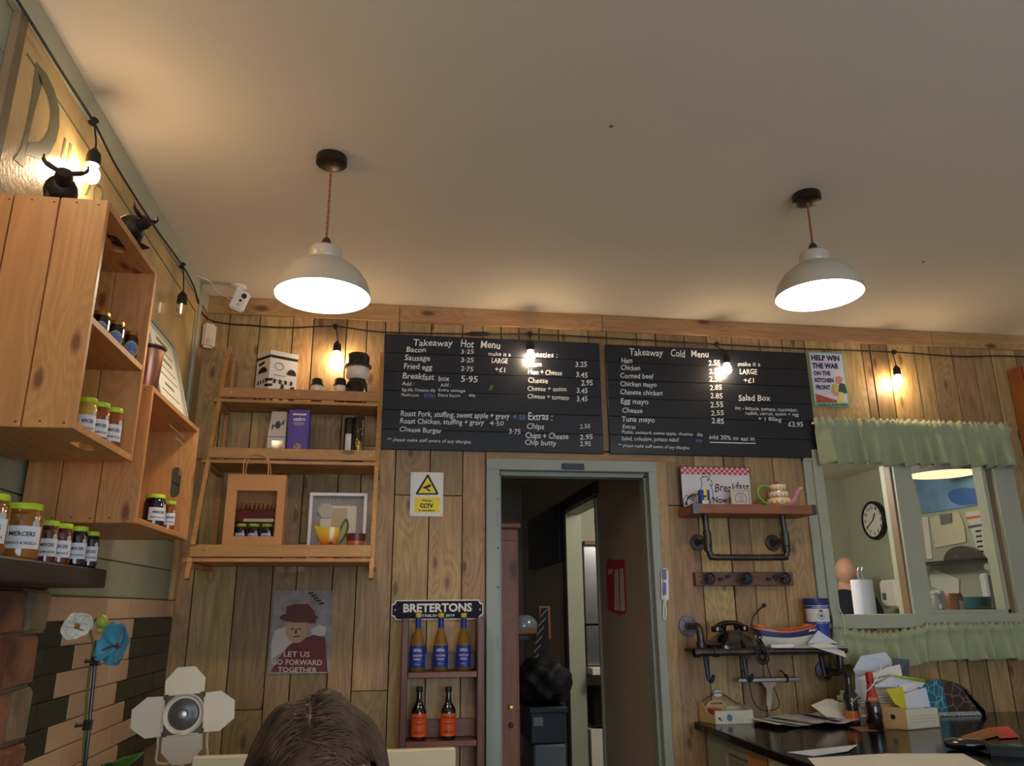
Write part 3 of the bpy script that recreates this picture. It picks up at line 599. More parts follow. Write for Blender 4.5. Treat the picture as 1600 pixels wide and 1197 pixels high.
q = nb(); tube(q, smoothpath([(.0, -.28, H-.004), (.06, -.2, H-.003), (.09, -.14, H-.03), tuple(c+Vector((-.03, .01, .0)))], 6), .0018, 6); obj('white_cable', q, WHITE, t, smooth=True)
c = W(326, 525, Y=-.045); t = thing('motion_detector', 'cream motion detector in the wall corner below the camera', 'detector', (c.x, -.02, c.z-.06))
M = Matrix.Translation(c) @ Matrix.Rotation(math.radians(28), 4, 'Z')
q = nb(); obox(q, M, .062, .036, .122, .010); obj('housing', q, CREAM, t)
q = nb(); lathe(q, [(.0, -.018), (.02, -.018), (.024, 0), (.02, .018), (0, .018)], (0, 0, 0), 14); q.transform(M @ Matrix.Translation((0, -.010, -.032)) @ Matrix.Scale(.5, 4, (0, 1, 0))); obj('sensor_window', q, mat('ivory_lens', (214, 200, 172), .3), t, smooth=True)

# ================================================================== PAINTED SIGN ON THE LEFT WALL
SIGNM = mat('aged_yellow_sign', (196, 168, 114), .36, nz=.35, ns=5, bump=.35, bs=70, coat=.5)
t = thing('painted_sign', 'old yellow painted sign with faded green lettering on the left wall', 'sign', (0, -1.1, 2.1))
ys, ye, zb_, zt_ = -1.985, -.178, 2.0, 2.722
q = nb(); box(q, .0005, .014, ys, ye, zb_, zt_, bev=.002); obj('panel', q, SIGNM, t)
q = nb(); box(q, .0005, .020, ys-.028, ys+.012, zb_, zt_, bev=.002); obj('end_batten', q, mat('grey_brown_paint', (112, 98, 78), .6, nz=.2, ns=10), t)
GRN = mat('faded_green_letter', (92, 94, 70), .45, nz=.15, ns=20, coat=.2)
def ysheet(bm, pts, X, th=.0006): sheet(bm, [W(x, y, X=X) for x, y in pts], (1, 0, 0), th)
q = nb(); X = .0150
stem_ = [(57, 95), (66, 112), (40, 246), (44, 262), (22, 250), (30, 236), (38, 224)]
ysheet(q, [(56, 100), (67, 130), (54, 175), (45, 213), (39, 240), (38, 262), (22, 249), (33, 233), (41, 200), (50, 150)], X)
ob = [(57, 97), (73, 115), (85, 140), (93, 170), (93, 198), (88, 220), (78, 240), (63, 250), (39, 241)]
ib = [(45, 222), (60, 223), (69, 217), (76, 203), (79, 187), (79, 170), (75, 152), (69, 138), (62, 128)]
o1 = [W(x, y, X=X) for x, y in ob[::-1]]; i1 = [W(x, y, X=X) for x, y in ib]
n_ = min(len(o1), len(i1))
for k in range(n_-1): sheet(q, [o1[k], o1[k+1], i1[k+1], i1[k]], (1, 0, 0), .0006)
obj('letter', q, GRN, t)
q = nb(); ysheet(q, [(101, 215), (104, 218), (98, 250), (95, 246)], X); ysheet(q, [(109, 222), (113, 227), (108, 262), (104, 256)], X); ysheet(q, [(98, 248), (106, 254), (108, 263), (100, 262)], X); obj('letter', q, GRN, t)
q = nb(); ysheet(q, [(140, 288), (143, 290), (136, 306), (132, 305)], X); obj('letter', q, GRN, t)
q = nb(); P_ = [W(152+7*math.cos(a*PI/8), 303+14*math.sin(a*PI/8), X=X) for a in range(16)]; tube(q, P_, .0035, 5, closed=True); obj('letter', q, GRN, t)
q = nb(); box(q, .012, .0155, ys+.04, ye-.03, zt_-.075, zt_-.069); box(q, .012, .0155, ye-.035, ye-.029, zb_, zt_-.07); obj('painted_line', q, GRN, t)
# ================================================================== CRATES ON THE LEFT WALL
def slotpts(u0, v0, ru, rv, n=8):
    P = []
    for k in range(n+1): a = -PI/2+PI*k/n; P.append((u0+ru-rv+rv*math.cos(a), v0+rv*math.sin(a)))
    for k in range(n+1): a = PI/2+PI*k/n; P.append((u0-ru+rv+rv*math.cos(a), v0+rv*math.sin(a)))
    return P
def holed(bm, u0, u1, v0, v1, hole, place, th):
    """rectangular board with a slot in it; place(u,v,w)->xyz"""
    n = len(hole); cx = sum(h[0] for h in hole)/n; cy = sum(h[1] for h in hole)/n; R = []
    for (hu, hv) in hole:
        du, dv = hu-cx, hv-cy; s = min([((u1 if du > 0 else u0)-cx)/du if abs(du) > 1e-9 else 1e9, ((v1 if dv > 0 else v0)-cy)/dv if abs(dv) > 1e-9 else 1e9]); R.append((cx+du*s, cy+dv*s))
    for c_ in ((u0, v0), (u1, v0), (u1, v1), (u0, v1)):
        i = min(range(n), key=lambda k: (R[k][0]-c_[0])**2+(R[k][1]-c_[1])**2); R[i] = c_
    for w in (0, th):
        H_ = [bm.verts.new(place(a, b, w)) for a, b in hole]; O_ = [bm.verts.new(place(a, b, w)) for a, b in R]
        for k in range(n): bm.faces.new((O_[k], O_[(k+1) % n], H_[(k+1) % n], H_[k]))
        if w == 0: H0, O0 = H_, O_
        else:
            for k in range(n):
                bm.faces.new((H0[k], H0[(k+1) % n], H_[(k+1) % n], H_[k])); bm.faces.new((O0[k], O0[(k+1) % n], O_[(k+1) % n], O_[k]))
XC = .292
def crate(label, y0, y1, z0, z1, upright):
    t = thing('wooden_crate', label, 'crate', (.01, (y0+y1)/2, z0), 0, 'wooden crates on the left wall')
    xa = .012; T = .016
    cols = [(xa, .095), (.097, .190), (.192, XC)]
    # near and far faces: three upright boards each
    for fy, far in ((y0, 0), (y1-T, 1)):
        for i, (a, b) in enumerate(cols):
            q = nb()
            if not upright and i == 1 and far:
                hole = slotpts(.0, .0, .052, .017); hole = [(b_+.19, a_+(z0+z1)/2) for a_, b_ in hole]; q.free(); continue
            if not upright and i == 2 and far:
                hole = [(v+.238, u+(z0+z1)/2+.0) for u, v in slotpts(0, 0, .050, .017)]; holed(q, a-.095, b, z0, z1, hole, lambda u, v, w: (u, fy+w, v), T)
            else: box(q, a, b-.001, fy, fy+T, z0, z1, bev=.0015)
            obj('side_board', q, PINE, t)
    # top and bottom
    for zz in (z0, z1-T):
        for i, (a, b) in enumerate(((xa, .15), (.152, XC-.001))):
            q = nb()
            if upright and i == 1:
                hole = [(v+.245, u+(y0+y1)/2) for u, v in slotpts(0, 0, .050, .018)]; holed(q, a, b, y0+T, y1-T, hole, lambda u, v, w: (u, v, zz+w), T)
            else: box(q, a, b, y0+T, y1-T, zz, zz+T, bev=.0015)
            obj('end_board', q, PINEX, t)
    n = 4; hh = (z1-z0-2*T)/n
    for k in range(n):
        q = nb(); box(q, xa, xa+.010, y0+T, y1-T, z0+T+hh*k+.002, z0+T+hh*(k+1)-.002, bev=.001); obj('back_slat', q, PINEX, t)
    q = nb()
    for zz in (z0+.012, z1-.012):
        for k in range(6): disc(q, (xa+.03+k*.046, y0-.0003, zz+(-1)**k*.001), .0028, (0, -1, 0), .0006, 8, ry=.0016)
    obj('nail_heads', q, IRON, t)
    return t
CR1 = (-2.040, -1.655, 1.690, 2.214); CR2 = (-1.572, -1.040, 1.546, 1.916)
c1 = crate('upright wooden crate with two shelves of jars, nearest on the left wall', *CR1, True)
q = nb(); box(q, .022, XC-.002, CR1[0]+.016, CR1[1]-.016, 1.925, 1.941, bev=.001); obj('shelf', q, PINEX, c1)
c2 = crate('low wooden crate with a handle slot and two dark jars inside', *CR2, False)

# ================================================================== JARS
LIME = mat('lime_lid', (186, 214, 40), .4); GOLD = mat('gold_lid', (196, 140, 60), .3, .8)
def jarmat(nm, c): return mat('jar_'+nm, c, .06, coat=1, nz=.25, ns=14, spec=.6)
LBL = mat('jar_label', (222, 222, 226), .6)
def jar(label, cat_group, pos, r, h, content, lid, a0, words, lab='rect', lw=1.9, fs=None):
    t = thing('jar', label, 'jar', pos, 0, cat_group)
    q = nb(); lathe(q, [(r*.86, 0), (r*.97, .004), (r, .010), (r, h*.74), (r*.93, h*.80), (r*.84, h*.84), (r*.84, h*.88)], seg=28); obj('glass_body', q, content, t, smooth=True, world=False)
    q = nb(); lathe(q, [(r*.88, h*.865), (r*.90, h*.87), (r*.90, h*.955), (r*.87, h*.975), (r*.80, h*.98), (r*.78, h*.972), (0, h*.972)], seg=28); obj('lid', q, lid, t, smooth=True, world=False)
    if lab == 'rect':
        q = nb(); patch(q, r+.0006, h*.20, h*.58, a0, lw); lb_ = obj('label', q, LBL, t, world=False)
        # portrait cut-out standing up from the label
        q = nb(); patch(q, r+.0007, h*.58, h*.66, a0+lw*.30, .42, 6); patch(q, r+.0007, h*.66, h*.69, a0+lw*.30, .26, 4); obj('label_crest', q, mat('label_grey', (196, 192, 190), .6), t, world=False)
        q = nb(); wraptext(q, words[0], r+.0014, h*.41, h*.075, r*lw*.62, a0, .02); wraptext(q, words[1], r+.0014, h*.27, h*.05, r*lw*.78, a0, .01)
        obj('label_lettering', q, INK, t, world=False, recalc=False)
    else:
        q = nb(); R = r+.0006; c0 = None; n = 20
        def pt(u, v, R): return (R*math.cos(a0+u/R), R*math.sin(a0+u/R), v)
        for (s, RR, nm, mm) in ((1, R, 'label_border', mat('honey_border', (206, 190, 90), .5)), (.88, R+.0006, 'label', mat('honey_label', (112, 140, 196), .5, nz=.5, ns=40))):
            g = nb(); c0 = g.verts.new(pt(0, h*.40, RR)); P = []
            for k in range(n):
                a = 2*PI*k/n; u = r*.80*s*math.cos(a); v = h*.25*s*math.sin(a); v = v*1.25 if v < 0 else v; u = u*(1-.35*max(0, -math.sin(a)))
                P.append(g.verts.new(pt(u, h*.42+v, RR)))
            for k in range(n): g.faces.new((c0, P[k], P[(k+1) % n]))
            obj(nm, g, mm, t, world=False, recalc=False)
        q.free(); q = nb()
        g = nb(); P = [g.verts.new(pt(u*r*.55, h*.28+v*h, R+.0010)) for u, v in ((-1, .0), (-.4, -.08), (.2, -.1), (1, .02), (.5, .10), (-.3, .06))]; g.faces.new(P); obj('label_field', g, mat('honey_field', (150, 160, 70), .5), t, world=False, recalc=False); q.free()
    return t
DKJ = jarmat('dark_plum', (40, 14, 12)); RED = jarmat('red_chutney', (90, 24, 10)); AMB = jarmat('amber', (150, 66, 16)); LEM = jarmat('lemon_curd', (206, 172, 70)); ORG = jarmat('mango', (150, 92, 34)); BLK = jarmat('blackcurrant', (18, 14, 28))
AC = lambda p: math.atan2(CAM.y-p[1], CAM.x-p[0])       # direction from the jar towards the room, labels face the room
def J(px, py, Z, r, h, m, lid, label, grp, words=('MERCERS', 'CHUTNEY'), turn=.0, dz=0, **k):
    p = W(px, py, Z=Z); p = (p.x, p.y, Z+.0005); return jar(label, grp, p, r, h, m, lid, AC(p)+turn, words, **k)
s1 = 1.941
def yx(px, X, py):
    d = RT*((px-800)/F)+UP*((598.5-py)/F)+FW; return CAM.y+d.y*(X-CAM.x)/d.x
g = 'honey jars in the upright crate'
for (x, y, lb) in ((.222, yx(157, .222, 500), 'gold-lidded honey jar half hidden by the crate side, nearest of three'), (.236, yx(180, .236, 518), 'gold-lidded honey jar in the middle on the upper crate shelf'), (.250, yx(203, .250, 545), 'gold-lidded honey jar farthest right on the upper crate shelf')):
    jar(lb, g, (x, y, s1+.0005), .0235, .092, DKJ, GOLD, AC((x, y))+.1, ('', ''), lab='honey')
g = 'lime-lidded jars at the bottom of the upright crate'; sb = CR1[2]+.016
for (x, y, m, lb, w2) in ((.222, yx(131, .222, 672), LEM, 'yellow curd jar with lime lid, left of three in the upright crate', 'LEMON CURD'), (.236, yx(151, .236, 682), AMB, 'amber chutney jar with lime lid, middle of three in the upright crate', 'FARMHOUSE'), (.250, yx(172, .250, 690), AMB, 'amber chutney jar with lime lid, right of three in the upright crate', 'FARMHOUSE')):
    jar(lb, g, (x, y, sb+.0005), .0225, .110, m, LIME, AC((x, y))+.25, ('MERCERS', w2))
g = 'jars in the low crate'; sb = CR2[2]+.016
jar('wide dark jar with lime lid in the low crate', g, (.245, yx(238, .245, 822), sb+.0005), .031, .100, BLK, LIME, AC((.245, -1.37))+.45, ('MERCERS', 'BEETROOT'))
jar('slim orange-red jar with lime lid in the low crate', g, (.258, yx(261, .258, 828), sb+.0005), .019, .095, AMB, LIME, AC((.262, -1.275))+.25, ('MERCERS', 'CHUTNEY'))
# mantel beam and its row of jars
t = thing('mantel_beam', 'dark wooden mantel beam over the brick, carrying a row of jars', 'shelf', (.1, -1.9, 1.39))
MX = .215; q = nb(); box(q, .0, MX, -3.2, -1.50, 1.386, 1.432, bev=.004); obj('beam', q, MANTEL, t)
q = nb()
for k in range(9):
    a = -.3+k*.42; q_ = None
P_ = [(.02+.16*0, -1.47, 1.50), (.03, -1.455, 1.475), (.04, -1.47, 1.45), (.03, -1.475, 1.42), (.02, -1.45, 1.40), (.03, -1.44, 1.375)]
tube(q, smoothpath([(.03, -1.44, 1.53), (.05, -1.40, 1.505), (.05, -1.42, 1.475), (.04, -1.39, 1.445), (.03, -1.36, 1.42), (.03, -1.40, 1.395), (.02, -1.44, 1.385)], 5), .012, 8); ir = obj('scroll_bracket', q, IRON, t, smooth=True)
g = 'lime-lidded jars on the mantel beam'; Z = 1.4325
row = [(-34, 872, .041, .125, ORG, 'big orange chutney jar cut off at the left edge of the mantel beam', 'MANGO & NIGELLA'), (25, 871, .041, .125, ORG, 'big mango chutney jar with lime lid, second from left on the mantel', 'MANGO & NIGELLA'), (69, 870, .0245, .108, RED, 'red chutney jar with lime lid just right of the big mango jar', 'FARMHOUSE'),
       (91, 873, .0245, .104, RED, 'red jar with lime lid, fourth along the mantel beam', 'FARMHOUSE'), (116, 876, .0245, .103, BLK, 'blackcurrant jar with lime lid, second from the mantel end', 'REDCURRANT'), (137, 878, .0215, .097, BLK, 'slim dark jar with lime lid at the very end of the mantel', 'RED ONION')]
for i, (px, py, r, h, m, lb, w2) in enumerate(row):
    p = W(px, py-6, Y=-2.02) if False else None
    X = (.150, .150, .130, .150, .165, .172)[i]
    d = RT*((px-800)/F)+UP*((598.5-py)/F)+FW; tt = (X-CAM.x)/d.x; y = CAM.y+d.y*tt
    jar(lb, g, (X, y, Z), r, h, m, LIME, AC((X, y))+.12, ('MERCERS', w2), lw=2.0)

# iron bulls on the top of the upright crate
BUL = mat('cast_iron_bull', (48, 38, 34), .5, .4, nz=.2, ns=30, bump=.3)
def bull(label, pos, rz, s):
    t = thing('bull_figure', label, 'figurine', pos, rz, 'iron bull figures')
    q = nb(); prof = [(0, -.055), (.020, -.052), (.029, -.035), (.030, -.010), (.033, .020), (.028, .040), (.015, .052), (0, .055)]
    lathe(q, prof, seg=18, M=Matrix.Rotation(PI/2, 4, 'X')); q.transform(Matrix.Translation((0, 0, .048)) @ Matrix.Scale(s, 4)); 
    for v in q.verts: v.co.z += .006*math.exp(-((v.co.y+.028)/.02)**2) if v.co.z > .05 else 0
    obj('body', q, BUL, t, smooth=True, world=False)
    q = nb(); lathe(q, [(0, -.034), (.010, -.032), (.013, -.020), (.018, -.004), (.016, .010), (0, .016)], seg=14, M=Matrix.Rotation(PI/2-.5, 4, 'X')); q.transform(Matrix.Scale(s, 4) @ Matrix.Translation((0, -.066, .060))); hd = obj('head', q, BUL, t, smooth=True, world=False)
    q = nb()
    for sx in (-1, 1):
        tube(q, [Vector(p)*s for p in smoothpath([(sx*.010, -.062, .070), (sx*.030, -.066, .076), (sx*.040, -.066, .084), (sx*.041, -.064, .098)], 4)], [.0055*s]*6+[.004*s]*4+[.0022*s]*3, 7)
    obj('horns', q, BUL, t, smooth=True, world=False)
    for sx in (-1, 1):
        for yy in (-.035, .038):
            q = nb(); tube(q, [Vector((sx*.018, yy, .045))*s, Vector((sx*.021, yy+.004, .02))*s, Vector((sx*.022, yy, 0))*s], [.011*s, .007*s, .007*s], 8); obj('leg', q, BUL, t, smooth=True, world=False)
    q = nb(); tube(q, [Vector(p)*s for p in smoothpath([(0, .05, .062), (0, .066, .060), (.006, .070, .035), (.004, .066, .018)], 4)], .0028*s, 6); obj('tail', q, BUL, t, smooth=True, world=False)
    q = nb(); box(q, -.034*s, .034*s, -.06*s, .062*s, 0, .003); obj('base_plate', q, BUL, t, world=False)
    return t
bull('black iron bull with upturned horns under the lit bulb, left crate top', (.150, -1.955, 2.2142), .45, 1.08)
bull('black iron bull nearer the crate front corner, beside the other bull', (.245, -1.80, 2.2142), 1.1, .95)
t = thing('dried_teasel', 'small dark spiky dried seed head on the far end of the crate', 'dried flower', (.225, -1.69, 2.2142)); q = nb()
for k in range(90):
    a = rnd.uniform(0, 2*PI); b_ = rnd.uniform(-.2, 1.4); d = Vector((math.cos(a)*math.cos(b_), math.sin(a)*math.cos(b_), math.sin(b_))); c = Vector((.225, -1.69, 2.228)); tube(q, [c, c+d*rnd.uniform(.018, .028)], [.0016, .0004], 3)
obj('spines', q, mat('dried_brown', (58, 36, 24), .8), t)
q = nb(); lathe(q, [(.004, 0), (.004, .01), (.010, .016), (.008, .026), (0, .03)], (.225, -1.69, 2.2142), 10); obj('core', q, mat('dried_brown', (58, 36, 24), .8), t)
# copper tumbler and framed certificate on top of the low crate
t = thing('copper_tumbler', 'brushed copper tumbler with dark rim on the low crate', 'cup', (.245, -1.48, 1.9165)); q = nb(); lathe(q, [(.026, 0), (.028, .003), (.036, .128), (.034, .128), (.027, .01), (0, .008)], (.245, -1.48, 1.9165), 28); obj('cup', q, mat('copper', (176, 126, 104), .3, .9), t, smooth=True)
q = nb(); lathe(q, [(.0365, .126), (.041, .132), (.041, .136), (.034, .136), (.034, .126)], (.245, -1.48, 1.9165), 28, cap=False); obj('rim', q, mat('dark_rim', (52, 34, 28), .4), t, smooth=True)
a_ = [Vector((.235, -1.055, 1.919)), Vector((.235, -1.50, 1.919)), Vector((.085, -1.50, 2.36)), Vector((.085, -1.055, 2.36))]
tr = W(271, 540, Y=-1.03); tl_y = -1.50; top = Vector((tr.x, -1.03, tr.z)); br_ = Vector((.255, -1.045, 1.919))
n = Vector((br_.z-top.z, 0, -(br_.x-top.x))); n = Vector((abs(n.x), 0, abs(n.z))).normalized(); up = (top-br_).normalized(); L_ = (top-br_).length
t = thing('framed_certificate', 'grey-framed certificate leaning against the wall on the low crate', 'picture frame', (.25, -1.25, 1.917))
M = frame(br_+up*L_/2+Vector((0, -.17, 0)), (0, 1, 0), up); q = nb()
for (u, v, su, sv) in ((0, L_/2-.009, .34, .018), (0, -L_/2+.009, .34, .018), (.161, 0, .018, L_), (-.161, 0, .018, L_)): obox(q, M @ Matrix.Translation((u, v, 0)), su, sv, .014, .001)
obj('frame', q, mat('grey_frame', (158, 156, 140), .4), t)
q = nb(); obox(q, M, .31, L_-.03, .004); obj('certificate_sheet', q, mat('certificate', (204, 200, 180), .6), t)
q = nb()
for k, (w_, h_) in enumerate(((.12, .012), (.20, .004), (.16, .008), (.22, .003), (.22, .003), (.10, .008), (.20, .003), (.21, .003), (.12, .003), (.20, .003), (.21, .003), (.10, .006))):
    obox(q, M @ Matrix.Translation((-.01, L_/2-.06-k*.030, .0026)), w_, h_, .0008)
obox(q, M @ Matrix.Translation((0, L_/2-.032, .0026)), .28, .0015, .0006); obox(q, M @ Matrix.Translation((.135, 0, .0026)), .0015, L_-.07, .0006)
obj('printed_lines', q, mat('print_brown', (110, 96, 80), .7), t)

# ================================================================== SLATTED LEANING SHELF UNIT
t = thing('slatted_shelf_unit', 'rustic wooden three-tier leaning shelf unit on the plank wall', 'shelf', (.5, 0, 1.44))
XL, XR = .158, .868
def fy(z): return -.44+(z-1.444)*.315
for x in (XL, XR):
    q = nb(); bar(q, (x, -.014, 1.455), (x, -.014, 2.50), .018, .022, bev=.001); obj('back_post', q, RUSTIC, t)
    q = nb(); bar(q, (x, fy(1.444), 1.444), (x, fy(2.515), 2.515), .018, .024, bev=.001); obj('front_post', q, RUSTIC, t)
SH = []
for i, zr in enumerate((W(450, 609, Y=-.20).z, W(450, 703, Y=-.275).z, W(450, 852, Y=-.40).z)):
    zt = (zr, zr, zr)[i]; hr = (.046, .046, .048)[i]; y = fy(zt-.03)-.016
    q = nb(); box(q, XL-.004, XR-.004, y-.008, y+.006, zt-hr, zt, bev=.0015)
    for v in q.verts: v.co.z += .0015*math.sin(v.co.x*9+i)
    obj('front_rail', q, RUSTIC, t)
    zb = zt-hr-.006
    q = nb(); box(q, XL-.026, XR+.012, y-.004, y+.060, zb-.014, zb, bev=.001); obj('shelf_slat', q, RUSTIC, t)
    yy = y+.064
    while yy+.05 < -.004:
        q = nb(); box(q, XL-.006, XR+.006, yy, min(yy+.056, -.006), zb-.014, zb, bev=.001); obj('shelf_slat', q, RUSTIC, t); yy += .062
    q = nb(); box(q, XL+.012, XR-.012, -.012, -.002, zb+.0, zb+.062, bev=.001); obj('back_rail', q, RUSTIC, t)
    for x in (XL, XR):
        q = nb(); bar(q, (x, -.006, zb-.026), (x, y-.004, zb-.026), .016, .022, up=(1, 0, 0)); obj('cross_bearer', q, RUSTIC, t)
    for x in (XL+.05, .50, XR-.03): q = nb(); disc(q, (x, y-.0085, zt-.022), .0045, (0, -1, 0), .001, 10); obj('screw_head', q, BRASS, t)
    SH.append(zb)
q = nb(); bar(q, (XL+.016, -.05, 2.30), (XL+.016, -.05, 2.47), .016, .03); obj('short_post', q, RUSTIC, t)
s1, s2, s3 = SH
BP = mat('printed_black', (24, 22, 24), .5); WC = mat('white_card', (226, 222, 216), .5)
# tall printed box standing corner-on
t = thing('tall_gift_box', 'tall white box with black printed stripes and shapes, corner forward', 'box', (.355, -.10, s1), 0)
xa = W(398, 600, Y=-.10).x; xb = W(463, 600, Y=-.10).x; xm = W(420, 600, Y=-.15).x; hb = W(420, 552, Y=-.15).z-s1
A = Vector((xa, -.085, s1+.001)); B = Vector((xm, -.165, s1+.001)); Cc = Vector((xb, -.10, s1+.001)); D = A+Cc-B; D.y = min(D.y, -.016)
q = nb(); top = [p+Vector((0, 0, hb)) for p in (A, B, Cc, D)]; bot = (A, B, Cc, D); vs = [q.verts.new(p) for p in list(bot)+top]
for f in ((0, 1, 2, 3), (4, 5, 6, 7), (0, 1, 5, 4), (1, 2, 6, 5), (2, 3, 7, 6), (3, 0, 4, 7)): q.faces.new([vs[i] for i in f])
obj('carton', q, WC, t)
q = nb(); apex = top[1]*.5+top[3]*.5+Vector((0, 0, .0)); lidb = [p+(p-apex)*.02 for p in top]; 
vs = [q.verts.new(p) for p in lidb]+[q.verts.new(p+Vector((0, 0, .012))) for p in lidb]
for f in ((0, 1, 2, 3), (4, 5, 6, 7), (0, 1, 5, 4), (1, 2, 6, 5), (2, 3, 7, 6), (3, 0, 4, 7)): q.faces.new([vs[i] for i in f])
obj('lid', q, WC, t)
def facept(P, Q, u, v): return P+(Q-P)*u+Vector((0, 0, hb*v))
q = nb()
for (P, Q) in ((A, B), (B, Cc)):
    n = Vector(((Q-P).y, -(Q-P).x, 0)).normalized()
    def FS(pp, e=.0012): sheet(q, [facept(P, Q, u, v)+n*e for u, v in pp], n, .0005)
    FS([(0, .90), (1, .90), (1, .955), (0, .955)])
    FS([(.02+.0, .0), (.0, .06), (.06, .30), (.14, .34), (.20, .12), (.12, .0)]) if P is A else FS([(.80, .05), (.72, .22), (.80, .36), (.92, .38), (.99, .16), (.94, .04)])
    FS([(.5+.34*math.cos(a*PI/8), .62+.12*math.sin(a*PI/8)) for a in range(9)]) if P is A else FS([(.80+.17*math.cos(a*PI/8), .60+.12*math.sin(a*PI/8)) for a in range(9)])
    for k in range(3):
        v = .22+k*.11; FS([(.72, v), (1, v-.02), (1, v+.035), (.72, v+.05)]) if P is A else FS([(0, v-.02), (.14, v), (.14, v+.05), (0, v+.035)])
    for k in range(5):
        u = .08+.17*k; v = .05+.10*((k*3) % 2); FS([(u, v), (u+.10, v-.02), (u+.13, v+.06), (u+.06, v+.12), (u-.02, v+.07)], .0010)
    for k in range(4): u = .15+.2*k; FS([(u, .40), (u+.09, .39), (u+.11, .46), (u+.03, .49)], .0009)
    if P is A: FS([(.18, .77), (.60, .80), (.60, .86), (.18, .83)])
    else:
        FS([(.42, .28), (.52, .24), (.56, .36), (.46, .42)])
        for v in (.46, .56): FS([(.18, v), (.56, v-.01), (.56, v), (.18, v+.01)])
        for s in range(10):
            a, a2 = s*PI/5, (s+1)*PI/5; FS([(.34+.17*math.cos(a), .74+.08*math.sin(a)), (.34+.17*math.cos(a2), .74+.08*math.sin(a2)), (.34+.15*math.cos(a2), .74+.07*math.sin(a2)), (.34+.15*math.cos(a), .74+.07*math.sin(a))])
obj('printed_pattern', q, BP, t)
# black and white storage canister and shakers (plain)
IVO = mat('ivory_ceramic', (232, 222, 204), .3, coat=.5)
def canister(label, x, y, z, s, name, cat, grp=None):
    t = thing(name, label, cat, (x, y, z), 0, grp); sg = 26; t.scale = (.74, .74, 1)
    q = nb(); lathe(q, [(.040*s, 0), (.045*s, .004*s), (.048*s, .05*s), (.046*s, .080*s), (.038*s, .096*s), (0, .098*s)], seg=sg); obj('body', q, mat('gloss_black', (20, 20, 22), .25, coat=.6), t, smooth=True, world=False)
    q = nb(); lathe(q, [(.036*s, .094*s), (.048*s, .102*s), (.054*s, .118*s), (.052*s, .134*s), (.044*s, .140*s), (0, .140*s)], seg=sg); obj('band', q, IVO, t, smooth=True, world=False)
    q = nb(); lathe(q, [(.046*s, .136*s), (.062*s, .138*s), (.062*s, .143*s), (.050*s, .147*s), (.052*s, .172*s), (.044*s, .184*s), (0, .187*s)], seg=sg); obj('lid', q, mat('gloss_black', (20, 20, 22), .25, coat=.6), t, smooth=True, world=False)
    return t
p = W(557, 612, Y=-.11); sc_ = (W(557, 552, Y=-.11).z-s1)/.187
canister('large black and ivory canister with a brimmed lid on the top shelf', p.x, -.10, s1+.0005, sc_, 'storage_canister', 'canister')
for px, lb in ((495, 'small black and ivory shaker, left of the two, top shelf'), (531, 'small black and ivory shaker beside the large canister')):
    p = W(px, 611, Y=-.12); canister(lb, p.x, -.12, s1+.0005, (W(px, 592, Y=-.12).z-s1)/.187, 'shaker', 'shaker', 'black and ivory shakers')
# middle shelf: sweet carton, purple tea carton, two tins
x0, x1 = W(418, 690, Y=-.16).x, W(446, 690, Y=-.16).x; zt = W(430, 641, Y=-.16).z
t = thing('sweet_carton', 'white and teal gable-topped carton of sweets on the middle shelf', 'carton', ((x0+x1)/2, -.13, s2))
q = nb(); y0, y1 = -.17, -.095; zg = s2+(zt-s2)*.52; vs = [q.verts.new(v) for v in ((x0, y0, s2+.001), (x1, y0, s2+.001), (x1, y1, s2+.001), (x0, y1, s2+.001), (x0, y0, zg), (x1, y0, zg), (x1, y1, zg), (x0, y1, zg), (x0+.006, -.136, zt), (x1-.006, -.136, zt), (x1-.006, -.128, zt), (x0+.006, -.128, zt))]
for f in ((0, 1, 2, 3), (0, 1, 5, 4), (1, 2, 6, 5), (2, 3, 7, 6), (3, 0, 4, 7), (4, 5, 9, 8), (6, 7, 11, 10), (8, 9, 10, 11), (5, 6, 10, 9), (7, 4, 8, 11)): q.faces.new([vs[i] for i in f])
obj('carton', q, mat('blush_card', (214, 200, 188), .5), t)
q = nb(); box(q, x0, x1, y0-.0012, y0, zg-.006, zg+.0); obj('teal_band', q, mat('teal_print', (120, 160, 160), .5), t)
q = nb(); box(q, x0+.02, x1-.008, y0-.0012, y0, s2+.012, zg-.02); obj('window', q, mat('sweets', (110, 76, 62), .3, nz=.7, ns=90, coat=.8), t)
q = nb(); n = Vector((0, -(zt-zg), .036)).normalized(); 
def GP(u, v): return Vector((x0+(x1-x0)*u, y0+(.034)*v, zg+(zt-zg)*v))+n*.0015
sheet(q, [GP(.5+.16*math.cos(a*PI/8), .45+.16*math.sin(a*PI/8)) for a in range(16)], n, .0005); sheet(q, [GP(.34, .45), (GP(.18, .22)), GP(.16, .46)], n, .0005); sheet(q, [GP(.66, .45), GP(.84, .48), GP(.82, .72)], n, .0005)
obj('printed_sweet', q, mat('slate_print', (70, 84, 84), .5), t)
x0, x1 = W(449, 690, Y=-.17).x, W(482, 690, Y=-.17).x; zt = W(465, 641, Y=-.17).z; y0 = -.18
t = thing('tea_carton', 'purple carton reading calm on the middle shelf', 'carton', ((x0+x1)/2, -.15, s2)); PUR = mat('purple_card', (84, 60, 160), .45)
q = nb(); box(q, x0, x1, y0, -.125, s2+.001, zt, bev=.001); obj('carton', q, PUR, t)
q = nb(); text(q, 'calm', (x0+.02, y0-.001, zt-.052), (x1-.02, y0-.001, zt-.052), (0, 0, 1), .017, .04, lift=.0005)
for k, (w_, h_) in enumerate(((.06, .008), (.045, .003), (.04, .002))): box(q, (x0+x1)/2-w_/2, (x0+x1)/2+w_/2, y0-.001, y0, zt-(.026, .064, .072)[k], zt-(.026, .064, .072)[k]+h_)
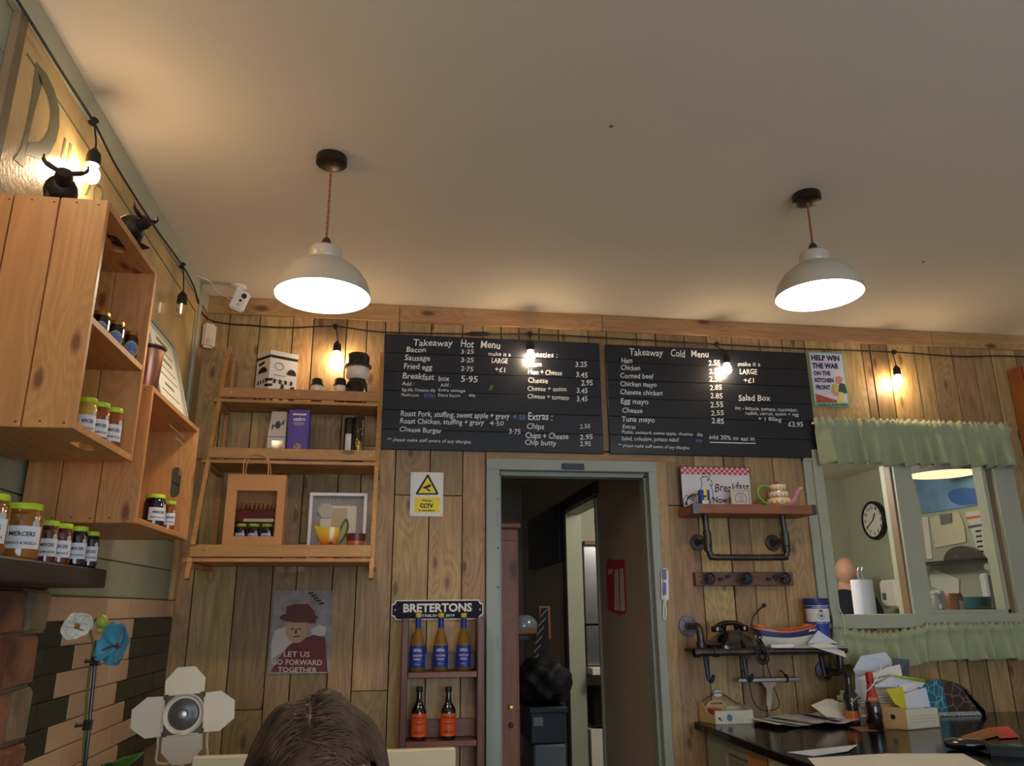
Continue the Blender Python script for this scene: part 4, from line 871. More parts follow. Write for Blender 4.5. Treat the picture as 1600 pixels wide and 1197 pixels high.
for cx, cz, r in ((.28, .07, .014), (.40, .066, .012), (.2, .06, .010)): disc(q, (x0+(x1-x0)*cx, y0-.0005, s2+cz-.01), r, (0, -1, 0), .001, 14)
obj('lettering', q, WC, t, recalc=False)
q = nb(); disc(q, ((x0+x1)/2, y0-.0006, s2+.085), .017, (0, -1, 0), .001, 18); obj('printed_moon', q, mat('gold_print', (170, 150, 110), .4, nz=.8, ns=120), t)
GT = mat('gold_foil', (200, 160, 60), .3, .8)
for k, (px, lb) in enumerate(((545, 'black tin with plain white label, left of the two tins'), (559, 'black tin with gold pattern and the letter B'))):
    p = W(px, 700, Y=-.15-.02*k); r = .026; zt = W(px, 653, Y=-.15).z; h = zt-s2-.001
    t = thing('tin', lb, 'tin', (p.x, -.14-.022*k, s2+.0008), 0, 'black tins on the middle shelf')
    q = nb(); lathe(q, [(r, 0), (r, h*.86), (r*.96, h*.88), (r*.96, h*.99), (r*.9, h), (0, h)], seg=28); obj('tin_body', q, mat('black_tin', (30, 27, 24), .35, coat=.4), t, smooth=True, world=False)
    if k == 0: q = nb(); patch(q, r+.0005, h*.16, h*.66, -1.75, 1.1); obj('label', q, WC, t, world=False, recalc=False)
    else:
        q = nb()
        for j in range(46):
            a = -2.9+rnd.uniform(0, 2.9); z = rnd.uniform(.02, h*.86); patch(q, r+.0006, z, z+rnd.uniform(.002, .008), a, rnd.uniform(.05, .18), 2)
        wraptext(q, 'B', r+.001, h*.28, h*.22, .016, -1.25, .05); obj('gold_pattern', q, GT, t, world=False, recalc=False)
#bag, box frame, gravy boat, bowl
KR = mat('kraft_paper', (186, 132, 84), .75, nz=.05, ns=8)
y0 = -.37; a = W(357, 741, Y=y0); b = W(448, 741, Y=y0); zt = a.z; x0, x1 = W(349, 846, Y=y0).x, W(440, 846, Y=y0).x
t = thing('gift_bag', 'brown paper gift bag with a clear window and twisted handles', 'bag', ((x0+x1)/2, -.26, s3))
x0 = a.x; x1 = b.x
wz0, wz1 = W(400, 838, Y=y0).z, W(400, 767, Y=y0).z; wx0, wx1 = W(368, 800, Y=y0).x, W(431, 800, Y=y0).x
q = nb()
for r_ in ((x0, wx0, s3, zt), (wx1, x1, s3, zt), (wx0, wx1, wz1, zt), (wx0, wx1, s3, wz0)): box(q, r_[0], r_[1], y0-.0008, y0+.0008, r_[2]+.001, r_[3])
box(q, x0, x1, -.3015, -.300, s3+.001, zt); box(q, x0, x0+.0012, y0, -.300, s3+.001, zt); box(q, x1-.0012, x1, y0, -.300, s3+.001, zt); box(q, x0, x1, y0, -.300, s3+.001, s3+.048); obj('bag_body', q, KR, t)
q = nb(); box(q, wx0, wx1, y0+.0008, y0+.0013, wz0, wz1); obj('clear_window', q, mat('clear_film', (240, 244, 250), .05, trans=1, ior=1.15), t)
for yy in (y0+.004, -.305):
    q = nb(); xa, xb = W(379, 741, Y=y0).x, W(417, 741, Y=y0).x; zh = W(400, 706, Y=y0).z
    tube(q, smoothpath([(xa+.008, yy, zt-.02), (xa, yy, zt+.03), (xa+.01, yy-.004, zh-.012), ((xa+xb)/2-.004, yy-.006, zh), (xb-.012, yy-.004, zh-.016), (xb+.004, yy, zt+.03), (xb, yy, zt-.02)], 5), .0024, 6); obj('handle', q, mat('twisted_paper', (206, 146, 92), .7), t, smooth=True)
q = nb(); box(q, wx0-.01, wx1+.006, -.345, -.303, s3+.150, s3+.200, bev=.004); bx_ = obj('cracker_packet', q, mat('red_packet', (120, 36, 30), .3, nz=.2, ns=20, coat=.5), None); tag(bx_, 'red cracker packet seen through the gift bag window', 'packet')
q = nb(); box(q, wx0+.03, wx1-.01, -.3465, -.345, s3+.153, s3+.166); obj('paper_strip', q, mat('strip_cream', (220, 196, 150), .5), bx_)
for k in range(9):
    q = nb(); xx = wx0+.004+k*.0175; lathe(q, [(0, 0), (.016, .001), (.017, .004), (.016, .008), (0, .009)], seg=14, M=Matrix.Rotation(PI/2, 4, 'Y')); q.transform(Matrix.Translation((xx, -.328, s3+.219)) @ Matrix.Rotation(.2, 4, 'Y')); o = obj('cracker', q, mat('cracker', (176, 112, 62), .6), bx_, smooth=True)
for k, px in enumerate((378, 401, 422)):
    x = wx0+.022+k*.052; jar(('left', 'middle', 'right')[k]+' lime-lidded dark jar inside the gift bag', 'jars inside the gift bag', (x, -.342, s3+.0485), .0235, .098, DKJ, LIME, -PI/2, ('MERCERS', 'RED ONION'))
y0 = -.19; t = thing('box_frame', 'white square box frame with a paper flower collage', 'picture frame', (.8, -.16, s3+.001))
a, b = W(485, 770, Y=y0), W(575, 848, Y=y0); x0, x1 = W(483, 800, Y=y0).x, W(573, 800, Y=y0).x; z1 = a.z
q = nb(); w_ = .014
for r_ in ((x0, x1, z1-w_, z1), (x0, x1, s3+.001, s3+w_), (x0, x0+w_, s3+w_, z1-w_), (x1-w_, x1, s3+w_, z1-w_)): box(q, r_[0], r_[1], y0-.012, y0+.022, r_[2], r_[3], bev=.001)
obj('frame', q, mat('lilac_white', (222, 216, 224), .4), t)
q = nb(); box(q, x0+.01, x1-.01, y0+.012, y0+.02, s3+.01, z1-.01); obj('speckled_backing', q, mat('speckled_paper', (150, 142, 134), .7, nz=.5, ns=160), t)
q = nb(); fx = x0+.10; box(q, x0+.05, x1-.045, y0+.008, y0+.012, s3+.02, z1-.055); obj('mount_card', q, mat('pale_mount', (206, 196, 180), .7), t)
q = nb(); box(q, x0+.096, x1-.085, y0+.006, y0+.008, s3+.03, z1-.066); obj('inner_card', q, mat('gold_mount', (178, 158, 124), .6), t)
for k in range(6):
    q = nb(); a_ = k*PI/3; disc(q, (x0+.072+.018*math.cos(a_), y0+.003-k*.0003, z1-.078+.018*math.sin(a_)), .017, (0, -1, 0), .001, 14); obj('paper_petal', q, mat('petal_paper', (176, 172, 150), .7), t)
for k in range(4):
    q = nb(); disc(q, (x0+.105+.02*math.cos(k*1.5), y0+.002-k*.0003, s3+.075+.02*math.sin(k*1.5)), .02, (0, -1, 0), .001, 14, ry=.012); obj('paper_petal', q, mat('petal_rose', (186, 152, 132), .7), t)
# gravy boat
y0 = -.30; c = W(516, 848, Y=y0); t = thing('gravy_boat', 'yellow and orange gravy boat with a green handle', 'jug', (c.x, y0, s3)); zt = W(516, 824, Y=y0).z-s3
q = nb(); prof = [(.5, 0), (.55, .03), (.5, .10), (.5, .30), (.66, .42), (.84, .60), (.95, .82), (1.0, .98), (.94, .98), (.84, .8), (.0, .5)]
for (rr, zz) in prof: pass
lathe(q, [(r_*.040, z_*zt) for r_, z_ in prof], seg=28, cap=False)
for v in q.verts:
    k = v.co.z/zt; v.co.x *= 1.15; v.co.y *= .62
    if v.co.x < -.015 and k > .4: s_ = (-v.co.x-.015)/.031; v.co.x -= .024*s_*(k-.4)/.6; v.co.z += .010*s_*k; v.co.y *= 1-.35*s_
q.transform(Matrix.Translation((c.x-.006, y0, s3+.001)))
gb = bpy.data.materials.new('boat_glaze'); gb.use_nodes = True; nt = gb.node_tree; bs_ = nt.nodes['Principled BSDF']; bs_.inputs['Roughness'].default_value = .2; bs_.inputs['Coat Weight'].default_value = .6
g1 = nt.nodes.new('ShaderNodeTexCoord'); g2 = nt.nodes.new('ShaderNodeSeparateXYZ'); g3 = nt.nodes.new('ShaderNodeMapRange'); g3.inputs[1].default_value = .0; g3.inputs[2].default_value = zt; g4 = nt.nodes.new('ShaderNodeValToRGB')
nt.links.new(g1.outputs['Object'], g2.inputs[0]); nt.links.new(g2.outputs[2], g3.inputs[0]); nt.links.new(g3.outputs[0], g4.inputs[0]); nt.links.new(g4.outputs[0], bs_.inputs['Base Color'])
g4.color_ramp.elements[0].color = lin((206, 92, 30)); g4.color_ramp.elements[0].position = .45; g4.color_ramp.elements[1].color = lin((222, 186, 60)); g4.color_ramp.elements[1].position = .85
obj('boat_body', q, gb, t, smooth=True)
q = nb(); tube(q, smoothpath([(c.x+.028, y0, s3+zt*.72), (c.x+.045, y0, s3+zt*1.05), (c.x+.062, y0, s3+zt*1.25), (c.x+.070, y0, s3+zt*1.0), (c.x+.058, y0, s3+zt*.72), (c.x+.036, y0, s3+zt*.5)], 5), .005, 8); obj('handle', q, mat('green_glaze', (44, 104, 50), .25, coat=.5), t, smooth=True)
q = nb(); 
for k in range(7): a_ = k*.9; tube(q, [(c.x+.004, y0-.0255, s3+zt*.5), (c.x+.004+.011*math.cos(a_), y0-.0265, s3+zt*.5+.011*math.sin(a_))], .0012, 4)
obj('painted_sprig', q, INK, t)
c = W(556, 849, Y=-.31); zt = W(556, 835, Y=-.31).z-s3; t = thing('small_bowl', 'small terracotta bowl with brown rim beside the gravy boat', 'bowl', (c.x, -.31, s3+.0008))
q = nb(); lathe(q, [(.022, 0), (.03, .002), (.039, zt*.7), (.041, zt), (.038, zt), (.028, .008), (0, .006)], seg=28); obj('bowl_body', q, mat('terracotta', (176, 92, 54), .35, coat=.4), t, smooth=True, world=False)
q = nb(); lathe(q, [(.0395, zt*.72), (.0418, zt), (.0405, zt+.001), (.038, zt-.001)], seg=28, cap=False); obj('rim', q, mat('brown_glaze', (84, 40, 26), .3), t, smooth=True, world=False)
# ================================================================== BOTTLE RACK
YR = -.115
t = thing('bottle_rack', 'narrow dark-stained ladder rack of bottles beside the doorway', 'rack', (1.18, 0, 0))
xl0, xl1 = W(628, 1000, Y=YR).x, W(638.5, 1000, Y=YR).x; xr0, xr1 = W(746, 1000, Y=YR).x, W(757, 1000, Y=YR).x; zt = W(630, 966, Y=YR).z
for a, b in ((xl0, xl1), (xr0, xr1)):
    q = nb(); box(q, a, b, YR, -.004, .02, zt, bev=.003); obj('side_post', q, DARKWOOD, t)
zs = []
for py in (1050, 1158):
    zz = W(690, py, Y=YR).z; zs.append(zz); q = nb(); box(q, xl1, xr0, YR+.002, -.004, zz-.026, zz, bev=.003); obj('shelf', q, DARKWOODX, t)
    q = nb(); box(q, xl1, xr0, -.018, -.004, zz+.001, zz+.075, bev=.002); obj('back_rail', q, DARKWOODX, t)
for zz in (.50, .22):
    q = nb(); box(q, xl1, xr0, YR+.002, -.004, zz-.026, zz, bev=.003); obj('shelf', q, DARKWOODX, t)
VIN = mat('pale_vinegar', (200, 156, 70), .05, coat=.6, trans=.75, nz=.1, ns=6); WOR = mat('dark_sauce_glass', (20, 12, 10), .06, coat=1)
z0 = zs[0]+.0008
for k, (px, lb) in enumerate(((652, 'white wine vinegar bottle, left of three on the rack'), (688, 'white wine vinegar bottle, middle of three on the rack'), (724, 'white wine vinegar bottle, right of three on the rack'))):
    x = W(px, 1040, Y=-.07).x; h = W(px, 958, Y=-.07).z-z0; r = .0335
    t = thing('vinegar_bottle', lb, 'bottle', (x, -.07, z0), 0, 'vinegar bottles on the rack')
    q = nb(); lathe(q, [(r*.9, 0), (r, .005), (r, h*.40), (r*.97, h*.47), (r*.72, h*.60), (r*.42, h*.70), (r*.34, h*.76), (r*.31, h*.94)], seg=28); obj('glass_body', q, VIN, t, smooth=True, world=False)
    q = nb(); lathe(q, [(r*.40, h*.925), (r*.41, h*.93), (r*.41, h*.99), (r*.36, h), (0, h)], seg=20); obj('cap', q, mat('yellow_cap', (204, 180, 44), .4), t, smooth=True, world=False)
    q = nb(); lathe(q, [(r*.40, h*.74), (r*.38, h*.80), (r*.39, h*.925)], seg=20, cap=False); obj('neck_label', q, BLUEL, t, smooth=True, world=False)
    q = nb(); patch(q, r+.0006, h*.07, h*.44, -PI/2-.05, 2.5); obj('label', q, BLUEL, t, world=False, recalc=False)
    q = nb(); A0 = -PI/2-.06
    wraptext(q, 'ASPALL', r+.0012, h*.34, h*.05, r*1.2, A0, .03); wraptext(q, 'WHITE WINE', r+.0012, h*.255, h*.034, r*1.35, A0, .02); wraptext(q, 'VINEGAR', r+.0012, h*.195, h*.034, r*1.0, A0, .02); wraptext(q, '- 350 ml -', r+.0012, h*.12, h*.02, r*.9, A0)
    obj('label_lettering', q, mat('label_silver', (206, 206, 200), .4), t, world=False, recalc=False)
z0 = zs[1]+.0008
for k, (px, lb) in enumerate(((654, 'dark sauce bottle with orange label, left one on the lower rack shelf'), (700, 'dark sauce bottle with orange label, right one on the lower rack shelf'))):
    x = W(px, 1140, Y=-.07).x; h = W(px, 1073, Y=-.07).z-z0; r = .0335
    t = thing('sauce_bottle', lb, 'bottle', (x, -.07, z0), 0, 'sauce bottles on the rack')
    q = nb(); lathe(q, [(r*.9, 0), (r, .005), (r, h*.50), (r*.93, h*.57), (r*.62, h*.66), (r*.42, h*.71), (r*.36, h*.80), (r*.30, h*.92)], seg=28); obj('glass_body', q, WOR, t, smooth=True, world=False)
    q = nb(); lathe(q, [(r*.42, h*.90), (r*.43, h*.905), (r*.43, h*.99), (r*.38, h), (0, h)], seg=20); obj('cap', q, BLACK, t, smooth=True, world=False)
    q = nb(); patch(q, r+.0006, h*.07, h*.50, -PI/2, 2.6); obj('label', q, mat('orange_label', (218, 84, 34), .45), t, world=False, recalc=False)
    q = nb(); wraptext(q, 'HENDERSON\'S', r+.0012, h*.40, h*.045, r*1.7, -PI/2, .02); wraptext(q, 'RELISH', r+.0012, h*.13, h*.045, r*1.2, -PI/2, .02)
    for (z_, w_) in ((.37, .9), (.31, 1.5), (.30, .8)): patch(q, r+.0012, h*z_, h*(z_+.008), -PI/2, w_)
    for s in range(16):
        a = s*PI/8; patch(q, r+.0011, h*(.23+.05*math.sin(a)), h*(.235+.05*math.sin(a)), -PI/2+.45*math.cos(a), .1, 1)
    obj('label_lettering', q, mat('label_brown', (92, 26, 12), .5), t, world=False, recalc=False)

# ================================================================== RIGHT OF THE DOORWAY
# wall thermometer probe unit
Y = -.035; a = W(1036, 890, Y=Y); t = thing('probe_thermometer', 'white and purple handheld thermometer hooked on the door post', 'thermometer', (a.x, -.01, a.z-.05))
M = Matrix.Translation((a.x+.006, -.030, W(1036, 914, Y=Y).z)) @ Matrix.Rotation(.05, 4, 'Y'); q = nb(); obox(q, M, .036, .026, .158, .010); obj('case', q, WHITE, t)
q = nb(); obox(q, M @ Matrix.Translation((-.006, -.0135, .048)), .018, .003, .050, .003); obj('display', q, mat('dark_lcd', (24, 34, 60), .2, coat=.6), t)
q = nb(); obox(q, M @ Matrix.Translation((-.006, -.0135, -.018)), .016, .004, .060, .003); obj('button_strip', q, mat('purple_plastic', (110, 90, 190), .4), t)
q = nb(); p = M @ Vector((0, 0, -.08)); tube(q, smoothpath([p, p+Vector((.004, .004, -.04)), p+Vector((-.002, .006, -.075)), p+Vector((-.012, .0, -.078)), p+Vector((-.010, -.002, -.04)), p+Vector((-.006, 0, .0))], 5), .0035, 6); obj('clip_loop', q, WHITE, t, smooth=True)
# upper pipe shelf
PS = DARKWOODX; y0 = -.205; ya = -.012
xa, xb = W(1083, 793, Y=y0).x, W(1275, 793, Y=y0).x; zt = W(1180, 788, Y=y0).z; zb = W(1180, 803, Y=y0).z
t = thing('pipe_shelf', 'wooden shelf on iron pipe brackets carrying the rooster sign and teapot', 'shelf', ((xa+xb)/2, 0, zb))
SHW = wood('warm_shelf', (150, 92, 58), (112, 64, 40), (80, 44, 28), 'x', rough=.5, rnd=.05)
q = nb(); box(q, xa, xb, y0, ya, zb, zt, bev=.003); obj('shelf_board', q, SHW, t)
q = nb(); box(q, xa-.001, xa+.028, y0-.0012, y0+.03, zb-.001, zt+.001); obj('metal_corner', q, mat('grey_metal', (96, 98, 108), .4, .7), t)
q = nb(); box(q, xb-.022, xb+.001, y0-.0012, y0+.03, zb-.001, zt+.001); obj('metal_corner', q, PIPE, t)
yp = -.13; r = .015; xpa, xpb = W(1107, 850, Y=yp).x, W(1228, 850, Y=yp).x; zbot = W(1165, 871, Y=yp).z; zf = W(1107, 838, Y=yp).z-.02
q = nb(); rc = .03
tube(q, smoothpath([(xpa-.008, yp, zb), (xpa-.004, yp, zf), (xpa, yp, zbot+rc), (xpa+.009, yp, zbot+.009), (xpa+rc, yp, zbot), (xpb-rc, yp, zbot), (xpb-.009, yp, zbot+.009), (xpb, yp, zbot+rc), (xpb, yp, zf), (xpb-.006, yp, zb)], 4), r, 12)
obj('pipe', q, PIPE, t, smooth=True)
for x in (xpa, xpb):
    for z_ in (zf+.035, zf-.03, zbot+.035):
        q = nb(); lathe(q, [(r, -.010), (.0195, -.008), (.0195, .008), (r, .010)], (x+(-.004 if x == xpa else 0), yp, z_), 14, cap=False); obj('pipe_collar', q, PIPE, t, smooth=True)
    q = nb(); lathe(q, [(.0195, -.028), (.0195, .028)], (x-(.003 if x == xpa else 0), yp, zf), 14); obj('tee_fitting', q, PIPE, t, smooth=True)
    q = nb(); tube(q, [(x, yp, zf), (x, -.006, zf)], .0125, 12); obj('pipe_stub', q, PIPE, t, smooth=True)
    q = nb(); lathe(q, [(.018, .02), (.020, .008), (.040, .006), (.041, 0), (0, 0)], seg=24, M=Matrix.Rotation(PI/2, 4, 'X')); q.transform(Matrix.Translation((x, -.002, zf))); obj('flange', q, PIPE, t, smooth=True)
    for s_ in (-1, 1):
        q = nb(); tube(q, [(x+s_*rc if (x == xpa) == (s_ == 1) else x, yp, zbot if (x == xpa) == (s_ == 1) else zbot+rc)]*1+[(x+s_*(rc+.02) if (x == xpa) == (s_ == 1) else x, yp, zbot if (x == xpa) == (s_ == 1) else zbot+rc+.015)], .0158, 12); obj('pipe_collar', q, PIPE, t, smooth=True)
# rooster sign
sh1 = zt
Y = -.045; a = W(1062, 728, Y=Y); b = W(1170, 728, Y=Y); c_ = W(1067, 795, Y=Y); d_ = W(1178, 795, Y=Y)
x0 = a.x; x1 = W(1172, 742, Y=Y).x; zt_ = a.z
t = thing('rooster_sign', 'white tin sign with a rooster and red check border on the pipe shelf', 'sign', ((x0+x1)/2, Y, sh1+.001))
q = nb(); box(q, x0, x1, Y, Y+.004, sh1+.001, zt_, bev=.001); obj('plate', q, mat('dark_edge', (50, 30, 36), .4), t)
q = nb(); box(q, x0+.004, x1-.004, Y-.0006, Y, sh1+.004, zt_-.004); obj('sign_face', q, mat('cool_white', (214, 212, 218), .35, coat=.3), t)
q = nb(); n = 26; cw = (x1-x0-.008)/n
for i in range(n):
    for j in range(3):
        if (i+j) % 2 == 0: box(q, x0+.004+cw*i, x0+.004+cw*(i+1), Y-.0010, Y-.0006, zt_-.004-.0125*(j+1), zt_-.004-.0125*j)
obj('red_check', q, mat('check_red', (176, 60, 72), .45), t)
q = nb(); box(q, x0+.004, x1-.004, Y-.0007, Y-.00055, zt_-.0415, zt_-.004); obj('pink_band', q, mat('check_pink', (226, 176, 182), .45), t)
def pl(bm, pts, r, Yc): tube(bm, [W(x, y, Y=Yc) for x, y in pts], r, 5)
q = nb(); Yc = Y-.0012
pl(q, smoothpath2 if False else [(1094, 748), (1099, 745), (1104, 744), (1108, 748), (1112, 752), (1113, 759), (1109, 757)], .0017, Yc)
pl(q, [(1094, 748), (1097, 753), (1096, 762), (1090, 772), (1080, 776), (1072, 774), (1068, 780), (1068, 794)], .0017, Yc)
pl(q, [(1109, 757), (1113, 764), (1114, 775), (1110, 786), (1104, 792), (1096, 795)], .0017, Yc); pl(q, [(1098, 745), (1097, 739), (1102, 741), (1104, 737), (1107, 741), (1110, 741), (1109, 747)], .0016, Yc)
for k in range(4): pl(q, [(1090-k*2, 773+k*3), (1082-k*2, 772+k*2), (1075-k, 777+k*2), (1070+k*1.5, 789)], .0024, Yc)
pxsheet(q, ell(1106, 750, 1.3, 1.3, 8), Yc, .0003); pl(q, [(1110, 757), (1112, 762), (1109, 764)], .001, Yc)
obj('rooster_outline', q, mat('print_plum', (48, 32, 48), .5), t)
q = nb(); pxtext(q, 'Breakfast', 1117, 769, 1170, 766, 13, Y-.0009, .012, wob=1.6); pxtext(q, 'Now Its', 1114, 786, 1150, 786, 10, Y-.0009, .03); obj('lettering', q, mat('print_plum', (48, 32, 48), .5), t, recalc=False)
# things standing on the pipe shelf
x = W(1101, 790, Y=-.14).x; t = thing('blue_tin', 'small blue tin with yellow patch in front of the rooster', 'tin', (x, -.14, sh1+.0008)); h = W(1101, 766, Y=-.14).z-sh1
q = nb(); box(q, -.026, .026, -.014, .014, 0, h, bev=.004); obj('tin_body', q, BLUEL, t, world=False)
q = nb(); box(q, -.006, .010, -.0146, -.014, h*.34, h*.98); obj('yellow_patch', q, YEL, t, world=False)
q = nb(); box(q, -.016, .016, -.0150, -.0144, .002, h*.3); obj('bar_code_panel', q, WC, t, world=False)
q = nb(); box(q, -.006, .006, -.0155, -.0150, h*.5, h*.62); obj('printed_crest', q, INK, t, world=False)
x = W(1160, 790, Y=-.13).x; t = thing('verse_plaque', 'tiny cream framed verse in front of the rooster sign', 'picture frame', (x, -.12, sh1+.0008)); h = W(1160, 764, Y=-.13).z-sh1; w2 = .052
q = nb()
for r_ in ((-w2, w2, h-.009, h), (-w2, w2, 0, .009), (-w2, -w2+.009, .009, h-.009), (w2-.009, w2, .009, h-.009)): box(q, r_[0], r_[1], -.006, .006, r_[2], r_[3], bev=.001)
obj('frame', q, mat('distressed_cream', (206, 190, 160), .5, nz=.3, ns=40), t, world=False)
q = nb(); box(q, -w2+.008, w2-.008, -.001, .003, .008, h-.008); obj('sheet', q, mat('sheet_grey', (200, 196, 190), .4, coat=.4), t, world=False)
q = nb(); sheet(q, [(-.026, -.0012, .02), (.026, -.0012, .02), (.030, -.0012, .03), (.026, -.0012, h-.03), (.012, -.0012, h-.018), (-.012, -.0012, h-.018), (-.026, -.0012, h-.03), (-.030, -.0012, .03)], (0, -1, 0), .0005); obj('printed_border', q, mat('print_brown2', (124, 90, 62), .6), t, world=False)
q = nb(); sheet(q, [(-.023, -.0016, .022), (.023, -.0016, .022), (.027, -.0016, .031), (.023, -.0016, h-.032), (.010, -.0016, h-.021), (-.010, -.0016, h-.021), (-.023, -.0016, h-.032), (-.027, -.0016, .031)], (0, -1, 0), .0004); obj('verse_panel', q, mat('sheet_grey', (200, 196, 190), .4, coat=.4), t, world=False)
q = nb()
for k in range(4): box(q, -.014+.003*(k % 2), .014-.003*(k % 2), -.0020, -.0016, .026+k*.010, .028+k*.010)
obj('verse_lines', q, INK, t, world=False)
# cake teapot
x = W(1218, 790, Y=-.12).x; t = thing('cake_teapot', 'teapot shaped like a tiered cake, green handle and pink spout', 'teapot', (x, -.12, sh1+.0008)); hT = W(1218, 757, Y=-.12).z-sh1; k_ = hT/.108
ICE = mat('icing', (232, 220, 200), .35, coat=.4); SPO = mat('sponge_glaze', (206, 140, 62), .35, coat=.4, nz=.2, ns=30)
for nm, z0_, z1_, r0, m_ in (('lower_tier', 0, .036, .054, SPO), ('middle_tier', .036, .068, .046, SPO), ('upper_tier', .068, .102, .038, SPO)):
    q = nb(); lathe(q, [(r0*.95*k_, z0_*k_), (r0*k_, (z0_+.006)*k_), (r0*k_, (z1_-.008)*k_), (r0*.9*k_, z1_*k_), (0, z1_*k_)], seg=30); ti = obj(nm, q, m_, t, smooth=True, world=False)
    q = nb(); nn = 14
    for j in range(nn):
        a0 = 2*PI*j/nn; rr = r0*1.01*k_
        P_ = [(rr*math.cos(a0+2*PI/nn*u), rr*math.sin(a0+2*PI/nn*u), (z1_-.006-(.004+.013*math.sin(PI*u)))*k_) for u in (0, .25, .5, .75, 1)]
        T_ = [(p_[0], p_[1], (z1_-.005)*k_) for p_ in P_]
        for i in range(4):
            vs = [q.verts.new(v) for v in (P_[i], P_[i+1], T_[i+1], T_[i])]; q.faces.new(vs)
    lathe(q, [(r0*1.012*k_, (z1_-.008)*k_), (r0*.98*k_, (z1_+.001)*k_), (r0*.6*k_, (z1_+.002)*k_), (0, (z1_+.002)*k_)], seg=30, cap=False); obj('icing', q, ICE, ti, smooth=False, world=False, recalc=False)
q = nb(); lathe(q, [(0, -.012), (.010, -.007), (.012, 0), (.009, .008), (0, .011)], (-.004, 0, .112*k_), 16); obj('cherry', q, mat('cherry', (206, 40, 36), .25, coat=.6), t, smooth=True, world=False)
q = nb(); tube(q, smoothpath([(-.036*k_, 0, .088*k_), (-.066*k_, 0, .100*k_), (-.096*k_, 0, .088*k_), (-.104*k_, 0, .058*k_), (-.084*k_, 0, .026*k_), (-.050*k_, 0, .010*k_)], 5), .0068*k_, 10); obj('handle', q, mat('lime_green_glaze', (108, 168, 60), .3, coat=.5), t, smooth=True, world=False)
q = nb(); tube(q, smoothpath([(.044*k_, 0, .014*k_), (.074*k_, 0, .026*k_), (.092*k_, 0, .058*k_), (.118*k_, 0, .090*k_)], 5), [.016*k_]*4+[.013*k_]*4+[.010*k_]*4+[.008*k_]*4, 12); obj('spout', q, mat('pink_glaze', (206, 130, 160), .3, coat=.5), t, smooth=True, world=False)
q = nb(); lathe(q, [(.0085*k_, -.003), (.010*k_, 0), (.008*k_, .003)], (.118*k_, 0, .091*k_), 14); obj('spout_icing', q, ICE, t, smooth=True, world=False)
# hook rail
Y = -.03; a = W(1086, 894, Y=Y); b = W(1241, 915, Y=Y); t = thing('coat_hook_rail', 'dark wooden rail with three round tap-handle hooks', 'hook rail', ((a.x+b.x)/2, 0, b.z))
q = nb(); box(q, a.x, b.x, Y, -.004, b.z, a.z, bev=.002); obj('rail', q, DARKWOODX, t); zc_ = (a.z+b.z)/2
for px in (1109, 1167, 1227):
    c = W(px, 904, Y=-.075); q = nb(); tube(q, [(c.x, Y, zc_), (c.x, -.072, zc_)], .007, 10); hk = obj('hook_stem', q, IRON, t, smooth=True)
    q = nb(); P_ = [(c.x+.024*math.cos(k*PI/10), -.076, zc_+.024*math.sin(k*PI/10)) for k in range(20)]; tube(q, P_, .0055, 8, closed=True)
    for k in range(4): a_ = k*PI/2+.5; tube(q, [(c.x, -.076, zc_), (c.x+.023*math.cos(a_), -.076, zc_+.023*math.sin(a_))], .003, 6)
    lathe(q, [(0, -.008), (.009, -.006), (.009, .006), (0, .008)], seg=12, M=Matrix.Translation((c.x, -.076, zc_)) @ Matrix.Rotation(PI/2, 4, 'X')); obj('tap_wheel', q, mat('blue_black_iron', (34, 38, 54), .4, .5), hk, smooth=True)
for px, py in ((1127, 905), (1138, 901), (1202, 905), (1212, 901)):
    c = W(px, py, Y=-.045); q = nb(); tube(q, [(c.x, Y, c.z), (c.x, -.05, c.z)], .0045, 8); lathe(q, [(0, -.004), (.009, -.003), (.009, .003), (0, .004)], seg=12, M=Matrix.Translation((c.x, -.05, c.z)) @ Matrix.Rotation(PI/2, 4, 'X')); obj('bolt', q, IRON, t, smooth=True)
q = nb(); c = W(1094, 905, Y=Y); disc(q, (c.x, Y-.0005, c.z), .004, (0, -1, 0), .001, 10); obj('screw', q, CHROME, t)
# lower pipe shelf
yp = -.21; zp = W(1200, 1018, Y=yp).z; xl = W(1078, 1018, Y=yp).x; xr = W(1325, 1018, Y=yp).x; rp = .0165
t = thing('pipe_shelf', 'lower iron pipe shelf carrying the black telephone and model lifeboat', 'shelf', ((xl+xr)/2, 0, zp))
q = nb(); xf = W(1075, 978, Y=0).x; zf = W(1075, 978, Y=0).z; xe = W(1097, 985, Y=-.12).x
tube(q, smoothpath([(xf, -.01, zf), (xf, -.08, zf), (xf+.004, -.118, zf-.004), (xf+.006, -.13, zf-.03), (xf+.006, -.13, zp+.0)], 4), rp, 12); obj('pipe', q, PIPE, t, smooth=True)
q = nb(); tube(q, smoothpath([(xf+.006, -.13, zp), (xf-.0, -.19, zp), (xl+.03, yp, zp), (xl+.1, yp, zp), (xr-.1, yp, zp), (xr-.02, yp, zp), (xr, -.16, zp), (xr, -.13, zp)], 4), rp, 12); obj('pipe', q, PIPE, t, smooth=True)
zd = W(1297, 1048, Y=0).z; q = nb(); tube(q, smoothpath([(xr, -.13, zp), (xr, -.13, zd+.03), (xr-.004, -.12, zd+.004), (xr-.01, -.09, zd), (xr-.01, -.01, zd)], 4), rp, 12); obj('pipe', q, PIPE, t, smooth=True)
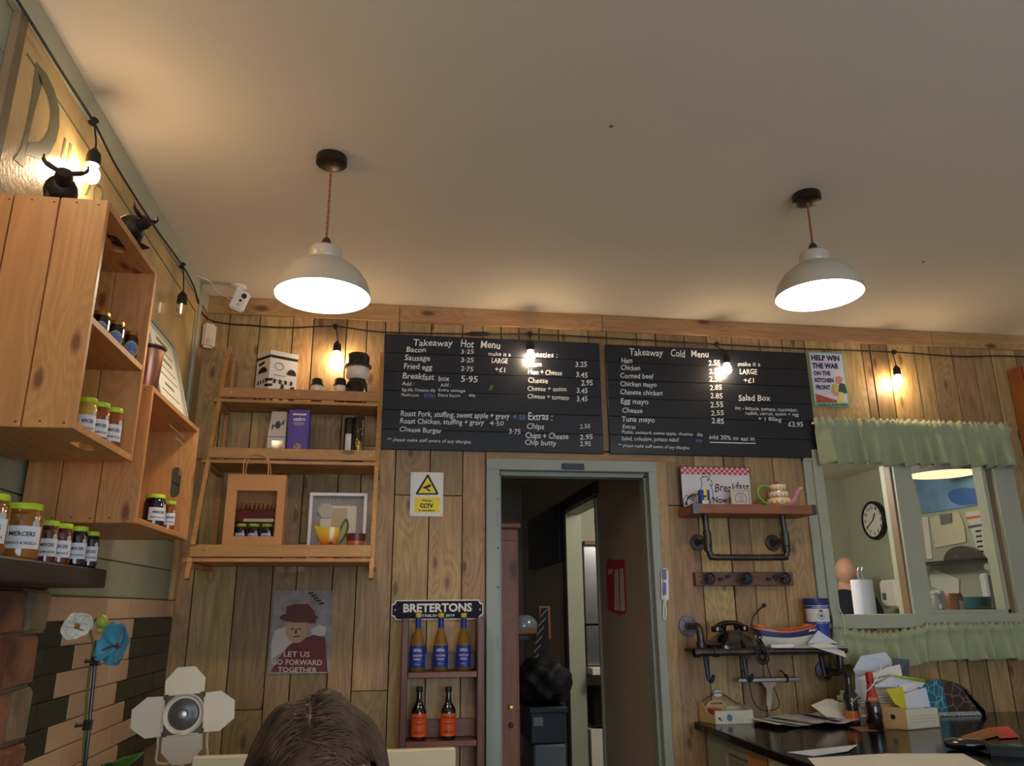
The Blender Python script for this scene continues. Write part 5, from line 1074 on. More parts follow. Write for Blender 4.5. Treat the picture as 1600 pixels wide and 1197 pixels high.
for (x, z_) in ((xf, zf), (xr-.01, zd)):
    q = nb(); lathe(q, [(.020, .022), (.022, .008), (.046, .006), (.047, 0), (0, 0)], seg=26, M=Matrix.Rotation(PI/2, 4, 'X')); q.transform(Matrix.Translation((x, -.002, z_))); fl = obj('flange', q, mat('grey_flange', (104, 104, 112), .45, .6), t, smooth=True)
    q = nb()
    for k in range(4): a_ = PI/4+k*PI/2; disc(q, (x+.034*math.cos(a_), -.0095, z_+.034*math.sin(a_)), .005, (0, -1, 0), .003, 8)
    obj('bolt_heads', q, IRON, fl)
for x in (xl+.03, xl+.12, xr-.12, xf+.006):
    q = nb(); 
    if x == xf+.006: lathe(q, [(rp, -.014), (.0215, -.012), (.0215, .012), (rp, .014)], (x, -.13, zp+.03), 14, cap=False)
    else: lathe(q, [(rp, -.014), (.0215, -.012), (.0215, .012), (rp, .014)], seg=14, cap=False, M=Matrix.Translation((x, yp, zp)) @ Matrix.Rotation(PI/2, 4, 'Y'))
    obj('pipe_collar', q, PIPE, t, smooth=True)
q = nb(); box(q, xl+.05, xr-.02, -.19, -.012, zp-.004, zp+.010, bev=.002); obj('shelf_board', q, IRON, t); sh2 = zp+.0145
BGM = mat('blue_grey_metal', (60, 74, 96), .4, .5)
for px in (1103, 1163, 1284):
    c = W(px, 1030, Y=-.14); q = nb(); tube(q, smoothpath([(c.x, -.13, zp+.01), (c.x, -.14, zp-.06), (c.x+.004, -.145, zp-.115), (c.x+.010, -.165, zp-.125), (c.x+.014, -.18, zp-.10)], 4), [.011]*8+[.009]*9, 8); obj('hanging_hook', q, BGM if px < 1200 else IRON, t, smooth=True)
# telephone
c = W(1150, 1000, Y=-.13); t = thing('telephone', 'black retro telephone with blue sheen and coiled cord on lower pipe shelf', 'telephone', (c.x-.02, -.12, sh2+.0008)); GB = mat('gloss_black_phone', (14, 16, 22), .15, coat=1)
q = nb(); vs = []
for (z_, sx, sy) in ((0, .122, .082), (.014, .122, .082), (.040, .092, .066), (.066, .050, .042), (.078, .045, .034)):
    vs.append([q.verts.new((sx*math.copysign(abs(math.cos(a))**.55, math.cos(a)), sy*math.copysign(abs(math.sin(a))**.55, math.sin(a)), z_)) for a in [2*PI*k/24 for k in range(24)]])
for a_, b_ in zip(vs, vs[1:]):
    for k in range(24): q.faces.new((a_[k], a_[(k+1) % 24], b_[(k+1) % 24], b_[k]))
q.faces.new(vs[0]); q.faces.new(vs[-1]); q.transform(Matrix.Rotation(.35, 4, 'Z')); obj('base', q, GB, t, smooth=True, world=False)
q = nb(); M = Matrix.Rotation(.35, 4, 'Z') @ Matrix.Translation((-.01, -.052, .043)) @ Matrix.Rotation(math.radians(50), 4, 'X'); disc(q, (0, 0, 0), .030, (0, 0, 1), .004, 24, up=(0, 1, 0)); q.transform(M); dl = obj('dial', q, mat('phone_blue', (30, 62, 110), .2, coat=.8), t, world=False)
q = nb()
for k in range(10): a_ = k*.55; disc(q, (.021*math.cos(a_), .021*math.sin(a_), .0008), .0045, (0, 0, 1), .001, 8, up=(0, 1, 0))
q.transform(M); obj('finger_holes', q, GB, dl, world=False)
q = nb(); tube(q, smoothpath([(-.085, 0, .088), (-.07, 0, .098), (-.03, 0, .108), (.03, 0, .108), (.07, 0, .098), (.085, 0, .088)], 5), .012, 10)
for s_ in (-1, 1): lathe(q, [(.018, 0), (.024, -.006), (.025, -.022), (.020, -.028), (0, -.029)], (s_*.085, 0, .098), 18)
q.transform(Matrix.Rotation(.35, 4, 'Z') @ Matrix.Rotation(0, 4, 'X')); obj('handset', q, GB, t, smooth=True, world=False)
q = nb()
for s_ in (-1, 1): tube(q, [(s_*.035, 0, .072), (s_*.04, -.012, .098)], .006, 6); tube(q, [(s_*.035, 0, .072), (s_*.04, .012, .098)], .006, 6)
q.transform(Matrix.Rotation(.35, 4, 'Z')); obj('cradle', q, GB, t, world=False)
P_ = []; path = smoothpath([W(1176, 985, Y=-.19), W(1186, 992, Y=-.225), W(1186, 1010, Y=-.235), W(1184, 1025, Y=-.235), W(1190, 1034, Y=-.235), W(1198, 1030, Y=-.235), W(1194, 1015, Y=-.235), W(1187, 1003, Y=-.225)], 16)
for i, p in enumerate(path):
    a_ = i*1.25; P_.append(p+Vector((math.cos(a_), .3*math.sin(a_), math.sin(a_)))*.011)
q = nb(); tube(q, smoothpath(P_, 2), .0032, 5); obj('coiled_cord', q, BLACK, t)
t.scale = (1.0, 1.0, 1.0)
q = nb(); c1_ = W(1194, 946, Y=-.004); tube(q, smoothpath([c1_, W(1184, 955, Y=-.02), W(1176, 966, Y=-.04), W(1172, 985, Y=-.05)], 5), .003, 6); disc(q, c1_+Vector((0, -.004, 0)), .010, (0, -1, 0), .008, 12); obj('wall_lead', q, BLACK, t)
q = nb(); tube(q, smoothpath([W(1180, 1015, Y=-.22), W(1168, 1030, Y=-.06), W(1170, 1060, Y=-.05), W(1177, 1095, Y=-.05), W(1192, 1110, Y=-.05), W(1212, 1108, Y=-.05), W(1217, 1098, Y=-.05), W(1208, 1070, Y=-.05), W(1199, 1040, Y=-.05), W(1196, 1022, Y=-.2)], 5), .0022, 6); o = obj('phone_lead', q, BLACK, smooth=True); tag(o, 'thin black lead hanging in a loop below the telephone', 'cable')
# model lifeboat
t = thing('model_lifeboat', 'model lifeboat with white hull, navy stripe and orange deck', 'model boat', (0, 0, 0)); x0 = W(1176, 995, Y=-.14).x; x1 = W(1280, 995, Y=-.14).x; hb_ = W(1230, 976, Y=-.14).z-sh2; L_ = x1-x0; cx = (x0+x1)/2
t.location = (cx, -.13, sh2+.001)
def hull(z_f, wf, e=0):
    P = []
    for k in range(25):
        u = k/24*2-1; P.append((u, wf*(1-abs(u)**2.6)))
    return P
lev = [(0, .70, .35), (.25, .84, .72), (.55, .92, .94), (.62, .925, .96), (.86, .97, 1.0), (.95, .985, 1.0), (1.0, .99, 1.0)]
def ringv(bm, f, lf, wf):
    r_ = []
    for k in range(48):
        a_ = 2*PI*k/48; u = math.cos(a_); v = math.sin(a_); uu = u; w_ = .042*wf*math.copysign(abs(v)**.75, v)*(1-.12*u*u)
        sheer = .24*hb_*u*u*f+.10*hb_*max(0, u)*f
        r_.append(bm.verts.new((uu*L_/2*lf, w_, f*hb_*.74+sheer)))
    return r_
def band(i0, i1, nm, m_, cap=False):
    q = nb(); R_ = [ringv(q, *lev[i]) for i in range(i0, i1+1)]
    for a_, b_ in zip(R_, R_[1:]):
        for k in range(48): q.faces.new((a_[k], a_[(k+1) % 48], b_[(k+1) % 48], b_[k]))
    if cap: q.faces.new(R_[0])
    return obj(nm, q, m_, t, smooth=True, world=False)
band(0, 2, 'hull', mat('hull_cream', (226, 218, 200), .35, coat=.4), True); band(2, 4, 'navy_stripe', mat('stripe_navy', (30, 44, 96), .35, coat=.4)); band(4, 5, 'orange_gunwale', mat('boat_orange', (226, 110, 40), .4, coat=.3)); band(5, 6, 'rail', mat('stripe_navy', (30, 44, 96), .35, coat=.4))
q = nb(); R_ = ringv(q, .90, .975, .95); q.faces.new(R_); obj('deck', q, mat('boat_orange', (226, 110, 40), .4, coat=.3), t, world=False)
for s_ in (-1, 1):
    q = nb(); lathe(q, [(.030, 0), (.028, .010), (.016, .018), (0, .020)], (0, 0, 0), 16); q.transform(Matrix.Translation((s_*L_*.36, 0, hb_*.78+.004)) @ Matrix.Diagonal((1.1, .7, 1, 1))); obj('end_box', q, mat('boat_orange', (226, 110, 40), .4, coat=.3), t, smooth=True, world=False)
q = nb(); text(q, 'RNLI', (L_*.30, -.0405, hb_*.66), (L_*.42, -.0345, hb_*.72), (0, 0, 1), .010, .04, lift=.003); obj('lettering', q, WHITE, t, world=False, recalc=False)
q = nb(); c = W(1220, 1004, Y=-.19); box(q, c.x-.055, c.x+.055, -.202, -.188, sh2+.001, sh2+.014); o = obj('white_block', q, PAPER); tag(o, 'small white card box in front of the model lifeboat', 'card')
# charity tin
c = W(1281, 1000, Y=-.07); zb_ = sh2+.0008; ht = W(1281, 935, Y=-.07).z-zb_; r = (W(1298, 960, Y=-.07).x-c.x)*.84
t = thing('charity_tin', 'tall blue collection tin with white crest label behind the lifeboat', 'tin', (c.x, -.072, zb_)); TB = mat('tin_blue', (30, 64, 160), .35, coat=.4)
q = nb(); lathe(q, [(r*.80, 0), (r*.82, ht*.38), (r*.88, ht*.46), (r*.92, ht*.88)], seg=30); obj('tin_body', q, TB, t, smooth=True, world=False)
q = nb(); lathe(q, [(r*.95, ht*.86), (r, ht*.87), (r, ht*.985), (r*.96, ht), (0, ht)], seg=30); obj('lid', q, mat('lid_navy', (26, 46, 110), .4), t, smooth=True, world=False)
q = nb(); lathe(q, [(r*.90, ht*.50), (r*.93, ht*.85)], seg=30, cap=False); obj('label', q, WC, t, smooth=True, world=False)
q = nb()
for (z0_, z1_) in ((.46, .50), (.78, .84)):
    lathe(q, [(r*.925, ht*z0_), (r*.935, ht*z1_)], seg=30, cap=False)
obj('blue_band', q, TB, t, smooth=True, world=False)
q = nb(); wraptext(q, 'CHARITY FUND', r*.945, ht*.80, ht*.025, r*1.3, -1.75, .02); wraptext(q, 'THANK YOU', r*.935, ht*.465, ht*.02, r*1.1, -1.75, .02); obj('label_lettering', q, WHITE, t, world=False, recalc=False)
q = nb()
for k in range(14): a_ = 2*PI*k/14; patch(q, r*.93, ht*(.63+.075*math.sin(a_))-.002, ht*(.63+.075*math.sin(a_))+.002, -1.75+.30*math.cos(a_), .10, 1)
patch(q, r*.93, ht*.60, ht*.66, -1.75, .28, 3); obj('crest', q, mat('crest_teal', (60, 110, 120), .5), t, world=False, recalc=False)
q = nb(); patch(q, r*.93, ht*.71, ht*.76, -1.75, .34, 3); obj('crest_crown', q, mat('crest_brown', (150, 90, 60), .5), t, world=False, recalc=False)
q = nb(); tube(q, smoothpath([(-r*.98, -.005, ht*.88), (-r*1.1, -.015, ht*.6), (-r*.95, -.01, ht*.3)], 5), .0018, 5); tube(q, smoothpath([(r*.98, -.005, ht*.88), (r*1.12, -.015, ht*.55), (r*.95, -.01, ht*.2)], 5), .0018, 5); obj('carry_cord', q, BLACK, t, world=False)
# loose papers on the lower pipe shelf
def paper(name, label, pts, m_, grp=None, cat='paper', th=.0012):
    q = nb(); P = [Vector(p) for p in pts]; nn = (P[1]-P[0]).cross(P[-1]-P[0]).normalized(); sheet(q, P, nn, th); o = obj(name, q, m_); tag(o, label, cat, grp); return o
zz = sh2+.016
paper('paper_sheet', 'white sheet jutting from under the lifeboat bow', [(W(1205, 1006, Y=-.22).x, -.23, sh2+.002), (W(1322, 1012, Y=-.24).x, -.25, sh2-.002), (W(1325, 1003, Y=-.15).x, -.12, sh2+.004), (W(1230, 1003, Y=-.1).x, -.09, sh2+.002)], PAPERB, 'papers on the lower pipe shelf')
paper('paper_sheet', 'folded sheet drooping past the end of the lower pipe shelf', [W(1262, 1008, Y=-.24), W(1322, 1027, Y=-.25), W(1318, 1014, Y=-.22), W(1290, 1003, Y=-.20)], PAPER, 'papers on the lower pipe shelf')
paper('paper_sheet', 'white triangular sheet tilted up behind the lifeboat bow', [W(1278, 985, Y=-.165), W(1308, 1005, Y=-.175), W(1262, 1006, Y=-.19)], PAPERB, 'papers on the lower pipe shelf')
# squeegee
t = thing('window_squeegee', 'chrome window squeegee hanging under the lower pipe shelf', 'squeegee', W(1200, 1060, Y=-.05)); a, b = W(1152, 1063, Y=-.06), W(1250, 1063, Y=-.06)
q = nb(); box(q, a.x, b.x, -.068, -.052, a.z-.009, a.z+.009, bev=.003); obj('bar', q, CHROME, t)
q = nb(); sheet(q, [W(1190, 1066, Y=-.06), W(1214, 1066, Y=-.06), W(1207, 1076, Y=-.06), W(1206, 1100, Y=-.06), W(1202, 1113, Y=-.06), W(1198, 1100, Y=-.06), W(1198, 1076, Y=-.06)], (0, -1, 0), .012); obj('handle', q, mat('beige_plastic', (176, 160, 140), .5), t)
for px in (1169, 1229):
    c = W(px, 1060, Y=-.06); q = nb(); P_ = [(c.x, -.06+.013*math.cos(k*PI/5), c.z+.016*math.sin(k*PI/5)) for k in range(10)]; tube(q, P_, .004, 6, closed=True); tube(q, [(c.x, -.05, c.z+.01), (c.x, -.02, c.z+.03), (c.x, -.004, c.z+.03)], .003, 6); obj('hook', q, IRON, t)
# slim upright frame edge by the right edge
x = W(1590, 575, Y=-.08).x; t = thing('wooden_cabinet', 'brown wooden wall cabinet edge at the far right', 'cabinet', (x+.2, 0, 1.9)); zt = W(1590, 572, Y=-.10).z
q = nb()
for r_ in ((x, x+.4, zt-.02, zt), (x, x+.4, 2.0, 2.02), (x, x+.02, 2.02, zt-.02), (x+.38, x+.4, 2.02, zt-.02)): box(q, r_[0], r_[1], -.10, -.004, r_[2], r_[3], bev=.002)
obj('body', q, mat('mahogany_varnish', (140, 78, 40), .4, nz=.15, ns=6, coat=.2), t)
q = nb(); box(q, x+.004, x+.396, -.116, -.101, 2.004, zt-.004, bev=.003); dr = obj('door', q, mat('mahogany_varnish', (140, 78, 40), .4), t)
q = nb(); lathe(q, [(.006, 0), (.010, .012), (.008, .018), (0, .02)], seg=12, M=Matrix.Translation((x+.03, -.116, 2.2)) @ Matrix.Rotation(PI/2, 4, 'X')); obj('knob', q, BRASS, dr, smooth=True)
# curtains ------------------------------------------------------------
CUR = mat('sage_curtain', (162, 170, 136), .85, nz=.06, ns=12, bump=.25, bs=220, sheen=.2)
def valance(label, x0, x1, ztop, zbot, y0, folds, droop=None, head=.025):
    t = thing('curtain_valance', label, 'curtain', ((x0+x1)/2, 0, ztop), 0, 'hatch curtains'); q = nb(); nx = folds*9; nz_ = 14; V = []
    rr = random.Random(folds); ph = [rr.uniform(0, 6) for _ in range(6)]; 
    for j in range(nz_+1):
        v = j/nz_; row = []
        for i in range(nx+1):
            u = i/nx; x = x0+(x1-x0)*u; w_ = folds*2*PI*u
            fl = math.sin(w_+1.4*math.sin(u*19+ph[0])+ph[1]); fine = math.sin(w_*2.7+ph[2]+2*math.sin(u*31)); sl = math.sin(w_*.45+ph[4])
            amp = .006+.026*v; y = y0-amp*(.85*fl+.45*sl*v)-.0045*fine*(1-v)**2-(.012*math.sin(min(1, v/.28)*PI) if v < .28 else 0)-.012*v
            zc = ztop-(ztop-zbot)*v+(.008*fine*(1-v)**4)+(.007*fl*v)
            if droop: zc -= droop(u)*(1-v*.2)
            x_ = x+.012*v*math.sin(w_*.5+ph[3])
            row.append(q.verts.new((x_, y, zc)))
        V.append(row)
    for j in range(nz_):
        for i in range(nx): q.faces.new((V[j][i], V[j][i+1], V[j+1][i+1], V[j+1][i]))
    o = obj('cloth', q, CUR, t, smooth=True); md = o.modifiers.new('thick', 'SOLIDIFY'); md.thickness = .0015
    q = nb(); 
    if not droop: tube(q, [(x0-.01, y0+.006, ztop-.03), (x1+.01, y0+.006, ztop-.03)], .006, 8); obj('curtain_rod', q, WHITE, t, smooth=True)
    else: tube(q, smoothpath([(x0+(x1-x0)*k/12, y0+.006, ztop-.03-droop(k/12)) for k in range(13)], 3), .0025, 6); obj('curtain_wire', q, WHITE, t, smooth=True)
    return t
Yv = -.065
valance('upper sage green gathered valance across the top of the hatch', W(1280, 700, Y=Yv).x-.01, W(1578, 700, Y=Yv).x+.02, W(1400, 656, Y=Yv).z, W(1400, 727, Y=Yv).z, Yv, 12)
valance('lower sage green gathered curtain sagging below the hatch', W(1308, 1000, Y=-.05).x-.02, 4.32, W(1500, 974, Y=-.05).z, W(1500, 1032, Y=-.05).z, -.05, 14, droop=lambda u: .026*math.sin(min(1, u/.42)*PI)**2+(.012 if u < .4 else 0))
q = nb(); tube(q, smoothpath([W(1310, 948, Y=-.045), W(1316, 960, Y=-.05), W(1319, 975, Y=-.085), W(1320, 992, Y=-.09)], 5), .0022, 6); o = obj('blind_cord', q, CREAM, smooth=True); tag(o, 'cream cord hanging at the left edge of the hatch', 'cord')
# ================================================================== COUNTER
ZC = .815; XCN = 2.36
t = thing('counter', 'green-panelled serving counter with a glossy black worktop', 'counter', (3.6, -.6, 0))
q = nb(); box(q, XCN, 5.2, -1.25, -.006, ZC-.034, ZC, bev=.004); obj('worktop', q, mat('black_granite', (14, 14, 16), .14, spec=.35, nz=.2, ns=60), t)
q = nb(); box(q, XCN+.06, 5.15, -1.17, -.02, 0, ZC-.036); obj('carcass', q, SAGE, t)
xs_ = XCN+.045
for (a, b, m_) in ((-.24, -.03, SAGED), (-.62, -.45, PINE), (-1.19, -.64, CREAM)):
    q = nb(); box(q, xs_, xs_+.02, a, b, .02, ZC-.036, bev=.003); obj('side_panel', q, m_, t)
q = nb(); box(q, xs_-.002, xs_+.018, -.45, -.24, ZC-.09, ZC-.036); obj('side_rail', q, SAGED, t)
q = nb()
for k in range(24): box(q, xs_+.006, xs_+.010, -.44, -.25, .10+k*.026, .112+k*.026)
obj('vent_slats', q, mat('vent_grey', (150, 140, 124), .5), t)
# sugar tray with hook plaque
zc = ZC+.001; x0 = 2.40
t = thing('plaque_tray', 'small white painted wooden tray with a corded oval plaque, left end of counter', 'tray', (2.47, -.06, zc))
xa, xb = W(1098, 1120, Y=-.05).x, W(1166, 1120, Y=-.05).x
q = nb(); OW = mat('off_white_enamel', (206, 200, 180), .4)
box(q, xa+.03, xb, -.125, -.12, zc, zc+.056); obj('front_panel', q, OW, t)
q = nb(); sheet(q, [(xa+.0, -.012, zc), (xa+.0, -.012, zc+.085), (xa+.006, -.04, zc+.080), (xa+.016, -.07, zc+.042), (xa+.028, -.12, zc+.036), (xa+.03, -.125, zc)], (-1, 0, 0), .005); obj('end_panel', q, mat('birch_edge', (196, 164, 112), .5), t)
q = nb(); sheet(q, [(xb, -.012, zc), (xb, -.125, zc), (xb, -.12, zc+.056), (xb, -.03, zc+.07), (xb, -.012, zc+.085)], (1, 0, 0), .005); box(q, xa+.004, xb, -.014, -.010, zc, zc+.062); obj('end_panel', q, OW, t)
q = nb(); disc(q, ((xa+xb)/2-.02, -.0145, zc+.062), .052, (0, -1, 0), .003, 24, ry=.030); obj('back_arch', q, mat('birch_edge', (196, 164, 112), .5), t)
c = W(1122, 1084, Y=-.02); q = nb(); disc(q, (c.x, -.017, c.z), .023, (0, -1, 0), .006, 20, ry=.014); obj('hanger_plaque', q, mat('white_ceramic', (220, 218, 222), .3, coat=.4), t)
q = nb(); tube(q, [(xa+.015, -.02, zc+.085), (c.x-.014, -.02, c.z+.004), (c.x, -.022, c.z+.004), (c.x+.014, -.02, c.z+.004), (xb-.02, -.02, zc+.07)], .0022, 6); obj('cord', q, mat('brown_cord', (70, 52, 40), .7), t)
q = nb(); text(q, 'SWEET STUFF', ((xa+xb)/2-.048, -.0182, zc+.072), ((xa+xb)/2+.008, -.0182, zc+.072), (0, 0, 1), .007, .02, lift=.0006); 
disc(q, (xa+.05, -.1255, zc+.024), .006, (0, -1, 0), .0008, 8); disc(q, (xa+.058, -.1255, zc+.016), .004, (0, -1, 0), .0008, 8); obj('printed_detail', q, INK, t, recalc=False)
q = nb(); disc(q, (xa+.098, -.1255, zc+.026), .013, (0, -1, 0), .0008, 14, ry=.015); obj('printed_motif', q, mat('motif_blue', (90, 110, 150), .5), t)
q = nb(); box(q, xa+.034, xa+.075, -.10, -.04, zc+.001, zc+.060, bev=.004); o = obj('sachet_bundle', q, mat('sachet_red', (190, 90, 70), .6, nz=.4, ns=60)); tag(o, 'red and white sachets in the small wooden tray', 'sachets')
# till drawer box with papers on it
xa, xb = W(1168, 1125, Y=-.10).x, W(1345, 1125, Y=-.10).x; zb_ = ZC+.001
zt = zb_+.001
pr = random.Random(5)
PA = [PAPER, PAPERB, mat('aged_paper', (206, 198, 184), .8), mat('lilac_paper', (196, 186, 200), .8)]
lbs = ['crumpled receipts sheet nearest the plaque tray', 'thin lilac-tinted sheet under the paper pile on the counter', 'creamy sheet curled up in the middle of the paper pile', 'topmost white sheet of the paper pile on the counter', 'grey sheet under the napkin cone', 'wavy sheet at the right end of the paper pile']
for k in range(6):
    cx = xa+.12+k*.068; q = nb(); n_ = 10; M = Matrix.Translation((cx, -.165+pr.uniform(-.02, .02), zt+.004+k*.0030)) @ Matrix.Rotation(pr.uniform(-.4, .4), 4, 'Z'); g = []
    for i in range(n_+1):
        g.append([q.verts.new(M @ Vector(((i/n_-.5)*.21, (j-.5)*.26, .005+.004*math.sin(i*.9+k*2)+(.010*max(0, (i/n_-.7))/.3 if k % 2 else .008*max(0, .3-i/n_)/.3)))) for j in range(2)])
    for i in range(n_): q.faces.new((g[i][0], g[i+1][0], g[i+1][1], g[i][1]))
    o = obj('loose_paper', q, PA[k % 4]); o.modifiers.new('s', 'SOLIDIFY').thickness = .0008; tag(o, lbs[k], 'paper', 'papers on the counter by the wall')
# napkin cone
c = W(1312, 1112, Y=-.20); t = thing('napkin', 'white paper napkin folded to a cone on the paper pile', 'napkin', (c.x, -.20, zt+.02)); q = nb()
P = [W(1267, 1102, Y=-.24), W(1291, 1092, Y=-.18), W(1300, 1092, Y=-.16), W(1312, 1097, Y=-.18), W(1333, 1099, Y=-.15), W(1330, 1124, Y=-.20), W(1292, 1120, Y=-.25), W(1300, 1106, Y=-.22)]
vs = [q.verts.new(p) for p in P]
for f in ((0, 1, 7), (1, 2, 7), (2, 3, 7), (3, 4, 7), (4, 5, 7), (5, 6, 7), (6, 0, 7)): q.faces.new([vs[i] for i in f])
o = obj('folded_paper', q, mat('napkin_cream', (224, 212, 190), .85), t); o.modifiers.new('s', 'SOLIDIFY').thickness = .0015
# red-white patterned papers and dark tray to the right
paper('leaflet', 'red and white leaflet lying flat by the sauce bottle', [(2.93, -.44, ZC+.002), (3.10, -.42, ZC+.002), (3.12, -.30, ZC+.002), (2.95, -.31, ZC+.002)], mat('leaflet_red', (160, 112, 104), .5, nz=.5, ns=60), cat='leaflet')
# brown sauce bottle
c = W(1369, 1140, Y=-.40); x = c.x; z0 = ZC+.0008; h = W(1366, 1050, Y=-.40).z-z0; r = W(1385, 1120, Y=-.40).x-x; r = .034
t = thing('ketchup_bottle', 'red-capped brown sauce bottle on the counter in front of papers', 'bottle', (x, -.40, z0))
q = nb(); lathe(q, [(r*.9, 0), (r, .006), (r, h*.36), (r*.92, h*.44), (r*.66, h*.55), (r*.50, h*.66), (r*.40, h*.84)], seg=26); obj('glass_body', q, jarmat('brown_sauce', (34, 12, 12)), t, smooth=True, world=False)
q = nb(); lathe(q, [(r*.46, h*.82), (r*.48, h*.83), (r*.44, h*.98), (r*.38, h), (0, h)], seg=20); obj('cap', q, mat('cap_red', (176, 30, 34), .4), t, smooth=True, world=False)
q = nb(); lathe(q, [(r*.96, h*.40), (r*.70, h*.55), (r*.54, h*.66), (r*.45, h*.80)], seg=26, cap=False); nl = obj('neck_label', q, mat('label_brick', (176, 62, 44), .5), t, smooth=True, world=False)
q = nb(); wraptext(q, 'BROWN', r*.82, h*.515, h*.05, r*1.1, -2.0, .03); obj('label_lettering', q, mat('label_gold', (226, 190, 120), .5), nl, world=False, recalc=False)
x = W(1343, 1128, Y=-.32).x
t = thing('glass_oil_bottle', 'squat clear glass bottle with amber oil beside the sauce bottle', 'bottle', (x, -.27, z0)); q = nb(); lathe(q, [(.026, 0), (.030, .005), (.030, .12), (.014, .16), (.013, .21)], seg=24); obj('glass_body', q, mat('dull_glass', (60, 60, 56), .05, trans=.6, coat=1), t, smooth=True, world=False)
q = nb(); lathe(q, [(.014, .20), (.015, .225), (0, .226)], seg=16); obj('stopper', q, IRON, t, smooth=True, world=False)
q = nb(); lathe(q, [(.0305, .02), (.0305, .062)], seg=24, cap=False); obj('label', q, mat('orange_oil', (196, 110, 50), .4), t, smooth=True, world=False)
q = nb(); tube(q, smoothpath([W(1329, 1099, Y=-.3), W(1345, 1085, Y=-.38), W(1360, 1075, Y=-.43), W(1372, 1056, Y=-.43), W(1378, 1040, Y=-.40)], 5), .0022, 6); o = obj('charging_cable', q, WHITE, smooth=True); tag(o, 'white cord draped over the sauce bottle and envelopes', 'cord')
# letter holder
xa = W(1386, 1138, Y=-.42).x; xm = W(1417, 1140, Y=-.44).x; xb = W(1470, 1138, Y=-.40).x; hh = W(1440, 1108, Y=-.43).z-z0
t = thing('letter_holder', 'cream wooden letter holder box stuffed with papers', 'box', ((xa+xb)/2, -.38, z0))
q = nb(); B = [Vector((xa, -.36, z0)), Vector((xm, -.45, z0)), Vector((xb, -.40, z0)), Vector((xb-.09, -.29, z0))]
def wallseg(bm, a, b, h_, th): d = (b-a).normalized(); n = Vector((d.y, -d.x, 0)); sheet(bm, [a, b, b+Vector((0, 0, h_)), a+Vector((0, 0, h_))], n, th)
wallseg(q, B[1], B[2], hh, .006); obj('front_panel', q, mat('ivory_card', (222, 214, 192), .5), t)
q = nb(); wallseg(q, B[0], B[1], hh*1.10, .006); sd = obj('side_panel', q, mat('birch_ply', (196, 160, 108), .5), t)
q = nb(); wallseg(q, B[2], B[3], hh, .006); wallseg(q, B[3], B[0], hh*1.15, .006); sheet(q, B, (0, 0, 1), -.004); obj('back_panel', q, mat('birch_ply', (196, 160, 108), .5), t)
q = nb(); p_ = B[0].lerp(B[1], .55)+Vector((0, 0, hh*.62)); disc(q, p_+Vector((-.002, -.001, 0)), .010, Vector(((B[1]-B[0]).y, -(B[1]-B[0]).x, 0)), .001, 12); obj('printed_motif', q, INK, sd)
q = nb(); n_ = Vector(((B[2]-B[1]).y, -(B[2]-B[1]).x, 0)).normalized()
for k in range(3): a_ = B[1].lerp(B[2], .08)+n_*.001+Vector((0, 0, hh*(.35+.15*k))); b_ = B[1].lerp(B[2], .92)+n_*.001+Vector((0, 0, hh*(.35+.15*k))); sheet(q, [a_, b_, b_+Vector((0, 0, .0015)), a_+Vector((0, 0, .0015))], n_, .0004)
obj('printed_line', q, mat('line_grey', (170, 160, 140), .6), t)
g = 'papers and envelopes behind the letter holder'
paper('yellow_folder', 'bright yellow folded packet standing in the letter holder', [W(1384, 1077, Y=-.37), W(1410, 1073, Y=-.36), W(1418, 1112, Y=-.37), W(1398, 1100, Y=-.38)], mat('packet_yellow', (206, 196, 50), .5), None, 'folder')
paper('folded_letter', 'folded white letter standing upright in the letter holder', [W(1412, 1084, Y=-.36), W(1446, 1074, Y=-.35), W(1455, 1110, Y=-.36), W(1418, 1112, Y=-.37)], PAPERB, g)
paper('folded_letter', 'small white slip behind the yellow packet', [W(1404, 1070, Y=-.33), W(1430, 1067, Y=-.33), W(1434, 1080, Y=-.33), W(1410, 1082, Y=-.34)], PAPER, g)
env = [('envelope', 'crumpled bluish white envelope at the back left of the paper stack', [(1333, 1046), (1345, 1025), (1383, 1019), (1392, 1030), (1396, 1050), (1345, 1072)], PAPERB, -.20),
       ('envelope', 'white envelope with printed address lines in front of the stack', [(1338, 1060), (1382, 1044), (1406, 1038), (1410, 1058), (1396, 1075), (1350, 1080)], PAPER, -.28),
       ('envelope', 'pale blue sheet lying diagonally beneath the yellow edge', [(1362, 1073), (1396, 1055), (1446, 1066), (1440, 1074), (1398, 1078)], PAPERB, -.31),
       ('notebook', 'dark grey notebook with white edge behind the envelopes', [(1396, 1028), (1421, 1031), (1420, 1056), (1398, 1056)], mat('notebook_grey', (92, 96, 112), .5), -.16),
       ('envelope', 'large white envelope leaning lowest on the left of the stack', [(1336, 1052), (1342, 1066), (1356, 1084), (1350, 1096), (1337, 1080)], PAPERB, -.30),
       ('green_card', 'lime green card edge poking out above the letter holder', [(1396, 1054), (1446, 1062), (1444, 1067), (1398, 1058)], mat('lime_card', (170, 190, 60), .5), -.325)]
for k, (nm, lb, pp, m_, yy) in enumerate(env):
    paper(nm, lb, [W(x, y, Y=yy+.03*((i % 3)-1)*.4) for i, (x, y) in enumerate(pp)], m_, g if nm == 'envelope' else None, nm.split('_')[-1])
q = nb(); pxtext(q, 'FARMERS MARKET', 1366, 1062, 1392, 1056, 3, -.30, .02); pxtext(q, 'FACTORY', 1367, 1069, 1388, 1064, 3, -.30, .02); o = obj('printed_address', q, mat('address_red', (150, 70, 60), .6), bpy.data.objects['envelope.001'], recalc=False)
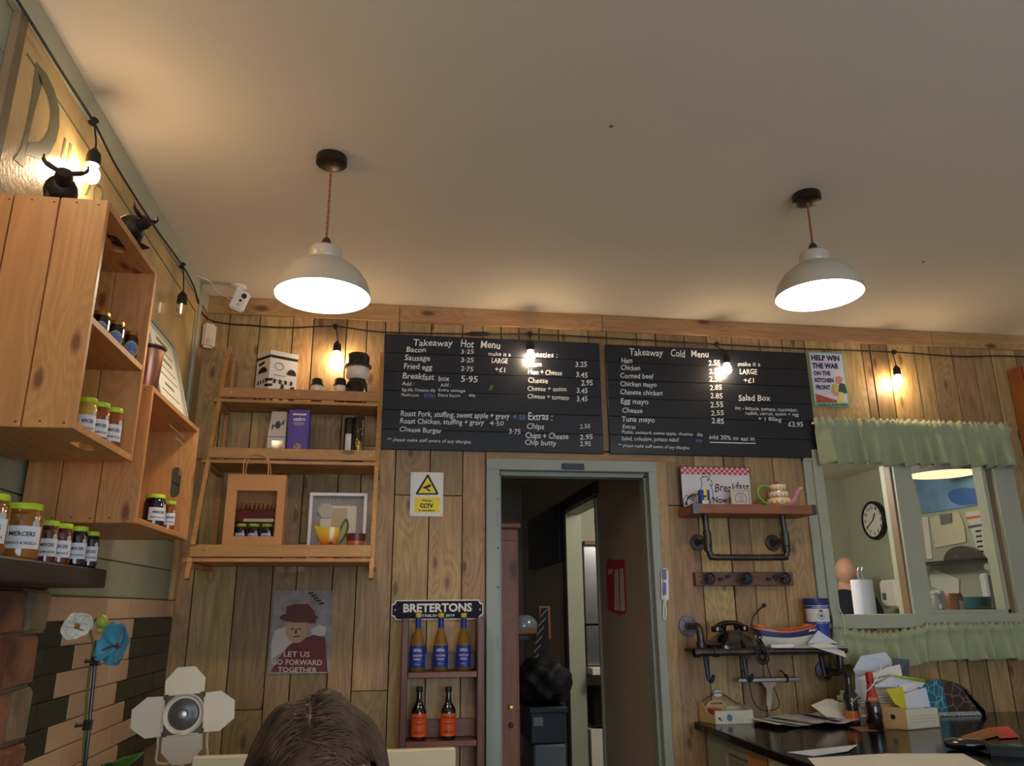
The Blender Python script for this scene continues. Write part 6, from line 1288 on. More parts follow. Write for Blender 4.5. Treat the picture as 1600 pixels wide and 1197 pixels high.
# a stack of paper under the envelopes
q = nb()
for k in range(12): box(q, 3.03+pr.uniform(-.01, .01), 3.30+pr.uniform(-.01, .01), -.27+pr.uniform(-.01, .01), -.12+pr.uniform(-.01, .01), ZC+.001+k*.011, ZC+.010+k*.011)
o = obj('paper_stack', q, PAPER); o['kind'] = 'stuff'; tag(o, 'stack of letters and files behind the letter holder', 'papers')
# patterned round tray
c0 = W(1462, 1128, Y=-.10); r = .215; cx = 3.50; cz = ZC+.005; t = thing('patterned_round_tray', 'large round tray in teal, brown and black-white patterns leaning on wall', 'tray', (cx, -.09, ZC))
cx, cz = 3.515, .985-r+.0; 
topp = W(1478, 1062, Y=-.10); cx = topp.x-.03; cz = topp.z-r
def seg_(a0, a1, nm, m_):
    q = nb(); P = [Vector((cx, -.10, cz))]+[Vector((cx+r*math.cos(a0+(a1-a0)*k/16), -.10, cz+r*math.sin(a0+(a1-a0)*k/16))) for k in range(17)]; P = [p for p in P]
    sheet(q, P, (0, -1, 0), .010); return obj(nm, q, m_, t)
def clipz(z): return max(z, ZC+.001)
def fanpoly(pts): return [Vector((x, -.10, clipz(z))) for x, z in pts]
def vorm(nm, c1, c2, sc):
    m_ = bpy.data.materials.new(nm); m_.use_nodes = True; nt = m_.node_tree; b = nt.nodes['Principled BSDF']; b.inputs['Roughness'].default_value = .35
    tc = nt.nodes.new('ShaderNodeTexCoord'); vo = nt.nodes.new('ShaderNodeTexVoronoi'); vo.feature = 'DISTANCE_TO_EDGE'; vo.inputs['Scale'].default_value = sc; r_ = nt.nodes.new('ShaderNodeValToRGB'); r_.color_ramp.elements[0].color = lin(c2); r_.color_ramp.elements[1].color = lin(c1); r_.color_ramp.elements[0].position = .03; r_.color_ramp.elements[1].position = .06
    nt.links.new(tc.outputs['Object'], vo.inputs['Vector']); nt.links.new(vo.outputs['Distance'], r_.inputs[0]); nt.links.new(r_.outputs[0], b.inputs['Base Color']); return m_
zm = W(1500, 1112, Y=-.10).z; sp = W(1470, 1064, Y=-.10); xsp = W(1482, 1110, Y=-.10).x
def arc(x0, x1, z0, n=14):   # disc edge between abscissae, above z0
    return [(x0+(x1-x0)*k/n, cz+math.sqrt(max(0, r*r-(x0+(x1-x0)*k/n-cx)**2))) for k in range(n+1)]
xm_ = sp.x+.0
for nm, m_, pts in (('teal_panel', vorm('teal_pattern', (18, 104, 128), (120, 170, 176), 26), [(cx-r*.97, zm)]+arc(cx-r*.97, xm_, zm)+[(xsp, zm)]), ('brown_panel', vorm('brown_pattern', (56, 38, 36), (110, 96, 90), 22), [(xsp, zm)]+arc(xm_, cx+r*.995, zm)+[(cx+r*.99, zm)]), ('black_white_panel', vorm('bw_pattern', (190, 192, 192), (26, 26, 30), 70), [(cx-r*.97, ZC+.002), (cx-r*.97, zm-.001), (cx+r*.99, zm-.001), (cx+r, ZC+.002)])):
    q = nb(); sheet(q, [Vector((x, -.10, z)) for x, z in pts], (0, -1, 0), .008); obj(nm, q, m_, t)
# small dark things and cards by the right edge
t = thing('sunglasses_case', 'glossy black rounded case lying at the right of the counter', 'case', (3.30, -.62, ZC)); c = W(1510, 1163, Z=ZC+.02)
q = nb(); lathe(q, [(0, -.075), (.022, -.07), (.033, -.045), (.036, 0), (.033, .045), (.022, .07), (0, .075)], seg=20, M=Matrix.Rotation(PI/2, 4, 'Y')); q.transform(Matrix.Translation((c.x, c.y, ZC+.021)) @ Matrix.Rotation(-.5, 4, 'Z') @ Matrix.Diagonal((1, 1, .6, 1))); obj('case_body', q, GB, t, smooth=True)
c = W(1580, 1172, Z=ZC+.02); t = thing('card_reader', 'black card payment reader at the right edge of the counter', 'card reader', (c.x, c.y, ZC)); q = nb(); obox(q, Matrix.Translation((c.x, c.y, ZC+.018)) @ Matrix.Rotation(-.6, 4, 'Z'), .15, .075, .034, .008); obj('body', q, BLACK, t)
q = nb(); obox(q, Matrix.Translation((c.x+.02, c.y-.01, ZC+.0362)) @ Matrix.Rotation(-.6, 4, 'Z'), .06, .05, .002); obj('display', q, mat('grey_lcd', (96, 104, 104), .2, coat=.6), t)
a = [W(1502, 1152, Z=ZC+.004), W(1546, 1138, Z=ZC+.004), W(1560, 1150, Z=ZC+.004), W(1518, 1160, Z=ZC+.004)]
paper('cork_mat', 'small brown cork mat behind the black case', a, mat('cork', (150, 96, 52), .8, nz=.3, ns=60), cat='mat', th=.004)
a = [W(1546, 1138, Z=ZC+.004), W(1575, 1135, Z=ZC+.004), W(1592, 1152, Z=ZC+.004), W(1562, 1154, Z=ZC+.004)]
paper('red_card', 'red and white card lying beside the cork mat', a, mat('card_red', (196, 70, 66), .5, nz=.4, ns=70), cat='card', th=.002)
paper('order_sheet', 'large white sheet lying at the front of the counter', [W(1262, 1185, Z=ZC+.002), W(1385, 1178, Z=ZC+.002), W(1505, 1178, Z=ZC+.002), W(1575, 1215, Z=ZC+.002), W(1290, 1215, Z=ZC+.002)], PAPER, cat='paper')
paper('order_sheet', 'smaller curled white sheet on the black worktop beside the tray edge', [W(1230, 1176, Z=ZC+.002), W(1340, 1164, Z=ZC+.006), W(1325, 1174, Z=ZC+.004), W(1270, 1182, Z=ZC+.002)], PAPERB, cat='paper')

# ================================================================== KITCHEN THROUGH THE HATCH
XK = 4.70; c = Vector((XK, 1.90, 1.963)); R_ = .148
t = thing('wall_clock', 'black-rimmed round wall clock on the green kitchen wall', 'clock', (XK, 1.90, 1.963)); MK = frame((XK-.02, 1.90, 1.963), (0, -1, 0), (0, 0, 1))
q = nb(); lathe(q, [(R_*.86, .018), (R_*.90, .020), (R_, .012), (R_, -.019), (0, -.019)], seg=40, M=MK, cap=False); obj('rim', q, BLACK, t, smooth=True)
q = nb(); lathe(q, [(R_*.88, .006), (0, .006)], seg=40, M=MK, cap=False); obj('dial', q, WHITE, t)
q = nb()
for k in range(12):
    a_ = PI/2-(k+1)*PI/6; s_ = str(k+1); w_ = .018*len(s_); o_ = MK @ Vector((R_*.68*math.cos(a_)-w_/2, R_*.68*math.sin(a_)-.012, .0068)); p1_ = MK @ Vector((R_*.68*math.cos(a_)+w_/2, R_*.68*math.sin(a_)-.012, .0068)); text(q, s_, o_, p1_, (0, 0, 1), .026, .03, lift=.0004)
obj('numerals', q, INK, t, recalc=False)
for a_, L_, w_ in ((PI/2-math.radians(35), .065, .004), (PI/2-math.radians(240), .10, .003)):
    q = nb(); tube(q, [MK @ Vector((0, 0, .011)), MK @ Vector((L_*math.cos(a_), L_*math.sin(a_), .011))], w_, 6); obj('hand', q, INK, t)
q = nb(); c_ = W(1407, 932, X=XK-.06); box(q, XK-.16, XK-.002, c_.y-.10, c_.y+.10, 1.30, W(1407, 906, X=XK-.06).z, bev=.02); t = thing('soap_dispenser', 'white wall soap dispenser seen through the left hatch pane', 'dispenser', (XK, c_.y, 1.33)); obj('case', q, WHITE, t)
q = nb(); box(q, XK-.165, XK-.159, c_.y+.02, c_.y+.06, 1.36, 1.41, bev=.004); obj('sight_window', q, mat('smoke_grey', (90, 92, 96), .3), t)
c_ = W(1424, 890, X=XK-.03); q = nb(); box(q, XK-.06, XK-.002, c_.y-.06, c_.y+.12, 1.50, 1.78, bev=.01); o = obj('towel_dispenser', q, WHITE); tag(o, 'white towel dispenser on the kitchen wall just left of the mullion', 'dispenser')
# worktop behind hatch
t = thing('kitchen_worktop', 'steel kitchen worktop just behind the hatch', 'worktop', (3.5, .4, 0)); q = nb(); box(q, 2.9, 4.68, .14, .75, 1.21, 1.235, bev=.003); obj('top', q, STEEL, t); 
for x in (2.95, 4.6):
    for y in (.18, .70): q = nb(); box(q, x, x+.04, y, y+.04, 0, 1.21); obj('leg', q, STEEL, t)
zk = 1.2355
c = W(1350, 940, Y=.42); r = .058; hR = W(1350, 906, Y=.42).z-zk; t = thing('paper_towel_roll', 'white paper towel roll on a chrome holder inside the hatch', 'paper roll', (c.x, .42, zk))
q = nb(); lathe(q, [(.07, 0), (.07, .008), (0, .008)], seg=24); obj('holder_base', q, CHROME, t, smooth=True, world=False)
q = nb(); lathe(q, [(.02, .009), (r, .009), (r*1.01, hR*.5), (r, hR), (.02, hR), (.02, .009)], seg=30, cap=False); patch(q, r*1.02, .009, hR*.86, -2.45, .5, 6); obj('roll', q, mat('tissue', (216, 220, 232), .85), t, smooth=True, world=False)
q = nb(); tube(q, smoothpath([(-.012, 0, .01), (-.014, 0, hR), (-.014, 0, hR+.045), (-.009, 0, hR+.058), (-.004, 0, hR+.045), (-.004, 0, .01)], 4), .003, 6); tube(q, smoothpath([(.012, 0, .01), (.010, 0, hR), (.010, 0, hR+.045), (.015, 0, hR+.058), (.020, 0, hR+.045), (.02, 0, .01)], 4), .003, 6); obj('wire_holder', q, CHROME, t, smooth=True, world=False)
# pendant and sky reflections of the right pane, painted as solid shapes behind it
c = W(1473, 742, Y=.75); t = thing('pendant_reflection', 'pendant reflection of the right hatch pane, made as a glowing dish', 'lamp', (c.x, .75, 2.352)); rr = W(1521, 742, Y=.75).x-c.x
q = nb(); lathe(q, [(rr*.85, .05), (rr, 0)], (c.x, .75, c.z), 32, cap=False); lathe(q, [(rr*.85, .05), (0, .06)], (c.x, .75, c.z), 32, cap=False); obj('reflection_dish', q, mat('reflection_grey', (150, 150, 148), .4), t, smooth=True)
q = nb(); lathe(q, [(rr*.97, .004), (0, .012)], (c.x, .75, c.z), 32, cap=False); obj('reflection_glow', q, mat('warm_reflection', (255, 226, 176), .5, emit=(255, 216, 160), es=1.6), t, smooth=True)
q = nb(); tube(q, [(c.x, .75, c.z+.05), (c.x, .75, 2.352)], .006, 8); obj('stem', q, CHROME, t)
SKYREFL = mat('sky_reflection', (120, 164, 206), .5, nz=.35, ns=5)  # sky mirrored in the hatch glass, put into the colour of a sheet
def kp(px, py): 
    p = W(px, py, X=XK-.012); return (XK-.012, p.y, p.z)
def kpaper(nm, lb, pp, m_, cat='paper', grp=None):
    q = nb(); sheet(q, [kp(*p) for p in pp], (-1, 0, 0), .008); o = obj(nm, q, m_); tag(o, lb, cat, grp); return o
bl = kpaper('sky_reflection_sheet', 'blue sky reflection of the right hatch pane, painted on a sheet', [(1426, 744), (1526, 744), (1534, 788), (1440, 803)], SKYREFL, 'reflection')
q = nb(); sheet(q, [Vector(kp(*p))+Vector((-.002, 0, 0)) for p in [(1480+0, 772), (1490, 764), (1510, 762), (1529, 764), (1532, 786), (1500, 790), (1486, 784)]], (-1, 0, 0), .001); obj('reflection_patch', q, mat('deep_sky_reflection', (56, 104, 176), .5), bl)
g = 'papers on the kitchen wall'
kpaper('wall_notice', 'narrow white chart at the left behind the right hatch pane', [(1440, 808), (1449, 808), (1456, 873), (1448, 874)], PAPER, 'notice', g)
w1 = kpaper('wall_notice', 'large cream sheet clipped to the kitchen wall', [(1452, 810), (1470, 803), (1497, 800), (1506, 822), (1509, 847), (1461, 856)], mat('cream_sheet', (206, 200, 176), .8), 'notice', g)
q = nb(); sheet(q, [Vector(kp(*p))+Vector((-.012, 0, 0)) for p in [(1470, 804), (1488, 802), (1488, 816), (1472, 820)]], (-1, 0, 0), .004); obj('clip', q, mat('clip_grey', (120, 116, 112), .5), w1)
w2 = kpaper('wall_notice', 'white colour-banded food chart on the kitchen wall', [(1508, 800), (1534, 797), (1545, 870), (1530, 872)], mat('chart_white', (200, 204, 200), .7), 'notice', g)
for (m_, pp) in ((mat('band_red', (196, 100, 80), .6), [(1510, 808), (1532, 805), (1533, 809), (1511, 812)]), (mat('band_blue', (70, 90, 130), .6), [(1512, 822), (1535, 818), (1536, 822), (1513, 826)])):
    q = nb(); sheet(q, [Vector(kp(*p))+Vector((-.001, 0, 0)) for p in pp], (-1, 0, 0), .001); obj('colour_band', q, m_, w2)
q = nb()
for k in range(5): sheet(q, [Vector(kp(*p))+Vector((-.001, 0, 0)) for p in [(1524+k, 829+k*8), (1533+k, 828+k*8), (1533+k, 831+k*8), (1524+k, 832+k*8)]], (-1, 0, 0), .001)
obj('printed_lines', q, INK, w2)
# shelf with a dark domed lid
a = W(1452, 880, X=XK); b = W(1548, 873, X=XK); t = thing('kitchen_shelf', 'thin black shelf on the kitchen wall behind the right pane', 'shelf', (XK-.1, (a.y+b.y)/2, a.z)); q = nb(); box(q, XK-.20, XK-.001, b.y-.1, a.y, 1.585, 1.60); obj('board', q, BLACK, t)
cc = W(1497, 872, X=XK-.08); q = nb()
P_ = [(.17*math.cos(k*PI/16), .17*.55*math.sin(k*PI/16)) for k in range(17)]; sheet(q, [(XK-.06, cc.y-u, 1.601+v) for u, v in P_], (-1, 0, 0), .03); o = obj('pan_lid', q, mat('dark_lid', (70, 60, 58), .3, coat=.5)); tag(o, 'dark half-round pan lid standing on the kitchen shelf', 'pan lid')
q = nb(); lathe(q, [(0, -.004), (.008, 0), (0, .004)], (XK-.095, cc.y, 1.63), 10); obj('knob', q, CHROME, o)
kpaper('wall_notice', 'skewed white sheet pinned low on the kitchen wall', [(1452, 895), (1462, 890), (1498, 905), (1498, 928), (1482, 930), (1455, 915)], PAPER, 'notice', g)
q = nb(); cs = W(1543, 886, Y=.028); disc(q, (cs.x, .0295, cs.z), .020, (0, -1, 0), .0012, 20, ry=.018); o = obj('round_sticker', q, mat('sticker', (190, 196, 176), .5)); tag(o, 'round pale sticker on the right hatch glass', 'sticker')
# jars and tubs on the worktop
def kx(px, y): return W(px, 945, Y=y).x
t = thing('glass_jar', 'clear glass jar with lid just inside the right pane', 'jar', (kx(1466, .25), .25, zk)); q = nb(); lathe(q, [(.034, 0), (.038, .006), (.038, .13), (.03, .145)], seg=24); obj('glass_body', q, mat('cloudy_glass', (190, 190, 180), .05, trans=.5, coat=1), t, smooth=True, world=False); q = nb(); lathe(q, [(.037, .145), (.038, .16), (.02, .168), (0, .17)], seg=24); obj('lid', q, mat('cloudy_lid', (180, 184, 176), .1, coat=1), t, smooth=True, world=False)
x = kx(1490, .35); t = thing('spice_tub', 'brown spice tub with a white label inside the hatch', 'tub', (x, .35, zk)); q = nb(); lathe(q, [(.05, 0), (.052, .01), (.052, .135), (.046, .15), (0, .15)], seg=26); obj('tub_body', q, mat('brown_tub', (130, 78, 50), .4, nz=.2, ns=20), t, smooth=True, world=False); q = nb(); patch(q, .0528, .01, .11, -1.2, .9); obj('label', q, mat('tub_label', (196, 176, 160), .6), t, world=False, recalc=False)
x = kx(1525, .42); t = thing('mixing_bowl', 'steel mixing bowl with a teal tub inside, behind the hatch glass', 'bowl', (x, .42, zk)); q = nb(); lathe(q, [(.05, 0), (.085, .015), (.11, .06), (.125, .075), (.12, .076), (.10, .05), (.04, .008), (0, .008)], seg=30); obj('bowl_body', q, STEEL, t, smooth=True, world=False)
q = nb(); lathe(q, [(.07, .02), (.075, .06), (.08, .13), (.074, .132), (0, .11)], (x, .42, zk), 26); o = obj('teal_tub', q, mat('teal_tub', (36, 96, 104), .4), smooth=True); tag(o, 'teal plastic tub sitting in the steel bowl', 'tub')
q = nb(); x = kx(1555, .5); box(q, x-.03, x+.10, .5, .56, zk, 1.50, bev=.01); o = obj('white_container', q, mat('soft_white', (200, 206, 212), .5)); tag(o, 'tall pale container at the far right inside the hatch', 'container')

# ================================================================== CORRIDOR
XW = 2.25
t = thing('red_notice', 'red and white safety notices on the corridor wall', 'notice', (XW, .78, 1.55))
def cw(px, py, e=0): p = W(px, py, X=XW-.006-e); return p
for nm, m_, pp, e in (('red_board', mat('notice_red', (196, 44, 40), .5), [(947, 878), (951, 873), (956, 876), (975, 874), (978, 957), (968, 961), (950, 953), (948, 920)], 0), ('white_strip', PAPER, [(960, 890), (965, 889), (967, 954), (960, 953)], .004), ('white_strip', PAPER, [(968, 889), (973, 888), (976, 954), (969, 955)], .004), ('white_strip', PAPER, [(950, 890), (956, 889), (956, 896), (950, 898)], .004)):
    q = nb(); sheet(q, [cw(x, y, e) for x, y in pp], (-1, 0, 0), .005 if e == 0 else .002); obj(nm, q, m_, t)
q = nb(); a = W(876, 812, X=XW-.02); b = W(831, 900, X=XW-.02); box(q, XW-.05, XW-.002, a.y, b.y, 1.66, 2.10, bev=.004); t = thing('wall_screen', 'dark wall-hung screen in the dim corridor', 'screen', (XW, a.y, 1.66)); obj('panel', q, mat('screen_black', (14, 14, 15), .4), t)
# pine dresser just inside the doorway
Yd = .30; xa = 1.30; xb = W(811, 900, Y=Yd).x; zt = W(800, 826, Y=Yd).z
t = thing('pine_cupboard', 'reddish pine cupboard side just inside the dark doorway', 'cupboard', (1.45, .5, 0)); RP = wood('red_pine', (150, 92, 66), (120, 70, 50), (84, 48, 34), 'z', rough=.5, rnd=.05)
q = nb(); box(q, xa, xb, Yd+.02, .80, 0, zt, bev=.003); obj('carcass', q, RP, t)
q = nb(); box(q, xa, xb-.012, Yd, Yd+.019, .03, zt-.06, bev=.003); dr = obj('door', q, RP, t)
q = nb(); box(q, xa-.01, xb+.012, Yd-.02, .81, zt, zt+.03, bev=.008); obj('cornice', q, RP, t)
for zz in (1.05, .0): 
    q = nb(); c = W(799, 1106, Y=Yd-.02); lathe(q, [(.006, 0), (.012, .012), (.010, .022), (0, .024)], seg=14, M=Matrix.Translation((c.x, Yd, c.z if zz else c.z-.08)) @ Matrix.Rotation(PI/2, 4, 'X')); obj('knob', q, BRASS if zz else IRON, dr, smooth=True)
# stacked storage
def yb(px, py, Y): return W(px, py, Y=Y)
Y = 1.5; a = yb(828, 1105, Y); b = yb(886, 1162, Y)
t = thing('storage_crate', 'dark blue plastic storage crate in the corridor', 'crate', ((a.x+b.x)/2, Y+.2, b.z)); q = nb(); box(q, a.x, b.x, Y, Y+.4, b.z, a.z, bev=.01); obj('tub', q, mat('crate_blue', (40, 50, 62), .45), t); q = nb(); box(q, a.x-.01, b.x+.01, Y-.012, Y+.41, a.z-.04, a.z, bev=.008); obj('rim', q, mat('crate_blue', (40, 50, 62), .45), t)
q = nb(); box(q, a.x+.02, a.x+.08, Y-.014, Y-.011, a.z-.11, a.z-.06); obj('label', q, mat('crate_label', (140, 150, 160), .6), t)
t = thing('storage_tub', 'pale grey lidded tub under the blue crate', 'tub', ((a.x+b.x)/2, Y+.2, 0)); q = nb(); box(q, a.x+.02, b.x-.01, Y-.01, Y+.38, 0, b.z-.002, bev=.012); obj('tub', q, mat('tub_grey', (110, 118, 128), .5), t)
t = thing('rubbish_bag', 'black bin bag resting on the blue crate', 'bag', ((a.x+b.x)/2, Y+.2, a.z)); q = nb(); bmesh.ops.create_icosphere(q, subdivisions=4, radius=.20)
for v in q.verts: n_ = v.co.normalized(); s_ = 1+.10*math.sin(n_.x*9+1)*math.sin(n_.z*7)+.06*math.sin(n_.y*13+n_.x*6); v.co *= s_; v.co.z = max(v.co.z*.78, -.13)
q.transform(Matrix.Translation(((a.x+b.x)/2+.0, Y+.22, a.z+.132))); obj('bag_body', q, mat('bin_bag', (14, 14, 16), .6), t, smooth=True)
c = yb(822, 1000, 1.9); t = thing('wicker_hamper', 'tan hamper basket with plastic wrap, dim corridor', 'basket', (c.x, 1.9, 1.15))
za, zb_ = yb(822, 958, 1.9).z, yb(822, 1040, 1.9).z; x0, x1 = yb(804, 990, 1.9).x, yb(850, 990, 1.9).x
q = nb(); box(q, x0, x1, 1.9, 2.1, zb_+.2, za-.10, bev=.01); obj('basket', q, mat('tan_basket', (120, 96, 66), .7, nz=.3, ns=60), t)
q = nb(); bmesh.ops.create_icosphere(q, subdivisions=3, radius=.09); q.transform(Matrix.Translation(((x0+x1)/2-.02, 2.0, za-.09)) @ Matrix.Diagonal((1.1, .8, .9, 1))); obj('plastic_wrap', q, mat('cling_wrap', (120, 130, 150), .12, nz=.4, ns=30, coat=1, bump=.8, bs=30), t, smooth=True)
t = thing('corridor_rack', 'dark rack carrying the hamper', 'rack', (x0+.1, 2, 0)); q = nb(); box(q, x0-.05, x1, 1.9, 2.12, zb_+.17, zb_+.198); obj('shelf', q, BLACK, t)
for x in (x0-.05, x1-.03): q = nb(); box(q, x, x+.03, 1.95, 1.98, 0, zb_+.17); obj('leg', q, BLACK, t)
a = yb(846, 950, 1.7); t = thing('striped_apron', 'dark apron with pale stripes hanging in the corridor', 'apron', (a.x, 1.7, 1.1)); q = nb(); P = [yb(x, y, 1.7) for x, y in ((846, 950), (856, 950), (858, 1010), (850, 1050), (826, 1050), (836, 1005))]; sheet(q, P, (0, -1, 0), .01); obj('cloth', q, mat('apron_black', (20, 20, 22), .8), t)
q = nb()
for k in range(7): y = 955+k*14; xx = 846-k*2.6; sheet(q, [yb(xx-2, y+8, 1.694), yb(xx+9, y-4, 1.694), yb(xx+9, y-2, 1.694), yb(xx-2, y+10, 1.694)], (0, -1, 0), .002)
obj('stripe', q, mat('stripe_pale', (130, 130, 130), .8), t)
q = nb(); P = [yb(x, y, 2.3) for x, y in ((842, 950), (858, 950), (860, 985), (841, 985))]; q.free()
q = nb(); box(q, yb(842, 940, 2.2).x, yb(860, 940, 2.2).x, 2.2, 2.23, yb(850, 1000, 2.2).z, yb(850, 947, 2.2).z, bev=.004); o = obj('chopping_board', q, RP); tag(o, 'brown board standing in the corridor', 'board')
# fridge seen through the inner doorway
t = thing('steel_hood', 'steel extraction unit with vent slots seen through the inner doorway', 'appliance', (2.6, 2.1, 0)); y = 2.05
def ib_(px, py): return W(px, py, Y=2.05)
q = nb(); box(q, 2.37, 3.3, 2.05, 2.27, ib_(925, 975).z, ib_(925, 850).z, bev=.005); obj('upper_panel', q, STEEL, t); q = nb(); box(q, 2.37, 3.3, 2.04, 2.27, ib_(925, 1040).z, ib_(925, 978).z, bev=.005); obj('lower_panel', q, STEEL, t)
q = nb()
for k in range(6): box(q, 2.52, 2.62, 2.0485, 2.051, ib_(925, 878+k*3.6).z, ib_(925, 877-1+k*3.6).z)
obj('vent_slots', q, BLACK, t)
q = nb(); box(q, 2.37, 3.3, 1.9, 2.27, ib_(925, 1052).z, ib_(925, 1042).z); box(q, 2.37, 3.3, 2.0, 2.27, 0, .5); obj('worktop', q, WHITE, t)
q = nb(); box(q, 2.37, 3.2, 2.0, 2.26, ib_(925, 852).z+.001, ib_(925, 846).z); o = obj('wall_shelf', q, mat('brown_shelf', (120, 76, 50), .5)); tag(o, 'small brown shelf above the steel unit in the kitchen', 'shelf')
q = nb(); box(q, 2.40, 2.56, 2.04, 2.2, ib_(925, 1060).z-.32, ib_(925, 1060).z-.06, bev=.01); o = obj('waste_bin', q, BLACK); tag(o, 'black bin below the kitchen worktop beyond the inner doorway', 'bin')
# ================================================================== PEOPLE
def head_mesh(bald=False):
    q = nb(); bmesh.ops.create_uvsphere(q, u_segments=40, v_segments=28, radius=1)
    for v in q.verts:
        x, y, z = v.co; X = x*.077; Y_ = y*.097; Z = z*.118
        if z < -.1: k = (-z-.1)/.9; X *= 1-.34*k; Y_ = Y_*(1-.25*k)-.012*k
        if z > .2: X *= 1+.03*z
        if y < -.55 and z < .5: Y_ *= .96
        # brow, nose, eye sockets, mouth, chin (face looks towards -y)
        f = max(0, -y)**2
        Y_ -= f*.020*math.exp(-(x/.13)**2)*math.exp(-((z+.18)/.16)**2)*(1 if z < .05 else .8)
        Y_ -= f*.006*math.exp(-((z-.10)/.07)**2)*math.exp(-(x/.5)**2)
        Y_ += f*.010*math.exp(-((abs(x)-.36)/.14)**2)*math.exp(-((z+.02)/.08)**2)
        Y_ -= f*.006*math.exp(-(x/.28)**2)*math.exp(-((z+.46)/.06)**2); Y_ += f*.003*math.exp(-(x/.3)**2)*math.exp(-((z+.52)/.02)**2)
        Y_ -= f*.010*math.exp(-(x/.3)**2)*math.exp(-((z+.78)/.12)**2)
        v.co = (X, Y_, Z)
    return q
EYE = mat('eye_white', (230, 226, 220), .2, coat=.6)
def add_head(t, c, Mr, hair_m=None, bald=False, lip=(176, 100, 92)):
    M = Matrix.Translation(c) @ Mr
    q = head_mesh(); q.transform(M); h = obj('head', q, SKIN, t, smooth='all')
    for s in (-1, 1):
        q = nb(); bmesh.ops.create_uvsphere(q, u_segments=14, v_segments=10, radius=.0115); q.transform(M @ Matrix.Translation((s*.029, -.077, -.002))); obj('eye', q, EYE, h, smooth='all')
        q = nb(); tube(q, smoothpath([(s*.014, -.094, .019), (s*.03, -.094, .024), (s*.046, -.084, .018)], 4), .0032, 6); q.transform(M); obj('eyebrow', q, mat('hair_brown', (62, 44, 34), .6), h, smooth='all')
        q = nb(); bmesh.ops.create_uvsphere(q, u_segments=14, v_segments=10, radius=1); q.transform(M @ Matrix.Translation((s*.079, .008, -.008)) @ Matrix.Rotation(s*.3, 4, 'Z') @ Matrix.Diagonal((.008, .019, .032, 1))); obj('ear', q, SKIN, h, smooth='all')
    q = nb(); tube(q, smoothpath([(-.024, -.088, -.055), (0, -.098, -.052), (.024, -.088, -.055)], 4), [.002]*2+[.0045]*5+[.002]*2, 8); q.transform(M); obj('mouth', q, mat('lips', lip, .4), h, smooth='all')
    return h, M
def skin_body(name, verts, edges, radii, m_, parent, root=0):
    me = bpy.data.meshes.new(name); me.from_pydata([tuple(v) for v in verts], edges, []); o = bpy.data.objects.new(name, me); COL.objects.link(o)
    md = o.modifiers.new('skin', 'SKIN'); md.use_smooth_shade = True
    for i, r in enumerate(radii): me.skin_vertices[0].data[i].radius = (r, r) if not isinstance(r, tuple) else r
    me.skin_vertices[0].data[root].use_root = True; o.modifiers.new('sub', 'SUBSURF').levels = 1; o.modifiers['sub'].render_levels = 1
    bpy.context.view_layer.update(); dg = bpy.context.evaluated_depsgraph_get(); m2 = bpy.data.meshes.new_from_object(o.evaluated_get(dg)); o.modifiers.clear(); o.data = m2; m2.materials.append(m_)
    for p in m2.polygons: p.use_smooth = True
    o.parent = parent; o.matrix_parent_inverse = pmat(parent).inverted(); return o
def hand(parent, wrist, d, palm_n, m_=SKIN, s=1.0):
    d = Vector(d).normalized(); n = Vector(palm_n).normalized(); side = d.cross(n); V = [Vector(wrist), Vector(wrist)+d*.045*s, Vector(wrist)+d*.085*s]; E = [(0, 1), (1, 2)]; Rr = [.024, (.036, .018), (.036, .016)]
    for k, (off, L_) in enumerate(((-.030, .066), (-.010, .076), (.010, .072), (.029, .056))):
        b = len(V); o_ = Vector(wrist)+d*.088*s+side*off; V += [o_, o_+d*L_*.42*s+n*.004, o_+d*L_*.72*s+n*.014, o_+d*L_*.92*s+n*.027]; E += [(2, b), (b, b+1), (b+1, b+2), (b+2, b+3)]; Rr += [.0095, .009, .008, .007]
    b = len(V); o_ = Vector(wrist)+d*.03*s-side*.026; V += [o_, o_-side*.026+d*.028*s+n*.008, o_-side*.032+d*.056*s+n*.018]; E += [(1, b), (b, b+1), (b+1, b+2)]; Rr += [.013, .011, .009]
    return skin_body('hand', V, E, Rr, m_, parent)
